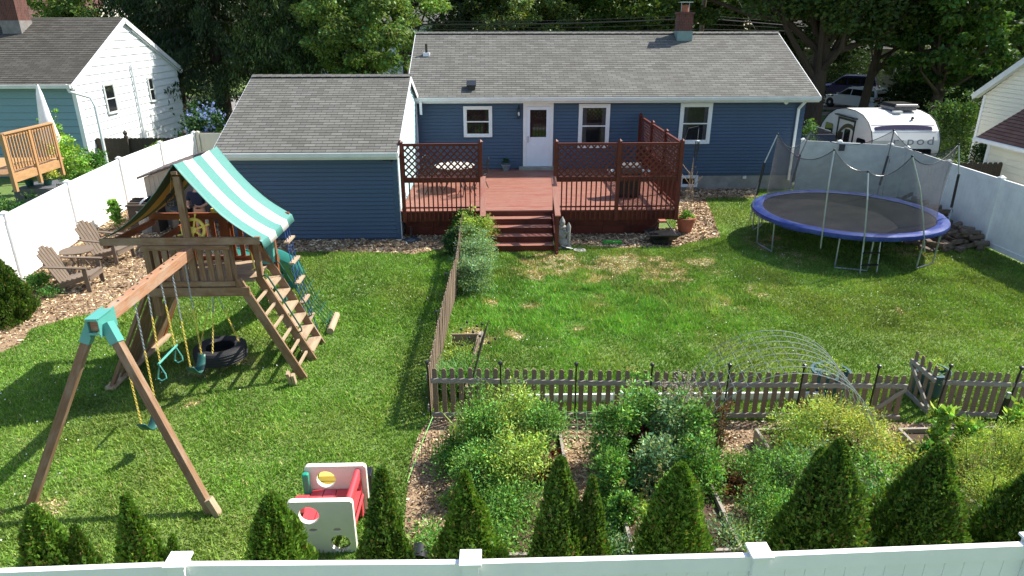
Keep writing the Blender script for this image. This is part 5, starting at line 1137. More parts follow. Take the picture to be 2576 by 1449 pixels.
# grey storage box with pots
t = thing('deck_box', 'dark grey plastic deck box carrying two potted plants beyond the left fence', 'storage box', (-13.4, 18, 0)); 
a = G(45, 455, .75); b = G(165, 440, .75); c0 = G(105, 470, .75)
bx0, bx1 = a.x, c0.x; by0, by1 = c0.y-.3, c0.y+.95; mb = MB(); mb.box(c0.x-.72, c0.x+.5, by0, by1, -.1, .66); mb.build('body', M['bin'], t, bevel=.02); mb = MB(); mb.prism([(c0.x-.76, by0-.04, .66), (c0.x+.54, by0-.04, .66), (c0.x+.5, by0-.04, .73), (c0.x-.1, by0-.04, .77), (c0.x-.7, by0-.04, .74)], (0, by1-by0+.08, 0)); mb.build('lid', M['bin'], t)
BOXC = c0.copy()
for k, (dx, dy) in enumerate(((-.42, .1), (.08, .22))):
    c = Vector((c0.x+dx, c0.y+dy, .77)); tt = thing('potted_plant', ['left', 'right'][k]+' green plastic pot with feathery yellow green plant on the grey deck box', 'potted plant', c, 'potted plants on the deck box'); mb = MB(); pot(mb, c, .15, .24); mb.build('pot', M['green_pl'], tt, smooth=True); globals()['POTN%d' % k] = (tt, c)
t = thing('planter_bowl', 'cream shallow bowl on the grey deck box next to the fence', 'bowl', c0+Vector((.38, .45, .77))); mb = MB(); mb.lathe([(.08, 0), (.16, .13), (.17, .14), (.14, .13), (0, .08)], t.location, 16); mb.build('bowl', M['plas_cream'], t, smooth=True)
t = thing('mesh_chair', 'black wire mesh garden chair back right of the grey deck box', 'garden chair', (c0.x+.75, c0.y-.1, 0)); mb = MB(); x0 = c0.x+.55
for i in range(8): mb.beam((x0+i*.065, c0.y-.25, .25), (x0+i*.065+.02, c0.y-.12, .88), .02, .012); 
for i in range(8): mb.beam((x0, c0.y-.24+i*.017, .28+i*.08), (x0+.48, c0.y-.24+i*.017, .28+i*.08), .012, .02)
mb.build('backrest', M['black'], t); mb = MB(); mb.box(x0, x0+.48, c0.y-.7, c0.y-.25, .38, .41); mb.build('seat', M['black'], t)
for sx in (0, .46):
    for sy in (-.68, -.27): mb = MB(); mb.box(x0+sx, x0+sx+.025, c0.y+sy, c0.y+sy+.025, 0, .38); mb.build('leg', M['black'], t)
# dark board fence between the houses
t = thing('dark_board_fence', 'old dark stained board fence with acorn finials in front of the white gable wall', 'fence', (-13, 27.6, 0)); xa, xb = WY(220, 350, 27.6).x, WY(470, 350, 27.6).x; zt = WY(300, 347, 27.6).z
n = int((xb-xa)/.16)
for i in range(n): x = xa+(xb-xa)*(i+.5)/n; P_(lambda m: m.prism([(x-.077, 27.6, 0), (x+.077, 27.6, 0), (x+.077, 27.6, zt-.03), (x+.05, 27.6, zt), (x-.05, 27.6, zt), (x-.077, 27.6, zt-.03)], (0, .022, 0)), 'board', 'dark_wood', t)
for px in (219, 317, 466):
    c = WY(px, 345, 27.55); mb = MB(); mb.box(c.x-.06, c.x+.06, 27.48, 27.6, 0, zt+.05); mb.build('post', M['dark_wood'], t); mb = MB(); mb.lathe([(.08, 0), (.08, .03), (.04, .05), (.08, .12), (.085, .16), (.0, .28)], (c.x, 27.54, zt+.05), 10); mb.build('finial', M['dark_wood'], t, smooth=True)

# ================================================================ right neighbour house and addition
NX = 18.3; yf = WX(2476, 245, NX).y
t = thing('cream_house', 'cream clapboard house with white rake board at the right edge', 'house', (20, yf-3, 0))
ez_ = WX(2462, 236, NX).z; rk = WX(2576, 168, NX); sl_ = (rk.z-ez_)/(yf-rk.y)
mb = MB(); yr = yf-4.5; siding(mb, (NX, 0, 0), -BY, -BX, [(-yf, 0), (-(yf-9), 0), (-(yf-9), ez_), (-yr, ez_+sl_*4.5), (-yf, ez_)], .15, .016); mb.box(NX+.02, NX+9, yf-9, yf, 0, ez_); siding(mb, (NX, yf, 0), BX, BY, [(0, 0), (9, 0), (9, ez_), (0, ez_)], .15, .016); mb.build('wall', M['cream_side'], t)
mb = MB(); a0, a1 = NX-.25, NX+9.3; roof_plane(mb, (a1, yf+.3, ez_-.03), (a0, yf+.3, ez_-.03), (a1, yr, ez_+sl_*4.55), (a0, yr, ez_+sl_*4.55)); roof_plane(mb, (a0, yf-9.3, ez_-.03), (a1, yf-9.3, ez_-.03), (a0, yr, ez_+sl_*4.55), (a1, yr, ez_+sl_*4.55)); mb.build('roof', M['shingle_dark'], t)
mb = MB(); mb.beam((a0-.01, yf+.3, ez_-.10), (a0-.01, yr, ez_+sl_*4.55-.08), .03, .2); mb.beam((a0+.12, yf+.3, ez_-.14), (a0+.12, yr, ez_+sl_*4.55-.12), .24, .03); mb.build('rake_board', M['gutter'], t)
mb = MB(); mb.box(NX-.03, NX-.0, yf-.11, yf+.02, 0, ez_); mb.build('corner_board', M['white'], t)
AX = 16.4; ya2 = WX(2488, 362, AX).y; ze = WX(2481, 348, AX-.25).z
t = thing('cream_outbuilding', 'cream clapboard shed with brown shingle roof at the right edge beyond the white fence', 'outbuilding', (17.5, ya2-2, 0))
mb = MB(); siding(mb, (AX, 0, 0), -BY, -BX, [(-ya2, 0), (-(ya2-6), 0), (-(ya2-6), ze), (-ya2, ze)], .2, .016); siding(mb, (AX, ya2, 0), BX, BY, [(0, 0), (4, 0), (2, ze+1.3), (0, ze)], .2, .016); mb.box(AX+.02, AX+3.9, ya2-6, ya2-.02, 0, ze); mb.build('wall', M['cream_side'], t)
mb = MB(); roof_plane(mb, (AX-.3, ya2+.25, ze-.02), (AX-.3, ya2-6.2, ze-.02), (AX+2, ya2+.25, ze+1.5), (AX+2, ya2-6.2, ze+1.5), .15, .014); roof_plane(mb, (AX+4.3, ya2-6.2, ze-.02), (AX+4.3, ya2+.25, ze-.02), (AX+2, ya2-6.2, ze+1.5), (AX+2, ya2+.25, ze+1.5), .15, .014); mb.build('roof', M['shingle_brown'], t)
mb = MB(); mb.box(AX-.42, AX-.30, ya2-6.2, ya2+.25, ze-.13, ze-.02); mb.build('gutter', M['white'], t); mb = MB(); mb.box(AX-.03, AX-.0, ya2-.12, ya2+.02, 0, ze-.05); mb.build('corner_board', M['white'], t)
t = thing('low_board_fence', 'low grey board fence between the camper and the cream outbuilding', 'fence', (15, 20.6, 0)); xa, xb = 13.7, AX-.05
for i in range(16): x = xa+(xb-xa)*(i+.5)/16; P_(lambda m: m.prism([(x-.075, 21.3, 0), (x+.075, 21.3, 0), (x+.075, 21.3, 1.42), (x+.04, 21.3, 1.48), (x-.04, 21.3, 1.48), (x-.075, 21.3, 1.42)], (0, .02, 0)), 'board', 'dark_wood', t)

# ================================================================ camper
cm = thing('camper', 'white rounded travel trailer with dark windows parked beyond the white gate', 'camper', (15.3, 27, 0))
cx0, cx1 = 14.0, 16.55; cy = 24.9; prof = []
for a in np.linspace(-90, 0, 3): pass
side = [(cy+.35, .45), (cy+.12, .9), (cy, 1.35), (cy+.05, 1.75), (cy+.22, 2.1), (cy+.55, 2.42), (cy+1.0, 2.64), (cy+1.6, 2.74), (cy+2.4, 2.75), (cy+3.1, 2.62), (cy+3.7, 2.32), (cy+4.15, 1.85), (cy+4.4, 1.3), (cy+4.4, .8), (cy+4.2, .45)]
wh = pm('camper_white', srgb(232, 230, 222), .3, .05, 1.5, 0)
mb = MB(); mb.prism([(cx0, y, z) for y, z in side], (cx1-cx0, 0, 0)); body = mb.build('body', wh, cm, bevel=.03)
def onside(y): return 0
for X in (cx0-.006, cx1+.006): mb = MB(); mb.tube([(X, y, z+.0) for y, z in side], .016, 5); mb.build('edge_trim', M['black'], cm)
dk_ = pm('camper_dark_green', srgb(70, 66, 40), .5, .1); Ts = frameT((cx0-.004, 0, 0), BY, -BX); Tr = frameT((0, cy+.0, 0), BX, -BY)
def rwin(T, u0, u1, z0, z1, name='window', r=.12):
    o = []
    for cx_, cz_, a0 in ((u1-r, z0+r, -90), (u1-r, z1-r, 0), (u0+r, z1-r, 90), (u0+r, z0+r, 180)):
        for k in range(5): a = radians(a0+k*22.5); o.append((cx_+r*cos(a), cz_+r*sin(a)))
    m = MB(); m.T = T; m.prism([(u, .0, z) for u, z in o], (0, .02, 0)); return m.build(name, M['glass'], cm)
def sp(px, py): p = WX(px, py, cx0); return p.y, p.z
for ya_, yb_, za_, zb_ in ((3.15, 3.80, 1.22, 1.95), (1.72, 2.14, 1.25, 1.92), (.50, 1.12, 1.15, 1.70)): rwin(Ts, cy+ya_, cy+yb_, za_, zb_, 'side_window', .09)
mb = MB(); mb.T = Ts; mb.box(cy+2.28, cy+2.62, 0, .03, 1.38, 1.72); mb.build('outside_screen', M['black'], cm)
dr = MB(); dr.T = Ts; y0_, y1_ = cy+1.45, cy+2.75
for u in (y0_, y1_): dr.box(u-.03, u+.03, 0, .03, .5, 2.32)
dr.box(y0_-.03, y1_+.03, 0, .035, 2.26, 2.34); dr.build('awning_frame', M['black'], cm)
dr = MB(); dr.T = Ts; dr.box(y0_-.15, y1_+.2, .0, .12, 2.40, 2.45); dr.build('awning', M['black'], cm)
sw = MB(); sw.T = Ts; arc = [(cy+2.45+1.2*cos(a)*.8-.6, .0, 1.1+1.05*sin(a)) for a in np.linspace(.15, 2.6, 14)]; arc2 = [(cy+2.45+1.05*cos(a)*.8-.6, .0, 1.1+.88*sin(a)) for a in np.linspace(2.6, .15, 14)]; sw.prism([(max(y0_+.05, min(y1_-.05, p[0])), .004, p[2]) for p in arc+arc2], (0, .006, 0)); sw.build('green_swoosh', pm('olive_decal', srgb(86, 84, 48), .5, .1), cm)
sw = MB(); sw.T = Ts; sw.prism([(y0_+.45+.2*cos(a), .004, 1.72+.2*sin(a)) for a in np.linspace(0, 2*pi, 16)[:-1]], (0, .006, 0)); sw.build('yellow_disc', pm('gold_decal', srgb(206, 166, 80), .5, .1), cm)
mb = MB(); mb.T = frameT((0, cy+.0, 0), BX, -BY); 
wr = [WY(2250, 368, cy), WY(2352, 392, cy)]
rwin(frameT((0, cy+.0, 0), BX, -BY), cx0+.75, cx1-.3, 1.0, 1.42, 'rear_window', .09)
mb = MB(); mb.T = None
def rearpt(z):  # y on the rear curve
    for (ya, za), (yb, zb) in zip(side, side[1:]):
        if za <= z <= zb: return ya+(yb-ya)*(z-za)/(zb-za)
    return cy
stripe = [(u, 2.23+.0*u+.09*sin((u-cx0)/(cx1-cx0)*pi)) for u in np.linspace(cx0+.15, cx1-.25, 14)]
low = [(u, 2.14+.02*sin((u-cx0)/(cx1-cx0)*pi)) for u in np.linspace(cx1-.25, cx0+.15, 14)]
mb.prism([(u, rearpt(z)-.04, z) for u, z in stripe+low], (0, .02, 0)); mb.build('blue_stripe', pm('navy_decal', srgb(26, 24, 62), .8, .1, spec=.1), cm)
mb = MB(); mb.prism([(cx0+.05, rearpt(2.06)-.004, 2.06), (cx1-.12, rearpt(2.06)-.004, 2.06), (cx1-.12, rearpt(2.32)-.004, 2.32), (cx0+.05, rearpt(2.32)-.004, 2.32)], (0, .01, 0)); mb.build('grey_stripe', pm('light_grey_decal', srgb(150, 150, 156), .8, .05, spec=.1), cm)
# lettering
def lettering(txt, size, T, mat, parent, name='lettering', extrude=.006):
    cu = bpy.data.curves.new(name, 'FONT'); cu.body = txt; cu.size = size; cu.extrude = extrude; cu.align_x = 'CENTER'; cu.space_character = 1.25
    tmp = bpy.data.objects.new(name+'_tmp', cu); C.objects.link(tmp); dg = bpy.context.evaluated_depsgraph_get(); me = bpy.data.meshes.new_from_object(tmp.evaluated_get(dg)); bpy.data.objects.remove(tmp)
    me.transform(WM[parent.name].inverted()@T); me.materials.clear(); me.materials.append(mat); o = bpy.data.objects.new(name, me); C.objects.link(o); o.parent = parent; WM[o.name] = WM[parent.name]; return o
zt_ = 1.58; T = Matrix.Translation((15.55, rearpt(1.7)-.02, zt_))@Matrix.Rotation(pi/2-.12, 4, 'X')
lettering('r·pod', .46, T@Matrix.Scale(1.25, 4, (1, 0, 0)), pm('grey_decal', srgb(140, 140, 150), .4, .05), cm)
mb = MB(); mb.box(15.3, 16.2, 26.2, 27.2, 2.76, 2.95); mb.build('air_conditioner', pm('grey_plastic', srgb(104, 104, 110), .5, .2, 8), cm, bevel=.04)
mb = MB(); mb.prism([(15.25, 26.1, 2.9), (16.25, 26.1, 2.9), (16.2, 26.2, 3.03), (15.35, 26.2, 3.03)], (0, 1.0, 0)); mb.build('air_conditioner_cover', M['black'], cm, bevel=.03)
mb = MB(); mb.box(16.3, 16.7, 26.6, 27.1, 2.74, 2.82) if False else mb.box(15.2, 15.5, 25.9, 26.1, 2.70, 2.78); mb.build('roof_hatch', M['gutter'], cm); mb = MB(); mb.lathe([(.06, 0), (.05, .1), (0, .12)], (15.7, 25.55, 2.5), 8); mb.build('roof_vent', M['black'], cm)
for X in (cx0-.02, cx1+.02): mb = MB(); mb.T = Matrix.Translation((X, cy+2.3, .33))@Matrix.Rotation(pi/2, 4, 'Y'); mb.lathe([(.12, -.1), (.33, -.1), (.33, .1), (.12, .1)], n=18); mb.build('wheel', M['rubber'], cm)

cm.scale = (1, 1, .905)
# ================================================================ cars
def car(name, label, cat, loc, rot, paint, wagon=True, suv=False, parts=True, taillit=False):
    t = thing(name, label, cat, (0, 0, 0)); h = 1.72 if suv else 1.46; L = 4.7; W = .92; zb = .24 if not suv else .34; belt = h*.62
    prof = [(-2.32, zb+.08), (-2.35, belt*.78), (-2.28, belt), (-1.2 if not wagon else -1.0, belt+.02), (.75, belt), (1.9, belt*.86), (2.28, belt*.66), (2.35, zb+.1), (2.2, zb), (-2.2, zb)]
    mb = MB(); mb.prism([(x, -W, z) for x, z in prof], (0, 2*W, 0)); mb.build('body', paint, t, bevel=.07)
    r0, r1 = (-2.02 if wagon else -1.5), .15; pr = [(-2.26 if wagon else -1.95, belt), (r0, h-.04), (r0+.3, h), (r1-.2, h), (r1+.05, h-.03), (.95, belt)]
    mb = MB(); q = []; n = len(pr)
    for s in (-1, 1):
        for x, z in pr: q.append((x, s*(W-.08-(.16*(z-belt)/(h-belt))), z))
    mb.faces_idx(q, [tuple(range(n-1, -1, -1)), tuple(range(n, 2*n))]+[(i, i+1, n+i+1, n+i) for i in range(n-1)]); mb.build('cabin', paint, t, bevel=.03)
    for s in (-1, 1):
        mb = MB(); zz = lambda z: s*(W-.075-(.16*(z-belt)/(h-belt)))
        a, b = belt+.04, h-.13
        for x0, x1, t0, t1 in ((r0-.05, -1.15, r0+.12, -1.15), (-1.08, -.2, -1.08, -.2), (-.13, .8, -.13, .22)):
            if not wagon and x0 == r0-.05: continue
            mb.prism([(x0, zz(a)+.004*s, a), (x1, zz(a)+.004*s, a), (t1, zz(b)+.004*s, b), (t0, zz(b)+.004*s, b)], (0, .006*s, 0))
        mb.build('side_windows', M['glass'], t)
    mb = MB(); xr0, xr1 = (pr[0][0], pr[1][0]); 
    mb.prism([(xr0-.012, -W+.2, belt+.05), (xr0-.012, W-.2, belt+.05), (xr1-.012+.03, W-.3, h-.10), (xr1-.012+.03, -W+.3, h-.10)], (-.012, 0, 0)); mb.build('rear_window', M['glass'], t)
    mb = MB(); mb.prism([(.95+.01, -W+.2, belt+.02), (.95+.01, W-.2, belt+.02), (r1+.07, W-.32, h-.06), (r1+.07, -W+.32, h-.06)], (.012, 0, 0.01)); mb.build('windscreen', M['glass'], t)
    tl = bpy.data.materials.get('tail_light') or pm('tail_light', srgb(150, 24, 30), .2, .1, 4, 0)
    if taillit:
        tl = bpy.data.materials.new('lit_tail_light'); tl.use_nodes = True; bb = tl.node_tree.nodes['Principled BSDF']; bb.inputs['Base Color'].default_value = (.5, .02, .1, 1); bb.inputs['Emission Color'].default_value = (1, .12, .35, 1); bb.inputs['Emission Strength'].default_value = 2.5
    for s in (-1, 1):
        mb = MB(); mb.box(-2.37, -2.2, s*W*.62 if s > 0 else -W-.005, W+.005 if s > 0 else -W*.62, belt*.74, belt*.93); mb.build('tail_light', tl, t, bevel=.02)
        mb = MB(); mb.box(2.1, 2.33, s*W*.55 if s > 0 else -W+.02, W-.02 if s > 0 else -W*.55, belt*.6, belt*.74); mb.build('headlight', M['gutter'], t, bevel=.02)
        mb = MB(); mb.beam((.75, s*(W+.02), belt+.08), (.75, s*(W+.16), belt+.08), .1, .12); mb.build('mirror', paint, t)
        for x in (-1.42, 1.42):
            mb = MB(); mb.T = Matrix.Translation((x, s*(W-.10), .33))@Matrix.Rotation(pi/2, 4, 'X'); mb.lathe([(.2, -.115), (.31, -.115), (.33, -.09), (.33, .09), (.31, .115), (.2, .115), (.2, -.115)], n=22); w_ = mb.build('wheel', M['rubber'], t, smooth=True)
            mb = MB(); mb.T = Matrix.Translation((x, s*(W-.08), .33))@Matrix.Rotation(pi/2, 4, 'X'); mb.lathe([(0, -.1), (.2, -.09), (.2, .09), (0, .1)], n=14); mb.build('rim', M['steel'], w_)
    mb = MB(); mb.box(-2.375, -2.35, -.24, .24, belt*.5, belt*.62); mb.build('number_plate', M['vinyl'], t)
    if wagon:
        for s in (-1, 1): mb = MB(); mb.beam((r0+.25, s*(W-.3), h+.03), (r1-.1, s*(W-.3), h+.03), .03, .03); mb.build('roof_rail', M['steel'], t)
    t.location = loc; t.rotation_euler.z = rot; return t
wp = pm('white_car_paint', srgb(226, 228, 228), .2, .03, 3, 0); bp_ = pm('black_car_paint', (.012, .012, .016), .12, .2, 3, 0); np_ = pm('navy_car_paint', srgb(40, 44, 84), .2, .1, 3, 0)
c = G(2218, 283); car('white_wagon', 'white station wagon parked on the street seen above the camper', 'car', (c.x-.6, c.y+2.4, 0), radians(112), wp)
car('black_car', 'black car with a glowing tail light parked between the blue house and the camper', 'car', (12.35, 27.9, 0), radians(90), bp_, suv=True, taillit=True)
c = G(2150, 255); car('blue_van', 'dark blue car parked across the street in the tree shade', 'car', (c.x+.3, c.y+2.5, 0), radians(150), np_, suv=True)

# ================================================================ street: pole, wires, far houses, white picket fence
t = thing('utility_pole', 'weathered wooden utility pole rising behind the main roof beside the chimney', 'utility pole', (WY(1766, 60, 44).x, 44, 0)); px_ = t.location.x
mb = MB(); mb.tube([(px_, 44, 0), (px_, 44, 13)], [.17, .12], 12); mb.build('pole', M['grey_wood'], t); mb = MB(); mb.beam((px_-1.2, 44, 11.5), (px_+1.2, 44, 11.5), .1, .12); mb.build('crossarm', M['grey_wood'], t)
for k, (ya, yb, r, yr_) in enumerate(((52, 38, .018, 62), (60, 46, .045, 70), (66, 60, .018, 74), (72, 74, .03, 80))):
    a = WY(1080, ya+2, 44); b = WY(1766, yb, 44); z_ = WY(2050, yr_, 44); mb = MB(); m_ = a.lerp(b, .5)-Vector((0, 0, .12)); l = a-(b-a)*1.1; mb.tube([l+Vector((0, 0, .5)), a, a.lerp(b, .25)-Vector((0, 0, .08)), m_, a.lerp(b, .75)-Vector((0, 0, .08)), b, z_, z_+(z_-b)*2.5], r, 5)
    tag(mb.build('overhead_wire', M['black']), ['thin top overhead wire crossing behind the main roof ridge', 'thickest overhead cable crossing behind the main roof ridge', 'thin third overhead wire from the top behind the main roof ridge', 'lowest overhead wire just above the main roof ridge'][k], 'wire', 'overhead wires along the street')
mb = MB(); a = WY(1766, 8, 44); mb.tube([WY(2055-1, -5, 44) if False else WY(1850, -10, 43.8), WY(1905, 82, 43.8)], .012, 5); tag(mb.build('guy_wire', M['wire']), 'thin slanting guy wire right of the utility pole', 'wire')
def far_house(name, label, x0, x1, y0, y1, ez2, rz2, wall, roofm, wins, shutter=None):
    t = thing(name, label, 'house', ((x0+x1)/2, y0, 0)); mb = MB(); siding(mb, (0, y0, 0), BX, -BY, [(x0, 0), (x1, 0), (x1, ez2), (x0, ez2)], .2, .015); ym = (y0+y1)/2
    siding(mb, (x1, 0, 0), BY, BX, [(y0, 0), (y1, 0), (y1, ez2), (ym, rz2-.1), (y0, ez2)], .2, .015); mb.box(x0+.02, x1-.02, y0+.02, y1, 0, ez2); mb.build('wall', wall, t)
    mb = MB(); roof_plane(mb, (x0-.3, y0-.4, ez2), (x1+.3, y0-.4, ez2), (x0-.3, ym, rz2), (x1+.3, ym, rz2), .2); roof_plane(mb, (x1+.3, y1+.4, ez2), (x0-.3, y1+.4, ez2), (x1+.3, ym, rz2), (x0-.3, ym, rz2), .2); mb.build('roof', roofm, t)
    Tq = frameT((0, y0-.02, 0), BX, -BY)
    for (xc, zc, w_, h_) in wins:
        window(t, Tq, xc-w_/2, xc+w_/2, zc-h_/2, zc+h_/2)
        if shutter:
            for s in (-1, 1): mb = MB(); mb.T = Tq; mb.box(xc+s*(w_/2+.25)-.2, xc+s*(w_/2+.25)+.2, 0, .04, zc-h_/2, zc+h_/2); mb.build('shutter', shutter, t)
    return t
c = WY(1034, 140, 72); far_house('far_white_house', 'distant pale clapboard house with blue shutters seen through the light green maple', c.x-9, c.x+5, 72, 80, 5.4, 7.6, pm('pale_blue_siding', srgb(198, 206, 216), .6, .05), M['shingle'], [(c.x, c.z, 1.3, 1.9), (c.x-4, c.z, 1.3, 1.9), (c.x+3.4, c.z, 1.3, 1.9)], pm('blue_shutter', srgb(46, 70, 128), .6, .1))
c = WY(70, 10, 60); far_house('far_brown_house', 'distant house with brown roof above the ridge of the left neighbour house', c.x-12, c.x+4, 60, 70, 4.6, 8.2, M['cream_side'], M['shingle_brown'], [(c.x-2, 3, 1.2, 1.5)])
c = WY(2240, 225, 58); far_house('far_dark_house', 'distant grey house in deep tree shade behind the white wagon', c.x-7, c.x+9, 62, 70, 3.4, 6.0, pm('grey_brown_siding', srgb(128, 120, 112), .7, .1), M['shingle_dark'], [(c.x-2, 1.9, 1.3, 1.2), (c.x+3, 1.9, 1.3, 1.2)])
a, b = WY(858, 183, 66), WY(1060, 188, 66)
t = thing('white_picket_fence', 'distant white picket fence across the street behind the garage roof', 'fence', (a.x, 66, 0)); n = 60; zt = a.z
for i in range(n): x = a.x+(b.x-a.x)*i/(n-1); P_(lambda m: m.prism([(x-.045, 66, zt-1.2), (x+.045, 66, zt-1.2), (x+.045, 66, zt-.05), (x, 66, zt+.03), (x-.045, 66, zt-.05)], (0, .03, 0)), 'picket', 'white', t)
for dz in (.25, .9): P_(lambda m: m.box(a.x, b.x, 66.035, 66.08, zt-dz-.05, zt-dz+.05), 'rail', 'white', t)

# ================================================================ garden structures
t = thing('arch_trellis', 'tall wire cattle panel arch over the vegetable garden path', 'trellis', (3.95, 8.3, 0))
ax0, ax1 = 2.70, 5.22; axc, aw = (ax0+ax1)/2, (ax1-ax0)/2; AH = 1.50
def arc_pt(s, y): a = pi*(1-s); return Vector((axc+aw*cos(a)*(1.0)+.12*(y-8.2), y+.0, AH*sin(a)**.85 if sin(a) > 0 else 0))
ys = [7.62+.185*k for k in range(8)]
for y in ys: mb = MB(); mb.tube([arc_pt(k/28, y) for k in range(29)], .0048, 4); mb.build('arch_wire', M['wire'], t)
mb = MB()
for k in range(1, 24): s = k/24; mb.tube([arc_pt(s, ys[0]), arc_pt(s, ys[-1])], .0032, 4)
mb.build('cross_wires', M['wire'], t)
def tpost(px, py, h, lab, lean=.05):
    c = G(px, py); mb = MB(); mb.beam((c.x, c.y, 0), (c.x+lean, c.y, h*.86), .05, .035, (0, 1, 0)); mb.m = 1; mb.beam((c.x+lean, c.y, h*.86), (c.x+lean*1.15, c.y, h), .05, .036, (0, 1, 0)); tag(mb.build('fence_stake', [M['black'], M['steel']], None), lab, 'stake', 'black garden stakes')
tpost(1660, 1115, .72, 'black garden stake with pale tip among the tall leafy plants left of the wire arch', .0)
tpost(2022, 1078, .60, 'black garden stake with pale tip at the right foot of the wire arch', .06)
tpost(2500, 1085, .66, 'black garden stake with pale tip by the right picket fence section', .05)
def raised_bed(label, x0, x1, y0, y1):
    t = thing('raised_bed', label, 'raised bed', (x0, y0, 0), 'wooden raised beds'); h = .24
    for a in ((x0, x1, y0, y0+.04), (x0, x1, y1-.04, y1), (x0, x0+.04, y0+.041, y1-.041), (x1-.04, x1, y0+.041, y1-.041)): P_(lambda m: m.box(a[0], a[1], a[2], a[3], 0, h), 'board', 'rail_wood', t)
    P_(lambda m: m.box(x0+.04, x1-.04, y0+.04, y1-.04, 0, h-.07), 'soil', pm('bed_soil', srgb(78, 58, 44), .95, .4, 20, .5) if not bpy.data.materials.get('bed_soil') else bpy.data.materials['bed_soil'], t)
raised_bed('grey wooden raised bed full of tomato plants at the left end of the garden', -.35, .95, 5.9, 8.25)
raised_bed('grey wooden raised bed with tall leafy plants left of the wire arch', 1.50, 2.75, 5.9, 8.2)
raised_bed('grey wooden raised bed under yellow green plants right of the wire arch', 3.74, 5.05, 5.9, 8.3)
raised_bed('grey wooden raised bed with lettuces by the open garden gate', 5.80, 7.6, 5.9, 8.25)
# small wire border fence
t = thing('border_fence', 'low rusty wire border fence on the wood chips beside the lawn', 'wire fence', (-.9, 7.9, 0)); mb = MB(); a, b = G(1060, 1165), G(1140, 1190)
a = G(1062, 1160); b = G(1150, 1150)
for k in range(11): p = a.lerp(b, k/10); h = .38+.05*(k % 2); mb.tube([p, p+Vector((.01*sin(k), 0, h))], .0045, 4)
for z in (.12, .36): mb.tube([a+Vector((0, 0, z)), b+Vector((0, 0, z))], .004, 4)
mb.build('wires', pm('rusty_wire', srgb(92, 66, 56), .8, .2), t)
# green string netting lines near the fence
mb = MB(); rr_ = random.Random(4)
for k in range(6): y0_ = 8.72-.07*k; z0_ = .32-.06*k; mb.tube([(.7, y0_, z0_+.02), (1.2, y0_, z0_-.03), (1.8, y0_, z0_+rr_.uniform(-.03, .03)), (2.5, y0_, z0_)], .0045, 4)
for k in range(12): x = .75+.15*k; mb.tube([(x, 8.72, .34), (x+.02, 8.6, .18), (x, 8.4, .02)], .004, 4)
tag(mb.build('garden_netting', M['greenwire']), 'pale green garden netting strung along the foot of the picket fence', 'netting')
mb = MB(); a, b = G(1090, 1085), G(1025, 1215); mb.tube([a+Vector((0, 0, .25)), a.lerp(b, .5)+Vector((0, 0, .16)), b+Vector((0, 0, .03))], .005, 4); tag(mb.build('green_twine', pm('lime_twine', srgb(120, 220, 90), .6, .1)), 'bright lime twine stretched over the edge of the lawn', 'twine')
# white plank and white bin behind the picket fence
mb = MB(); a, b = G(1260, 1020), G(2130, 1022); mb.beam((a.x, 9.52, .07), (b.x, 9.45, .07), .04, .14); tag(mb.build('edging_board', M['white']), 'long white edging board on the ground just behind the picket fence', 'board')
c = G(1553, 1030); mb = MB(); mb.prism([(c.x-.07, 9.25, 0), (c.x+.08, 9.25, 0), (c.x+.10, 9.25, .28), (c.x, 9.25, .34), (c.x-.08, 9.25, .26)], (0, .05, 0)); tag(mb.build('white_slab', M['white']), 'upright white slab leaning behind the picket fence', 'slab')
for (px, r, lab) in ((2090, .30, 'large blue tub with grass inside behind the picket fence, left of the gate'), (2340, .28, 'blue tub half hidden behind the open gate leaf')):
    c = Vector((WY(px, 950, 9.6).x, 9.62, 0)); t = thing('blue_tub', lab, 'tub', c, 'blue garden tubs'); mb = MB(); mb.lathe([(r*.72, 0), (r*.95, .40), (r*1.04, .41), (r*1.04, .44), (r*.9, .44), (r*.85, .36), (0, .34)], c, 26); mb.build('tub', pm('blue_tub_plastic', srgb(46, 84, 96), .45, .15, 4) if not bpy.data.materials.get('blue_tub_plastic') else bpy.data.materials['blue_tub_plastic'], t, smooth=True)
t = thing('planter_box', 'weathered wooden planter bed with dark trellis behind the corner of the picket fence', 'planter', (-.3, 10.3, 0))
P_(lambda m: (m.beam((-.25, 11.6, .12), (-.30, 11.62, .12), .3, .2),), 'board', 'rail_wood', t)
P_(lambda m: m.beam((-.78, 11.5, .15), (-.28, 11.5, .15), .04, .28), 'board', 'picket', t); P_(lambda m: m.beam((-.28, 11.5, .15), (-.45, 9.6, .12), .04, .24), 'board', 'picket', t)
def lat(m):
    a0, a1 = Vector((-.28, 11.4, .05)), Vector((-.50, 9.3, .05))
    for k in range(14): p = a0.lerp(a1, k/13); m.tube([p, p+Vector((.18, 0, .52))], .008, 4)
    for z in (.2, .4, .55): m.tube([a0+Vector((.18*z/.52, 0, z)), a1+Vector((.18*z/.52, 0, z))], .008, 4)
P_(lat, 'trellis', 'black', t)
c = G(1057, 1400); t = thing('black_nursery_pot', 'black round nursery pot lying on the wood chips behind the front fence', 'plant pot', c); mb = MB(); mb.T = Matrix.Translation(c+Vector((0, 0, .12)))@Matrix.Rotation(radians(100), 4, 'X'); mb.lathe([(.1, 0), (.13, .2), (.14, .2), (.11, .18), (0, .05)], n=18); mb.build('pot', M['black'], t, smooth=True)

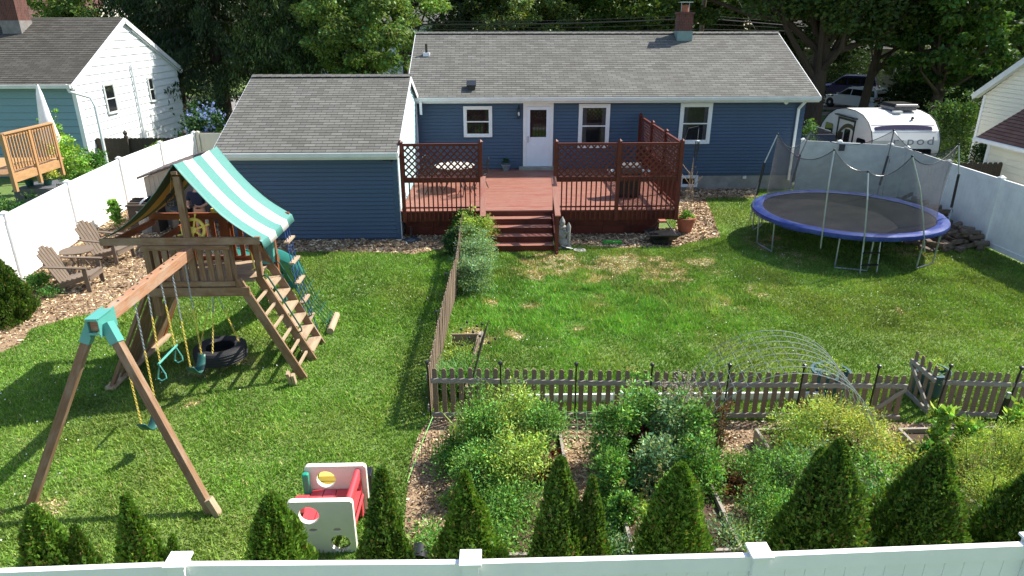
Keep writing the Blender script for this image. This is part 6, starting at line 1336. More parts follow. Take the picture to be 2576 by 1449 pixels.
# ================================================================ person with a drone controller
def skin_obj(name, joints, edges, mat, parent, sub=2):
    me = bpy.data.meshes.new(name); inv = WM[parent.name].inverted(); me.from_pydata([tuple(inv@Vector(j[:3])) for j in joints], edges, []); o = bpy.data.objects.new(name, me); C.objects.link(o); o.parent = parent; WM[o.name] = WM[parent.name]
    s = o.modifiers.new('skin', 'SKIN'); s.use_smooth_shade = True
    for i, j in enumerate(joints):
        r = j[3] if hasattr(j[3], '__len__') else (j[3], j[3]); me.skin_vertices[0].data[i].radius = r; me.skin_vertices[0].data[i].use_root = (i == 0)
    ss = o.modifiers.new('sub', 'SUBSURF'); ss.levels = 1; ss.render_levels = sub; me.materials.append(mat); return o
pc = Vector((-7.85, 18.05, 0)); pt = thing('person', 'person in navy shirt and khaki shorts holding a remote controller behind the play fort', 'person', pc)
X, Y = pc.x, pc.y; J = [(X, Y, .95, (.14, .10)), (X, Y, 1.12, (.13, .095)), (X, Y, 1.34, (.16, .10)), (X, Y+.01, 1.46, (.08, .07)), (X, Y, 1.54, .05), (X, Y-.01, 1.62, (.075, .09)), (X, Y-.01, 1.73, (.07, .085)), (X, Y, 1.785, (.04, .05))]
E_ = [(i, i+1) for i in range(7)]
for s in (-1, 1):
    b = len(J); J += [(X+s*.19, Y, 1.42, .055), (X+s*.26, Y-.03, 1.16, .042), (X+s*.17, Y-.25, 1.12, .034), (X+s*.105, Y-.33, 1.15, (.026, .02)), (X+s*.085, Y-.375, 1.16, (.036, .016))]
    E_ += [(2, b), (b, b+1), (b+1, b+2), (b+2, b+3), (b+3, b+4)]
    for f in range(4):
        k = len(J); z = 1.185-.018*f; J += [(X+s*.088, Y-.41, z, .009), (X+s*.074, Y-.435+.003*f, z-.004, .0085), (X+s*.052, Y-.425+.004*f, z-.008, .0075)]; E_ += [(b+4, k), (k, k+1), (k+1, k+2)]
    k = len(J); J += [(X+s*.075, Y-.37, 1.20, .010), (X+s*.055, Y-.385, 1.212, .009)]; E_ += [(b+4, k), (k, k+1)]
    b = len(J); J += [(X+s*.09, Y, .84, .08), (X+s*.11, Y-.01, .48, .055), (X+s*.12, Y+.01, .10, .038), (X+s*.12, Y-.12, .04, (.04, .03))]; E_ += [(0, b), (b, b+1), (b+1, b+2), (b+2, b+3)]
skin_obj('body', J, E_, M['skin'], pt)
J = [(X, Y, .97, (.165, .125)), (X, Y, 1.14, (.155, .12)), (X, Y, 1.34, (.185, .125)), (X, Y+.01, 1.455, (.10, .085))]; E_ = [(0, 1), (1, 2), (2, 3)]
for s in (-1, 1): b = len(J); J += [(X+s*.20, Y, 1.415, .075), (X+s*.255, Y-.025, 1.22, .064)]; E_ += [(2, b), (b, b+1)]
skin_obj('shirt', J, E_, M['navy'], pt)
J = [(X, Y, .96, (.16, .12))]; E_ = []
for s in (-1, 1): b = len(J); J += [(X+s*.095, Y, .82, .10), (X+s*.115, Y-.01, .52, .085)]; E_ += [(0, b), (b, b+1)]
skin_obj('shorts', J, E_, M['khaki'], pt)
mb = MB(); mb.blob((X, Y+.005, 1.735), (.093, .108, .085), amp=.05); mb.build('hair', M['hair'], pt, smooth=True)
mb = MB(); mb.lathe([(0, 0), (.009, .008), (.0, .03)], (X, Y-.115, 1.655), 6); mb.build('nose', M['skin'], pt)
for s in (-1, 1): mb = MB(); mb.blob((X+s*.032, Y-.098, 1.685), (.010, .006, .006)); mb.build('eye', M['black'], pt); mb = MB(); mb.box(X+s*.115-.045, X+s*.115+.045, Y-.19, Y+.06, 0, .08); mb.build('shoe', M['black'], pt, bevel=.02)
mb = MB(); mb.box(X-.022, X+.022, Y-.104, Y-.098, 1.622, 1.628); mb.build('mouth', M['terracotta'], pt)
t = thing('remote_controller', 'small black remote controller held in both hands of the person', 'controller', (X, Y-.41, 1.17)); mb = MB(); mb.box(X-.075, X+.075, Y-.43, Y-.35, 1.155, 1.185); mb.build('controller', M['black'], t, bevel=.008); mb = MB(); mb.box(X-.06, X+.06, Y-.47, Y-.40, 1.188, 1.198); mb.build('phone', M['glass'], t)

# ================================================================ vegetation
def stems(parent, mat, segs, r=.006, name='stem', n=4):
    mb = MB()
    for s in segs: mb.tube(s, r, n)
    return mb.build(name, mat, parent)
M['stem'] = pm('plant_stem', srgb(96, 118, 62), .7, .2)
def bush(name, label, cat, c, rx, ry, h, nleaf, ls, col, group=None, z0=.05, nclump=26, lw=.5, upright=.3, cspread=.16, flowers=None, v=.28, hue=.12, stem=True, tall=.6, parent=None, cr=None, lname='foliage'):
    rg = np.random.default_rng(abs(hash_(label)) % 99991); c = Vector(c); t = parent or thing(name, label, cat, c, group)
    th = rg.uniform(0, 2*pi, nclump); rr = np.sqrt(rg.random(nclump)); zz = rg.random(nclump)**tall
    prof = np.sqrt(np.clip(1-(zz*.92)**2, .05, 1)); K = np.stack([c.x+rx*rr*prof*np.cos(th), c.y+ry*rr*prof*np.sin(th), c.z+z0+(h-z0)*zz], 1)
    no = max(2, nclump//5); ks = rg.uniform(1.05, 1.38, no)[:, None]; K[:no] = np.array([[c.x, c.y, c.z]])+(K[:no]-np.array([[c.x, c.y, c.z]]))*ks
    idx = rg.integers(0, nclump, nleaf); idx = np.where((idx < no) & (rg.random(nleaf) < .45), rg.integers(0, nclump, nleaf), idx); cr = cr or cspread*max(rx, ry)*1.6; off = rg.normal(size=(nleaf, 3))*cr*np.array([1, 1, .7])*np.where(idx < no, .6, 1.0)[:, None]; P = K[idx]+off
    P[:, 2] = np.clip(P[:, 2], c.z+.015, None)
    d = unit(off+rg.normal(size=(nleaf, 3))*cr*.8)+np.array([0, 0, upright]); s = ls*(.6+.8*rg.random(nleaf)); V = leaf_quads(P, s, s*lw, d, rg)
    cc = colvar(col, nleaf, rg, v, hue)*(1+.25*rg.normal(size=nclump))[idx][:, None].clip(.5, 1.6)
    o = tri_mesh(lname, V, 4, cc, M['leaf'], t)
    if stem: stems(t, M['stem'], [[(c.x+(K[i][0]-c.x)*.3, c.y+(K[i][1]-c.y)*.3, c.z), (c.x+(K[i][0]-c.x)*.7, c.y+(K[i][1]-c.y)*.7, c.z+(K[i][2]-c.z)*.6), tuple(K[i])] for i in range(0, nclump, 2)])
    if flowers:
        nf, fc, fs_, fh = flowers; i = rg.integers(0, nclump, nf); P = K[i]+rg.normal(size=(nf, 3))*cr*.9; P[:, 2] = np.maximum(P[:, 2], c.z+h*fh)+rg.random(nf)*.05; kk = 7; PP = np.repeat(P, kk, 0)+rg.normal(size=(nf*kk, 3))*fs_*.35
        tri = leaf_quads(PP, fs_*.7, fs_*.5, rg.normal(size=(nf*kk, 3)), rg); tri_mesh('flowers', tri, 4, colvar(fc, nf*kk, rg, .15, .05), M['leaf'], t)
    return t
def hash_(s): 
    h = 7
    for ch in s: h = (h*131+ord(ch)) % 1000003
    return h
def blades(name, label, cat, c, r, h, n, col, w_=.018, group=None, bend=.6):
    rg = np.random.default_rng(hash_(label)); t = thing(name, label, cat, c, group); c = np.array(c); th = rg.uniform(0, 2*pi, n); B = np.stack([c[0]+r*.5*rg.normal(size=n), c[1]+r*.5*rg.normal(size=n), np.full(n, c[2])], 1)
    L = h*(.6+.5*rg.random(n)); o = np.stack([np.cos(th), np.sin(th), np.zeros(n)], 1)*(r*bend*(.4+rg.random(n)))[:, None]; mid = B+o*.35+np.array([0, 0, 1])*L[:, None]*.65; tip = B+o*1.3+np.array([0, 0, 1])*L[:, None]*rg.uniform(.7, 1.05, n)[:, None]
    s = np.stack([-np.sin(th), np.cos(th), np.zeros(n)], 1)*w_*.5; V = np.stack([B-s, B+s, mid+s, mid-s, mid-s, mid+s, tip, tip], 1).reshape(-1, 3)
    tri_mesh('blades', V, 4, np.repeat(colvar(col, n, rg, .25, .1), 2, 0), M['leaf'], t); return t
g1 = srgb(114, 158, 74); g2 = srgb(94, 142, 64); g3 = srgb(160, 186, 88); g4 = srgb(58, 96, 40); sage = srgb(132, 162, 116); yg = srgb(178, 188, 96)
# vegetable garden plants
GT = 'leafy tomato plants in the left raised bed'
for k, (px, py, rx, h, lab) in enumerate(((1210, 1150, .36, .78, 'tomato plant at the back left of the left raised bed'), (1290, 1130, .38, .88, 'tallest tomato plant at the back middle of the left raised bed'), (1365, 1150, .34, .72, 'tomato plant at the back right of the left raised bed'), (1220, 1240, .36, .62, 'tomato plant at the front left of the left raised bed'), (1310, 1235, .40, .70, 'tomato plant at the front middle of the left raised bed'), (1280, 1310, .36, .42, 'low tomato plant at the front of the left raised bed'))):
    bush('tomato_plant', 'green '+lab, 'tomato plant', G(px, py), rx*1.25, rx*1.3, h, 5200, .042, (g1, g3, g1)[k % 3], GT, nclump=60, cspread=.13, lw=.38, v=.4)
blades('corn_plant', 'pale striped grassy corn seedlings at the left edge of the garden', 'corn plant', G(1185, 1135), .22, .75, 60, g3, .03)
blades('corn_plant', 'pale arching grassy corn seedlings among the tomato plants', 'corn plant', G(1245, 1120), .16, .7, 40, g3, .03)
red = srgb(92, 36, 34)
for px, py, r, h, lab in ((1392, 1215, .14, .34, 'dark red lettuce right of the tomato plants'), (1365, 1245, .12, .26, 'smaller dark red lettuce under the tomato plants'), (1600, 1180, .15, .62, 'tall dark red lettuce between the bright leafy plants'), (1585, 1225, .14, .40, 'dark red lettuce in front of the tall leafy plants')):
    bush('red_lettuce', lab, 'lettuce', G(px, py), r, r, h, 500, .07, red, 'dark red lettuces', nclump=16, lw=.6, hue=.05)
GL = 'tall leafy greens left of the wire arch'
for k, (px, py, rx, h, lab) in enumerate(((1535, 1180, .27, .95, 'leftmost broad leaved green in the second raised bed'), (1600, 1150, .25, 1.05, 'tall broad leaved green behind the dark red lettuce'), (1665, 1165, .28, .98, 'broad leaved green below the pale mauve seed heads'), (1730, 1175, .26, .95, 'rightmost broad leaved green beside the wire arch foot'), (1540, 1260, .24, .65, 'low broad leaved green at the front left of the second bed'), (1640, 1250, .25, .80, 'broad leaved green at the front middle of the second bed'), (1745, 1255, .26, .85, 'broad leaved green at the front right of the second bed'), (1560, 1330, .16, .45, 'small light green plant at the front of the second bed'))):
    bush('leafy_green', lab, 'leafy plant', G(px, py), rx*1.2, rx*1.2, h, 3800, .052, (g1, g1, sage)[k % 3], GL, nclump=54, lw=.42, cspread=.14, v=.4, tall=.8)
bush('seeding_herb', 'herb with pale mauve seed heads left of the wire arch', 'herb', G(1690, 1140), .34, .26, 1.05, 1100, .03, srgb(140, 150, 110), nclump=30, cspread=.2, flowers=(170, srgb(188, 172, 176), .035, .72))
bush('seed_stalks', 'tan dried seed stalks rising in front of the picket fence', 'seed stalks', G(1575, 1120), .14, .1, 1.25, 420, .03, srgb(176, 168, 112), nclump=30, cspread=.12, lw=.35, tall=.9)
bush('dry_plant', 'brown dried seed plant beside the path under the arch', 'dried plant', G(1800, 1175), .13, .13, .92, 1300, .035, srgb(108, 82, 58), nclump=26, cspread=.2, lw=.5, tall=.8)
bush('wilted_plant', 'dark reddish wilted plant in front of the brown dried plant', 'wilted plant', G(1830, 1235), .22, .22, .22, 900, .05, srgb(98, 70, 50), nclump=16)
bush('low_weeds', 'low bright green weeds on the path right of the wire arch foot', 'weeds', G(1890, 1190), .42, .34, .20, 2600, .035, g1, nclump=36, cspread=.14)
GY_ = 'yellow green plants right of the wire arch'
for k, (px, py, rx, h, lab, cl) in enumerate(((1985, 1165, .42, .72, 'yellow green bushy plant right of the path', g3), (2075, 1140, .42, .80, 'yellow green bushy plant at the right foot of the arch', yg), (2165, 1150, .38, .62, 'yellow green bushy plant left of the gate path', yg), (1960, 1250, .42, .62, 'green bushy plant in front of the yellow green ones', g1), (2050, 1255, .42, .62, 'green bushy plant left of the tall conical evergreen', sage), (1930, 1330, .38, .42, 'low green bushy plant near the front fence', g1))):
    bush('tomato_bush', lab, 'tomato plant', G(px, py), rx*1.15, rx*1.15, h, 4200, .040, cl, GY_, nclump=46, cspread=.13, lw=.4)
for px, py, r, h, lab, cl in ((2200, 1250, .36, .45, 'leafy green plant between the two tall conical evergreens', g1), (2230, 1335, .36, .40, 'broad leaved weed patch at the front between the evergreens', g2), (2255, 1190, .34, .30, 'low yellow green plant at the bed corner by the gate', yg), (1480, 1370, .22, .22, 'low dark weed in front between the evergreens', g2), (1310, 1385, .4, .24, 'low green weed patch in front of the left raised bed', g1), (1840, 1390, .3, .22, 'low pale weed patch on the wood chips by the front fence', sage), (1570, 1400, .22, .18, 'small pale weed by the front fence', sage), (1130, 1180, .22, .26, 'weed at the edge of the wood chip path', g2), (1090, 1385, .3, .10, 'sparse weed on the wood chips at the front', g1)):
    bush('weed', lab, 'weed', G(px, py), r*1.3, r*1.3, h*1.15, 2000, .045, cl, None, nclump=34, cspread=.18, lw=.4)
for px, py, h, lab in ((2348, 1150, .74, 'tall bolting pale green lettuce column, the leftmost one by the gate'), (2405, 1165, .62, 'bolting pale green lettuce column, second from the gate'), (2445, 1140, .5, 'shorter bolting lettuce behind the second column'), (2540, 1110, .5, 'pale bolting lettuce by the right garden stake'), (2320, 1190, .36, 'dark leaved lettuce at the bed corner')):
    bush('bolting_lettuce', lab, 'lettuce', G(px, py), .13, .13, h, 520, .105, srgb(150, 182, 88) if 'dark' not in lab else g2, 'bolting lettuces in the right raised bed', nclump=18, lw=.5, cr=.05, tall=.9, upright=.7)
for px, py, r, h, lab in ((2440, 1235, .36, .62, 'feathery yellow green dill plant right of the lettuces'), (2520, 1230, .40, .78, 'tall feathery dill plant near the right edge'), (2590, 1200, .36, .70, 'feathery dill plant cut by the right edge'), (2480, 1320, .36, .62, 'feathery dill plant in front near the right evergreen'), (2590, 1290, .36, .62, 'feathery dill plant in the lower right')):
    bush('dill_plant', lab, 'herb', G(px, py), r*1.1, r*1.1, h, 7500, .030, srgb(158, 178, 78), 'feathery dill plants', nclump=70, cspread=.15, lw=.26)
# planting along the side picket fence and near the steps
GS = 'flowering shrubs between the picket fence and the red steps'
for px, py, rx, h, cl, lab, fl in ((1193, 745, .46, .70, sage, 'dense grey green shrub, the nearest one behind the side picket fence', (30, srgb(190, 196, 190), .025, .8)), (1200, 700, .52, .88, sage, 'large grey green shrub in the middle of the row by the side picket fence', (30, srgb(190, 196, 190), .025, .8)), (1195, 650, .50, .95, g3, 'tall green shrub with orange tints left of the red steps', (120, srgb(196, 156, 92), .03, .6)), (1222, 625, .34, .68, srgb(142, 150, 84), 'reddish flowering shrub touching the red steps', (90, srgb(196, 140, 110), .03, .6)), (1165, 610, .30, .80, g2, 'dark green spiky shrub against the deck skirt', None), (1138, 650, .22, .60, srgb(70, 104, 60), 'dark green shrub on the lawn side of the picket fence', (40, srgb(150, 110, 100), .03, .7))):
    c = G(px, py); bush('shrub', lab, 'shrub', (c.x, c.y+.3, 0), rx, rx, h, 6500, .048, cl, GS, nclump=64, cspread=.13, lw=.4, flowers=fl)
blades('lily_clump', 'long green grassy daylily clump behind the corner of the picket fence', 'daylily', tuple(G(1140, 985)), .34, .55, 380, g2, .016)
blades('lily_clump', 'smaller grassy clump in front of the dark trellis', 'daylily', tuple(G(1200, 975)), .3, .32, 160, g2, .014)
rg = random.Random(5); t = thing('allium_seedheads', 'dark round allium seed heads on thin stems behind the picket fence corner', 'allium', (-.3, 10.8, 0))
for px, py in ((1160, 828), (1175, 810), (1190, 835), (1200, 820), (1163, 868), (1155, 866), (1207, 845), (1230, 862), (1246, 852), (1190, 880), (1213, 815), (1262, 915), (1275, 938), (1282, 930), (1180, 850)):
    c = WY(px, py, 10.7+rg.uniform(-.5, .4)); mb = MB(); mb.blob(c, (.026, .026, .026), 8, 5, .3, 1); h_ = mb.build('seed_head', M['black'], t); mb = MB(); mb.tube([(c.x-.05, c.y, 0), c], .003, 4); mb.build('stem', M['stem'], t)
bush('grass_tuft', 'pale green weed patch inside the planter behind the picket fence', 'weed', G(1165, 905), .22, .4, .18, 1500, .05, g3, nclump=26, lw=.25)
bush('grass_tuft', 'leafy green growth filling the planter corner behind the picket fence', 'weed', G(1180, 950), .3, .5, .32, 2600, .05, g1, nclump=36, lw=.3)
bush('fence_weed', 'green nettle like weed at the foot of the left white fence by the chair', 'weed', G(95, 735), .32, .3, .34, 1500, .06, g2, nclump=26, cspread=.16)
bush('fence_weed', 'green weeds under the nearer garden chair', 'weed', G(125, 745), .28, .18, .16, 500, .05, g2, nclump=16)
c = G(325, 575); bush('vine', 'light green vine climbing the left white fence beside the trash can', 'vine', (c.x-.35, c.y, 0), .16, .2, .85, 700, .09, srgb(120, 168, 72), nclump=20, lw=.7)
# potted plants
t, c = POT1; bush('', 'pot foliage one', '', (c.x, c.y, .40), .20, .20, .20, 900, .05, srgb(118, 164, 62), parent=t, nclump=20, z0=0, stem=False)
t, c = POT2; bush('', 'pot foliage two', '', (c.x, c.y, c.z+.2), .13, .13, .2, 500, .04, srgb(60, 88, 52), parent=t, nclump=14, z0=0, stem=False)
for k in range(2): t, c = globals()['POTN%d' % k]; bush('', 'pot foliage n%d' % k, '', (c.x, c.y, c.z+.22), .28, .26, .36, 1300, .08, srgb(176, 180, 84), parent=t, nclump=24, z0=0, lw=.25)
# left neighbour's shrubs
for px, y, r, h, cl, lab in ((165, 23.6, .75, 1.75, srgb(150, 186, 74), 'bright yellow green shrub behind the neighbour storage box'), (205, 23.0, .6, 1.0, srgb(118, 164, 68), 'green shrub between the storage box and the white fence'), (228, 24.2, .55, 1.3, srgb(98, 146, 64), 'darker green shrub in front of the dark board fence'), (150, 24.6, .35, 2.5, srgb(128, 168, 74), 'slim climbing shrub at the end of the orange deck rail'), (405, 26.9, .55, 1.15, srgb(134, 168, 80), 'light green shrub above the dark board fence'), (5, 18.6, .7, .95, srgb(60, 100, 44), 'dark green daylily clump at the left edge below the orange deck')):
    bush('neighbour_shrub', lab, 'shrub', (WY(px, 400, y).x, y, 0), r, r*.9, h, 3800, .085, cl, 'shrubs in the neighbour yard', nclump=50, cspread=.13, lw=.6)
bush('hydrangea', 'hydrangea bush covered with blue flower heads beyond the dark board fence', 'hydrangea', (WY(512, 320, 29.5).x, 29.5, 0), 1.0, .9, 1.9, 7000, .11, srgb(64, 96, 52), nclump=60, cspread=.12, lw=.6, flowers=(130, srgb(140, 158, 222), .20, .45))
bush('dark_shrub', 'dark green rhododendron behind the blue hydrangea', 'shrub', (WY(508, 270, 31.5).x, 31.8, 0), 1.05, .9, 2.4, 6000, .12, srgb(48, 70, 42), nclump=60, cspread=.12, lw=.6)
bush('round_shrub', 'large rounded dense green shrub between the camper and the cream house', 'shrub', (WY(2408, 330, 27).x, 27.2, 0), 1.25, 1.2, 2.55, 12000, .09, srgb(74, 104, 48), nclump=130, cspread=.09, lw=.6)
bush('dark_shrub', 'dark low shrub beside the corner of the cream house', 'shrub', (17.3, 23.6, 0), .8, .8, 1.5, 3500, .09, srgb(56, 86, 40), nclump=40)
bush('narrow_shrub', 'narrow bright green conifer between the blue house corner and the camper', 'shrub', (WY(2035, 340, 24.6).x, 24.6, 0), .22, .22, 2.25, 1800, .08, srgb(84, 124, 56), nclump=40, tall=.9, cr=.1)

# ---- arborvitae
def arborvitae(label, x, y, r, h, lean=0, col=srgb(64, 92, 32), n=9000, seed=1, r2=None, group='conical evergreens in a row behind the front fence'):
    rg = np.random.default_rng(seed); t = thing('arborvitae', label, 'evergreen', (x, y, 0), group)
    tt = 1-np.sqrt(1-rg.random(n)*.985); tt = np.where(rg.random(n) < .10, rg.uniform(.78, 1, n), tt); th = rg.uniform(0, 2*pi, n)
    k1 = rg.uniform(0, 6, 8); lob = 1+.15*np.sin(2*th+k1[0]+5*tt)+.10*np.sin(7*th+k1[1]+11*tt)+.07*np.sin(13*th+k1[2]-19*tt)+.10*np.sin(23*tt+k1[3]+2*th)
    R = r*1.06*np.clip((1-tt), 0, 1)**(.62+.25*rg.random())*(1-.15*np.exp(-tt*9))*lob*1.06+.014; lean = lean or .10*rg.normal()*r; rad = R*(.80+.24*rg.random(n)); inner = rg.random(n) < .25; rad = np.where(inner, R*rg.uniform(.35, .8, n), rad)
    P = np.stack([x+rad*np.cos(th)+lean*tt*h, y+rad*np.sin(th), .03+h*.985*tt], 1); o = np.stack([np.cos(th), np.sin(th), np.zeros(n)], 1)
    d = o*.55+np.array([0, 0, 1.0])+rg.normal(size=(n, 3))*.45; s = (.038+.036*rg.random(n))*(1.0 if h > 1 else .8); V = leaf_quads(P, s, s*.42, d, rg)
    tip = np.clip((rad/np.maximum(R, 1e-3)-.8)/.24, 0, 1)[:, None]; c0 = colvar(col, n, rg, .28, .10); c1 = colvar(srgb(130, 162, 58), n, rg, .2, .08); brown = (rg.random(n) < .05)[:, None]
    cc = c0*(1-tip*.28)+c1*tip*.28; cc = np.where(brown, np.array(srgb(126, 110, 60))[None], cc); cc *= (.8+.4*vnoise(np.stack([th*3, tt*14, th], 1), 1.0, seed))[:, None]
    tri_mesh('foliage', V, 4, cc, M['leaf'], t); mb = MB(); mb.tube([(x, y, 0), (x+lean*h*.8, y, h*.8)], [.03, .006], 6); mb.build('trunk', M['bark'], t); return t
def arb(px, py, y, r, label, seed, **k):
    p = WY(px, py, y); return arborvitae(label, p.x, y, r, p.z, seed=seed, **k)
AV = [(85, 1275, 5.0, .36, 'broad dark conical evergreen nearest the lower left corner'), (188, 1325, 5.05, .22, 'small conical evergreen right beside the lower left one'), (318, 1245, 5.05, .32, 'slim pointed conical evergreen left of the first post cap'), (420, 1350, 5.1, .14, 'tiny evergreen shoot right of the slim pointed evergreen'), (665, 1245, 5.05, .42, 'rounded conical evergreen just left of the toy climber'), (935, 1178, 5.1, .34, 'tall conical evergreen just right of the toy climber'), (1012, 1335, 5.0, .18, 'small low evergreen at the foot of the one right of the toy climber'), (1190, 1188, 5.1, .44, 'broad conical evergreen above the middle post cap'), (1422, 1152, 5.15, .34, 'tall conical evergreen right of the middle post cap'), (1500, 1200, 5.15, .24, 'narrow evergreen joined to the right of the tall one'), (1710, 1168, 5.15, .42, 'columnar bright evergreen left of the right post cap'), (2080, 1130, 5.3, .34, 'left top of the twin pointed large evergreen'), (2112, 1108, 5.1, .56, 'large conical evergreen right of the right post cap'), (2365, 1122, 5.2, .62, 'largest conical evergreen near the right edge'), (2640, 1160, 5.2, .62, 'dark conical evergreen cut by the right edge of the picture')]
for k, (px, py, y, r, lab) in enumerate(AV): arb(px, py, y, r, lab, 40+k, n=int(26000*max(.3, r/.42)), col=srgb(92, 130, 44) if k in (2, 4, 10, 7, 0, 3) else srgb(76, 110, 40))
p = G(18, 830); arborvitae('bushy evergreen on the wood chips at the left edge behind the chairs', p.x-.30, p.y+.50, .52, 1.50, seed=77, n=24000, col=srgb(50, 80, 28), group='single evergreens')

# ---- trees
def tree(name, label, x, y, h, cr, ch0, col, n=30000, ls=.22, trunk=.35, nclump=130, seed=1, limbs=8, lw=.6, shell=.5, v=.3, hue=.12, flat=1.0, lean=0, cluster=.42, z_floor=0, group='trees behind the houses', skirt=.5):
    rg = np.random.default_rng(seed); t = thing(name, label, 'tree', (x, y, 0), group); zc = (ch0+h)/2; rz = (h-ch0)/2
    u = unit(rg.normal(size=(nclump, 3))); rr = rg.random(nclump)**shell; lobes = 1+.22*np.sin(u[:, 0]*5+seed)+.18*np.sin(u[:, 2]*7+seed*2)
    K = np.stack([x+lean+u[:, 0]*cr*rr*lobes, y+u[:, 1]*cr*flat*rr*lobes, zc+u[:, 2]*rz*rr], 1); K[:, 2] = np.maximum(K[:, 2], ch0*.9)
    i = rg.integers(0, nclump, n); csz = (cluster*cr*.42)*(.6+.8*rg.random(nclump)); off = unit(rg.normal(size=(n, 3)))*(rg.random(n)**.4)[:, None]*csz[i][:, None]*np.array([1, 1, .55]); P = K[i]+off
    d = off+rg.normal(size=(n, 3))*.3+np.array([0, 0, -.15]); s = ls*(.55+.9*rg.random(n)); V = leaf_quads(P, s, s*lw, d, rg)
    cc = colvar(col, n, rg, v, hue)*(1+.22*rg.normal(size=nclump))[i][:, None].clip(.5, 1.7); tri_mesh('crown', V, 4, cc, M['leaf'], t)
    mb = MB(); mb.tube([(x, y, -.1), (x, y, .5), (x+lean*.1, y, ch0*.6), (x+lean*.4, y, ch0+(h-ch0)*.4), (x+lean*.8, y, h*.85)], [trunk*1.5, trunk*1.05, trunk*.9, trunk*.5, trunk*.12], 12); mb.build('trunk', M['bark'], t, smooth=True)
    mb = MB()
    for k in range(limbs):
        q = K[rg.integers(0, nclump)]; z0 = ch0*.55+(h-ch0)*.35*rg.random(); a = Vector((x+lean*.15, y, z0)); b = Vector(q); m_ = a.lerp(b, .5)+Vector((0, 0, -.08*(b-a).length)); m2 = a.lerp(b, .75)+Vector(rg.normal(size=3)*.25)
        mb.tube([a, a.lerp(m_, .5), m_, m2, b], [trunk*.42, trunk*.34, trunk*.26, trunk*.15, trunk*.04], 7)
    mb.build('limbs', M['bark'], t, smooth=True); return t
def spruce(name, label, x, y, h, r, z0, col, n=60000, seed=3, trunk=.42):
    rg = np.random.default_rng(seed); t = thing(name, label, 'tree', (x, y, 0), 'trees behind the houses'); nb = 330; B = []
    zb = z0+(h-z0)*rg.random(nb)**1.1; az_ = rg.uniform(0, 2*pi, nb); L = r*(1-.75*(zb-z0)/(h-z0))*(.65+.45*rg.random(nb)); i = rg.integers(0, nb, n); s = rg.random(n)**.7
    drop = -.10*L[i]*s+.0-.55*(s**2)*1.0+.35*s**4; lat = rg.normal(size=n)*.28*(1-.4*s); hang = -np.abs(rg.normal(size=n))*.38*(.3+s)
    P = np.stack([x+np.cos(az_[i])*L[i]*s-np.sin(az_[i])*lat, y+np.sin(az_[i])*L[i]*s+np.cos(az_[i])*lat, zb[i]+drop+hang], 1); P[:, 2] = np.maximum(P[:, 2], z0*.55)
    d = np.stack([np.cos(az_[i])*.4, np.sin(az_[i])*.4, -1.0*np.ones(n)], 1)+rg.normal(size=(n, 3))*.45; sz = .26*(.5+.8*rg.random(n)); V = leaf_quads(P, sz, sz*.28, d, rg)
    cc = colvar(col, n, rg, .3, .1)*(1+.2*rg.normal(size=nb))[i][:, None].clip(.5, 1.6); tip = (s > .86)[:, None]; cc = np.where(tip, cc*np.array([[1.6, 1.5, 1.2]]), cc); tri_mesh('crown', V, 4, cc, M['leaf'], t)
    mb = MB(); mb.tube([(x, y, -.1), (x, y, .4), (x, y, 4), (x, y, h*.95)], [trunk*1.4, trunk, trunk*.85, .05], 12); mb.build('trunk', M['bark'], t, smooth=True)
    mb = MB()
    for k in range(0, nb, 5): c_, s_ = cos(az_[k]), sin(az_[k]); mb.tube([(x, y, zb[k]), (x+c_*L[k]*.5, y+s_*L[k]*.5, zb[k]-.05*L[k]-.1), (x+c_*L[k]*.95, y+s_*L[k]*.95, zb[k]-.1*L[k]-.35)], [.05, .03, .01], 5)
    mb.build('limbs', M['bark'], t); return t
dg_ = srgb(58, 78, 40); dd = srgb(62, 80, 38)
tx = WY(548, 240, 38.5).x
spruce('spruce_tree', 'large drooping dark spruce with visible trunk between the white house and the garage', WY(560, 240, 41).x, 41, 17, 6.6, 3.1, srgb(46, 64, 34), n=100000)
spruce('spruce_tree', 'tall dark spruce crown directly behind the garage roof', -9.4, 38.5, 16, 4.6, 3.6, srgb(56, 76, 38), n=60000, seed=14, trunk=.3)
x_ = WY(400, 60, 44).x; spruce('spruce_tree', 'dark spruce behind the gable of the left neighbour house', x_, 45, 15, 5.5, 1.5, srgb(40, 56, 32), n=40000, seed=8)
x_ = WY(900, 80, 36).x; tree('maple_tree', 'light yellow green maple behind the garage roof', x_, 36, 9.6, 3.0, 2.6, srgb(112, 138, 70), n=46000, ls=.16, trunk=.2, seed=5, nclump=190, cluster=.5, limbs=14)
x_ = WY(1010, 20, 40).x; tree('maple_tree', 'light green maple crown reaching over the left end of the main roof', x_, 40.5, 11.5, 2.9, 5.4, srgb(112, 142, 68), n=26000, ls=.17, trunk=.18, seed=6, nclump=120, limbs=10)
x_ = WY(160, 20, 44).x; tree('small_tree', 'light green tree above the ridge of the left neighbour house', x_, 44, 9, 3.6, 2.5, srgb(112, 140, 64), n=24000, ls=.18, trunk=.18, seed=16)
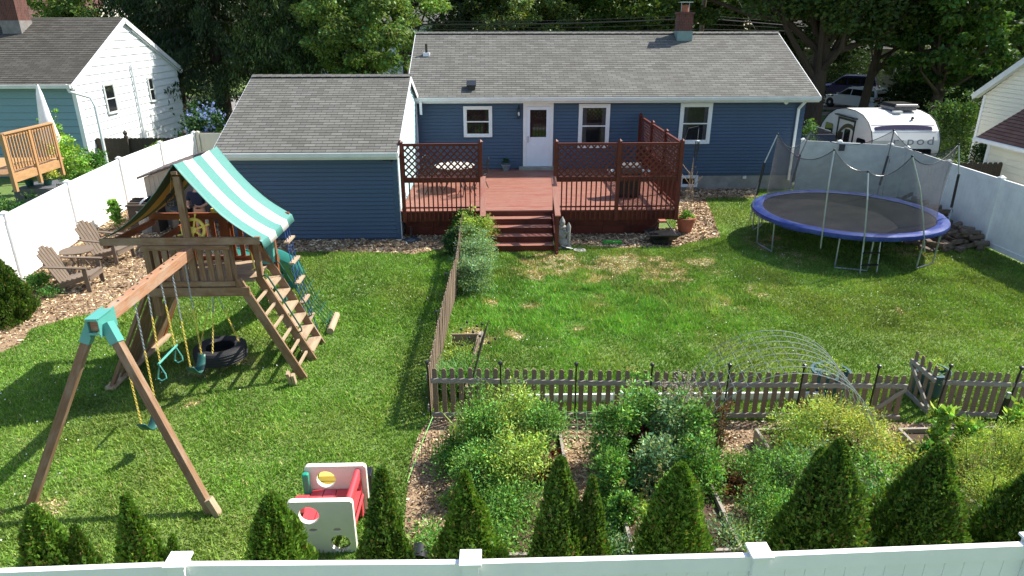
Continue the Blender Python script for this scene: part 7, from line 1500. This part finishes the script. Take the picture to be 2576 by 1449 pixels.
for k, (px, y, h, cr, z0, cl, lab) in enumerate(((1180, 62, 14, 6.5, 1.6, dd, 'dark tree behind the overhead wires left of the ridge middle'), (1340, 58, 13, 5.5, 1.4, srgb(110, 128, 66), 'dappled tree behind the overhead wires at mid ridge'), (1500, 60, 14, 6.5, 1.2, srgb(88, 116, 52), 'green tree behind the main ridge left of the chimney'), (1660, 56, 14, 6.0, 1.4, srgb(96, 118, 48), 'yellow green tree directly behind the chimney'), (1830, 58, 14, 6.5, 1.2, srgb(88, 108, 44), 'mid green tree right of the utility pole'), (1990, 52, 14, 6.0, 2.0, dd, 'dark tree above the right end of the main roof'))):
    tree('background_tree', lab, WY(px, 60, y).x, y, h, cr, z0, cl, n=26000, ls=.30, trunk=.3, seed=20+k, nclump=110, limbs=9)
x_ = WY(2082, 250, 37).x
tree('oak_tree', 'huge dark spreading tree with thick trunk behind the right end of the blue house', x_, 38.5, 15, 8.2, 4.3, srgb(74, 94, 44), n=90000, ls=.22, trunk=.48, seed=31, nclump=270, limbs=18, cluster=.36, flat=.5)
x_ = WY(2190, 230, 41).x; tree('leaning_tree', 'slender leaning dark trunk in front of the white wagon', x_-.3, 41, 11, 4.5, 4.4, srgb(72, 92, 44), n=26000, ls=.22, trunk=.26, seed=32, lean=1.6, limbs=8)
for k, (px, y, h, cr, z0, cl, lab) in enumerate(((2330, 46, 14, 6.5, 2.0, srgb(78, 104, 46), 'dense green tree above the camper'), (2480, 50, 15, 7.0, 1.5, srgb(104, 130, 52), 'sunlit yellow green tree in the upper right corner'), (2620, 44, 14, 6.0, 2.0, srgb(86, 112, 48), 'green tree cut by the right edge above the cream house'), (2400, 38, 9, 3.6, 2.4, srgb(80, 110, 48), 'smaller green tree behind the rounded shrub'))):
    tree('background_tree', lab, WY(px, 60, y).x, y, h, cr, z0, cl, n=34000, ls=.25, trunk=.3, seed=50+k, nclump=140, limbs=12)
# far wood that closes the view
rg_ = np.random.default_rng(99); n = 110000; nc = 900; K = np.stack([rg_.uniform(-75, 80, nc), rg_.uniform(84, 100, nc), rg_.uniform(.5, 17, nc)], 1); i = rg_.integers(0, nc, n); P = K[i]+rg_.normal(size=(n, 3))*np.array([1.5, 1.2, 1.1]); P[:, 2] = np.maximum(P[:, 2], .2)
s = .62*(.6+.8*rg_.random(n)); V = leaf_quads(P, s, s*.65, rg_.normal(size=(n, 3)), rg_); cc = colvar(srgb(66, 84, 42), n, rg_, .3, .1)*(1+.3*rg_.normal(size=nc))[i][:, None].clip(.4, 1.8)
tag(tri_mesh('far_wood', V, 4, cc, M['leaf']), 'dense dark far wood closing the view behind the street', 'wood', kind='stuff')

# understory that darkens the street side on the right
for k, (px, y, r, h, lab) in enumerate(((2310, 43.5, 2.0, 2.4, 'dark shrub mass right of the white wagon'), (2345, 41, 2.0, 2.4, 'dark shrub behind the camper roof'), (2440, 42, 2.4, 3.0, 'dark shrub mass behind the rounded shrub'), (2120, 60.5, 3.0, 3.2, 'dark shrub across the street behind the blue car'), (2380, 60, 3.4, 3.4, 'dark hedge clump across the street at the far right'), (1990, 46, 2.0, 2.6, 'dark shrub behind the right end of the main roof'))):
    x_ = WY(px, 240, y).x; bush('dark_shrub', lab, 'shrub', (x_, y, 0), r, r*.7, h, 7000, .17, srgb(56, 76, 38), 'dark shrubs along the street', nclump=70, cspread=.13, lw=.6)
for k, (px, y, r, h, lab) in enumerate(((380, 62, 3.0, 3.4, 'dark shrub beyond the street left of the spruce trunk'), (700, 60, 3.4, 3.6, 'dark shrub beyond the street behind the garage roof'))):
    x_ = WY(px, 240, y).x; bush('dark_shrub', lab, 'shrub', (x_, y, 0), r, r*.7, h, 6000, .22, srgb(56, 76, 38), 'dark shrubs along the street', nclump=70, cspread=.13, lw=.6)
# tub planting
for px, yy in ((2090, 9.62), (2340, 9.62)):
    c_ = (WY(px, 950, 9.6).x, yy, .33); tt_ = [o for o in bpy.data.objects if o.name.startswith('blue_tub') and o.parent is None and abs(o.location.x-c_[0]) < .05][0]
    bush('', 'tub foliage %d' % px, '', c_, .22, .22, .22, 700, .05, g3, parent=tt_, nclump=18, z0=0, stem=False, lw=.3)

for k, (px, py, r, h, cl) in enumerate(((1600, 1320, .2, .3, g3), (1660, 1345, .22, .22, g1), (1700, 1380, .2, .2, sage), (1520, 1420, .2, .2, g2), (1240, 1400, .3, .3, g1), (1190, 1340, .25, .2, g2), (2250, 1400, .3, .35, g2), (2210, 1290, .25, .4, g3), (2440, 1400, .3, .3, g1), (1430, 1320, .16, .2, g2), (1900, 1400, .3, .25, g3), (1150, 1270, .2, .2, g1), (2010, 1390, .3, .3, g1))):
    where = ['under the leafy greens', 'in the soil of the second raised bed', 'by the corner of the second raised bed', 'behind the double evergreen', 'behind the middle post cap evergreen', 'on the chips left of the first bed', 'between the two big evergreens', 'just left of the largest evergreen', 'under the dill plants', 'between the first two raised beds', 'left of the big right evergreen', 'at the left edge of the first raised bed', 'under the yellow green bushes'][k]
    bush('weed', 'small green weed clump '+where, 'weed', G(px, py), r, r, h, 800, .045, cl, 'small weeds in the garden', nclump=20, cspread=.18, lw=.4)
for k, (px, py, h) in enumerate(((1560, 1300, .55), (1590, 1340, .6), (1620, 1300, .5), (1650, 1290, .7), (1600, 1380, .4))):
    bush('seed_stalks', 'thin tan seed stalks '+['left of', 'right below', 'right of', 'farther right of', 'in front of'][k]+' the small light green plant in the second bed', 'seed stalks', G(px, py), .07, .07, h, 130, .028, srgb(186, 168, 120), 'thin tan seed stalks', nclump=14, cspread=.14, lw=.35, tall=.9)
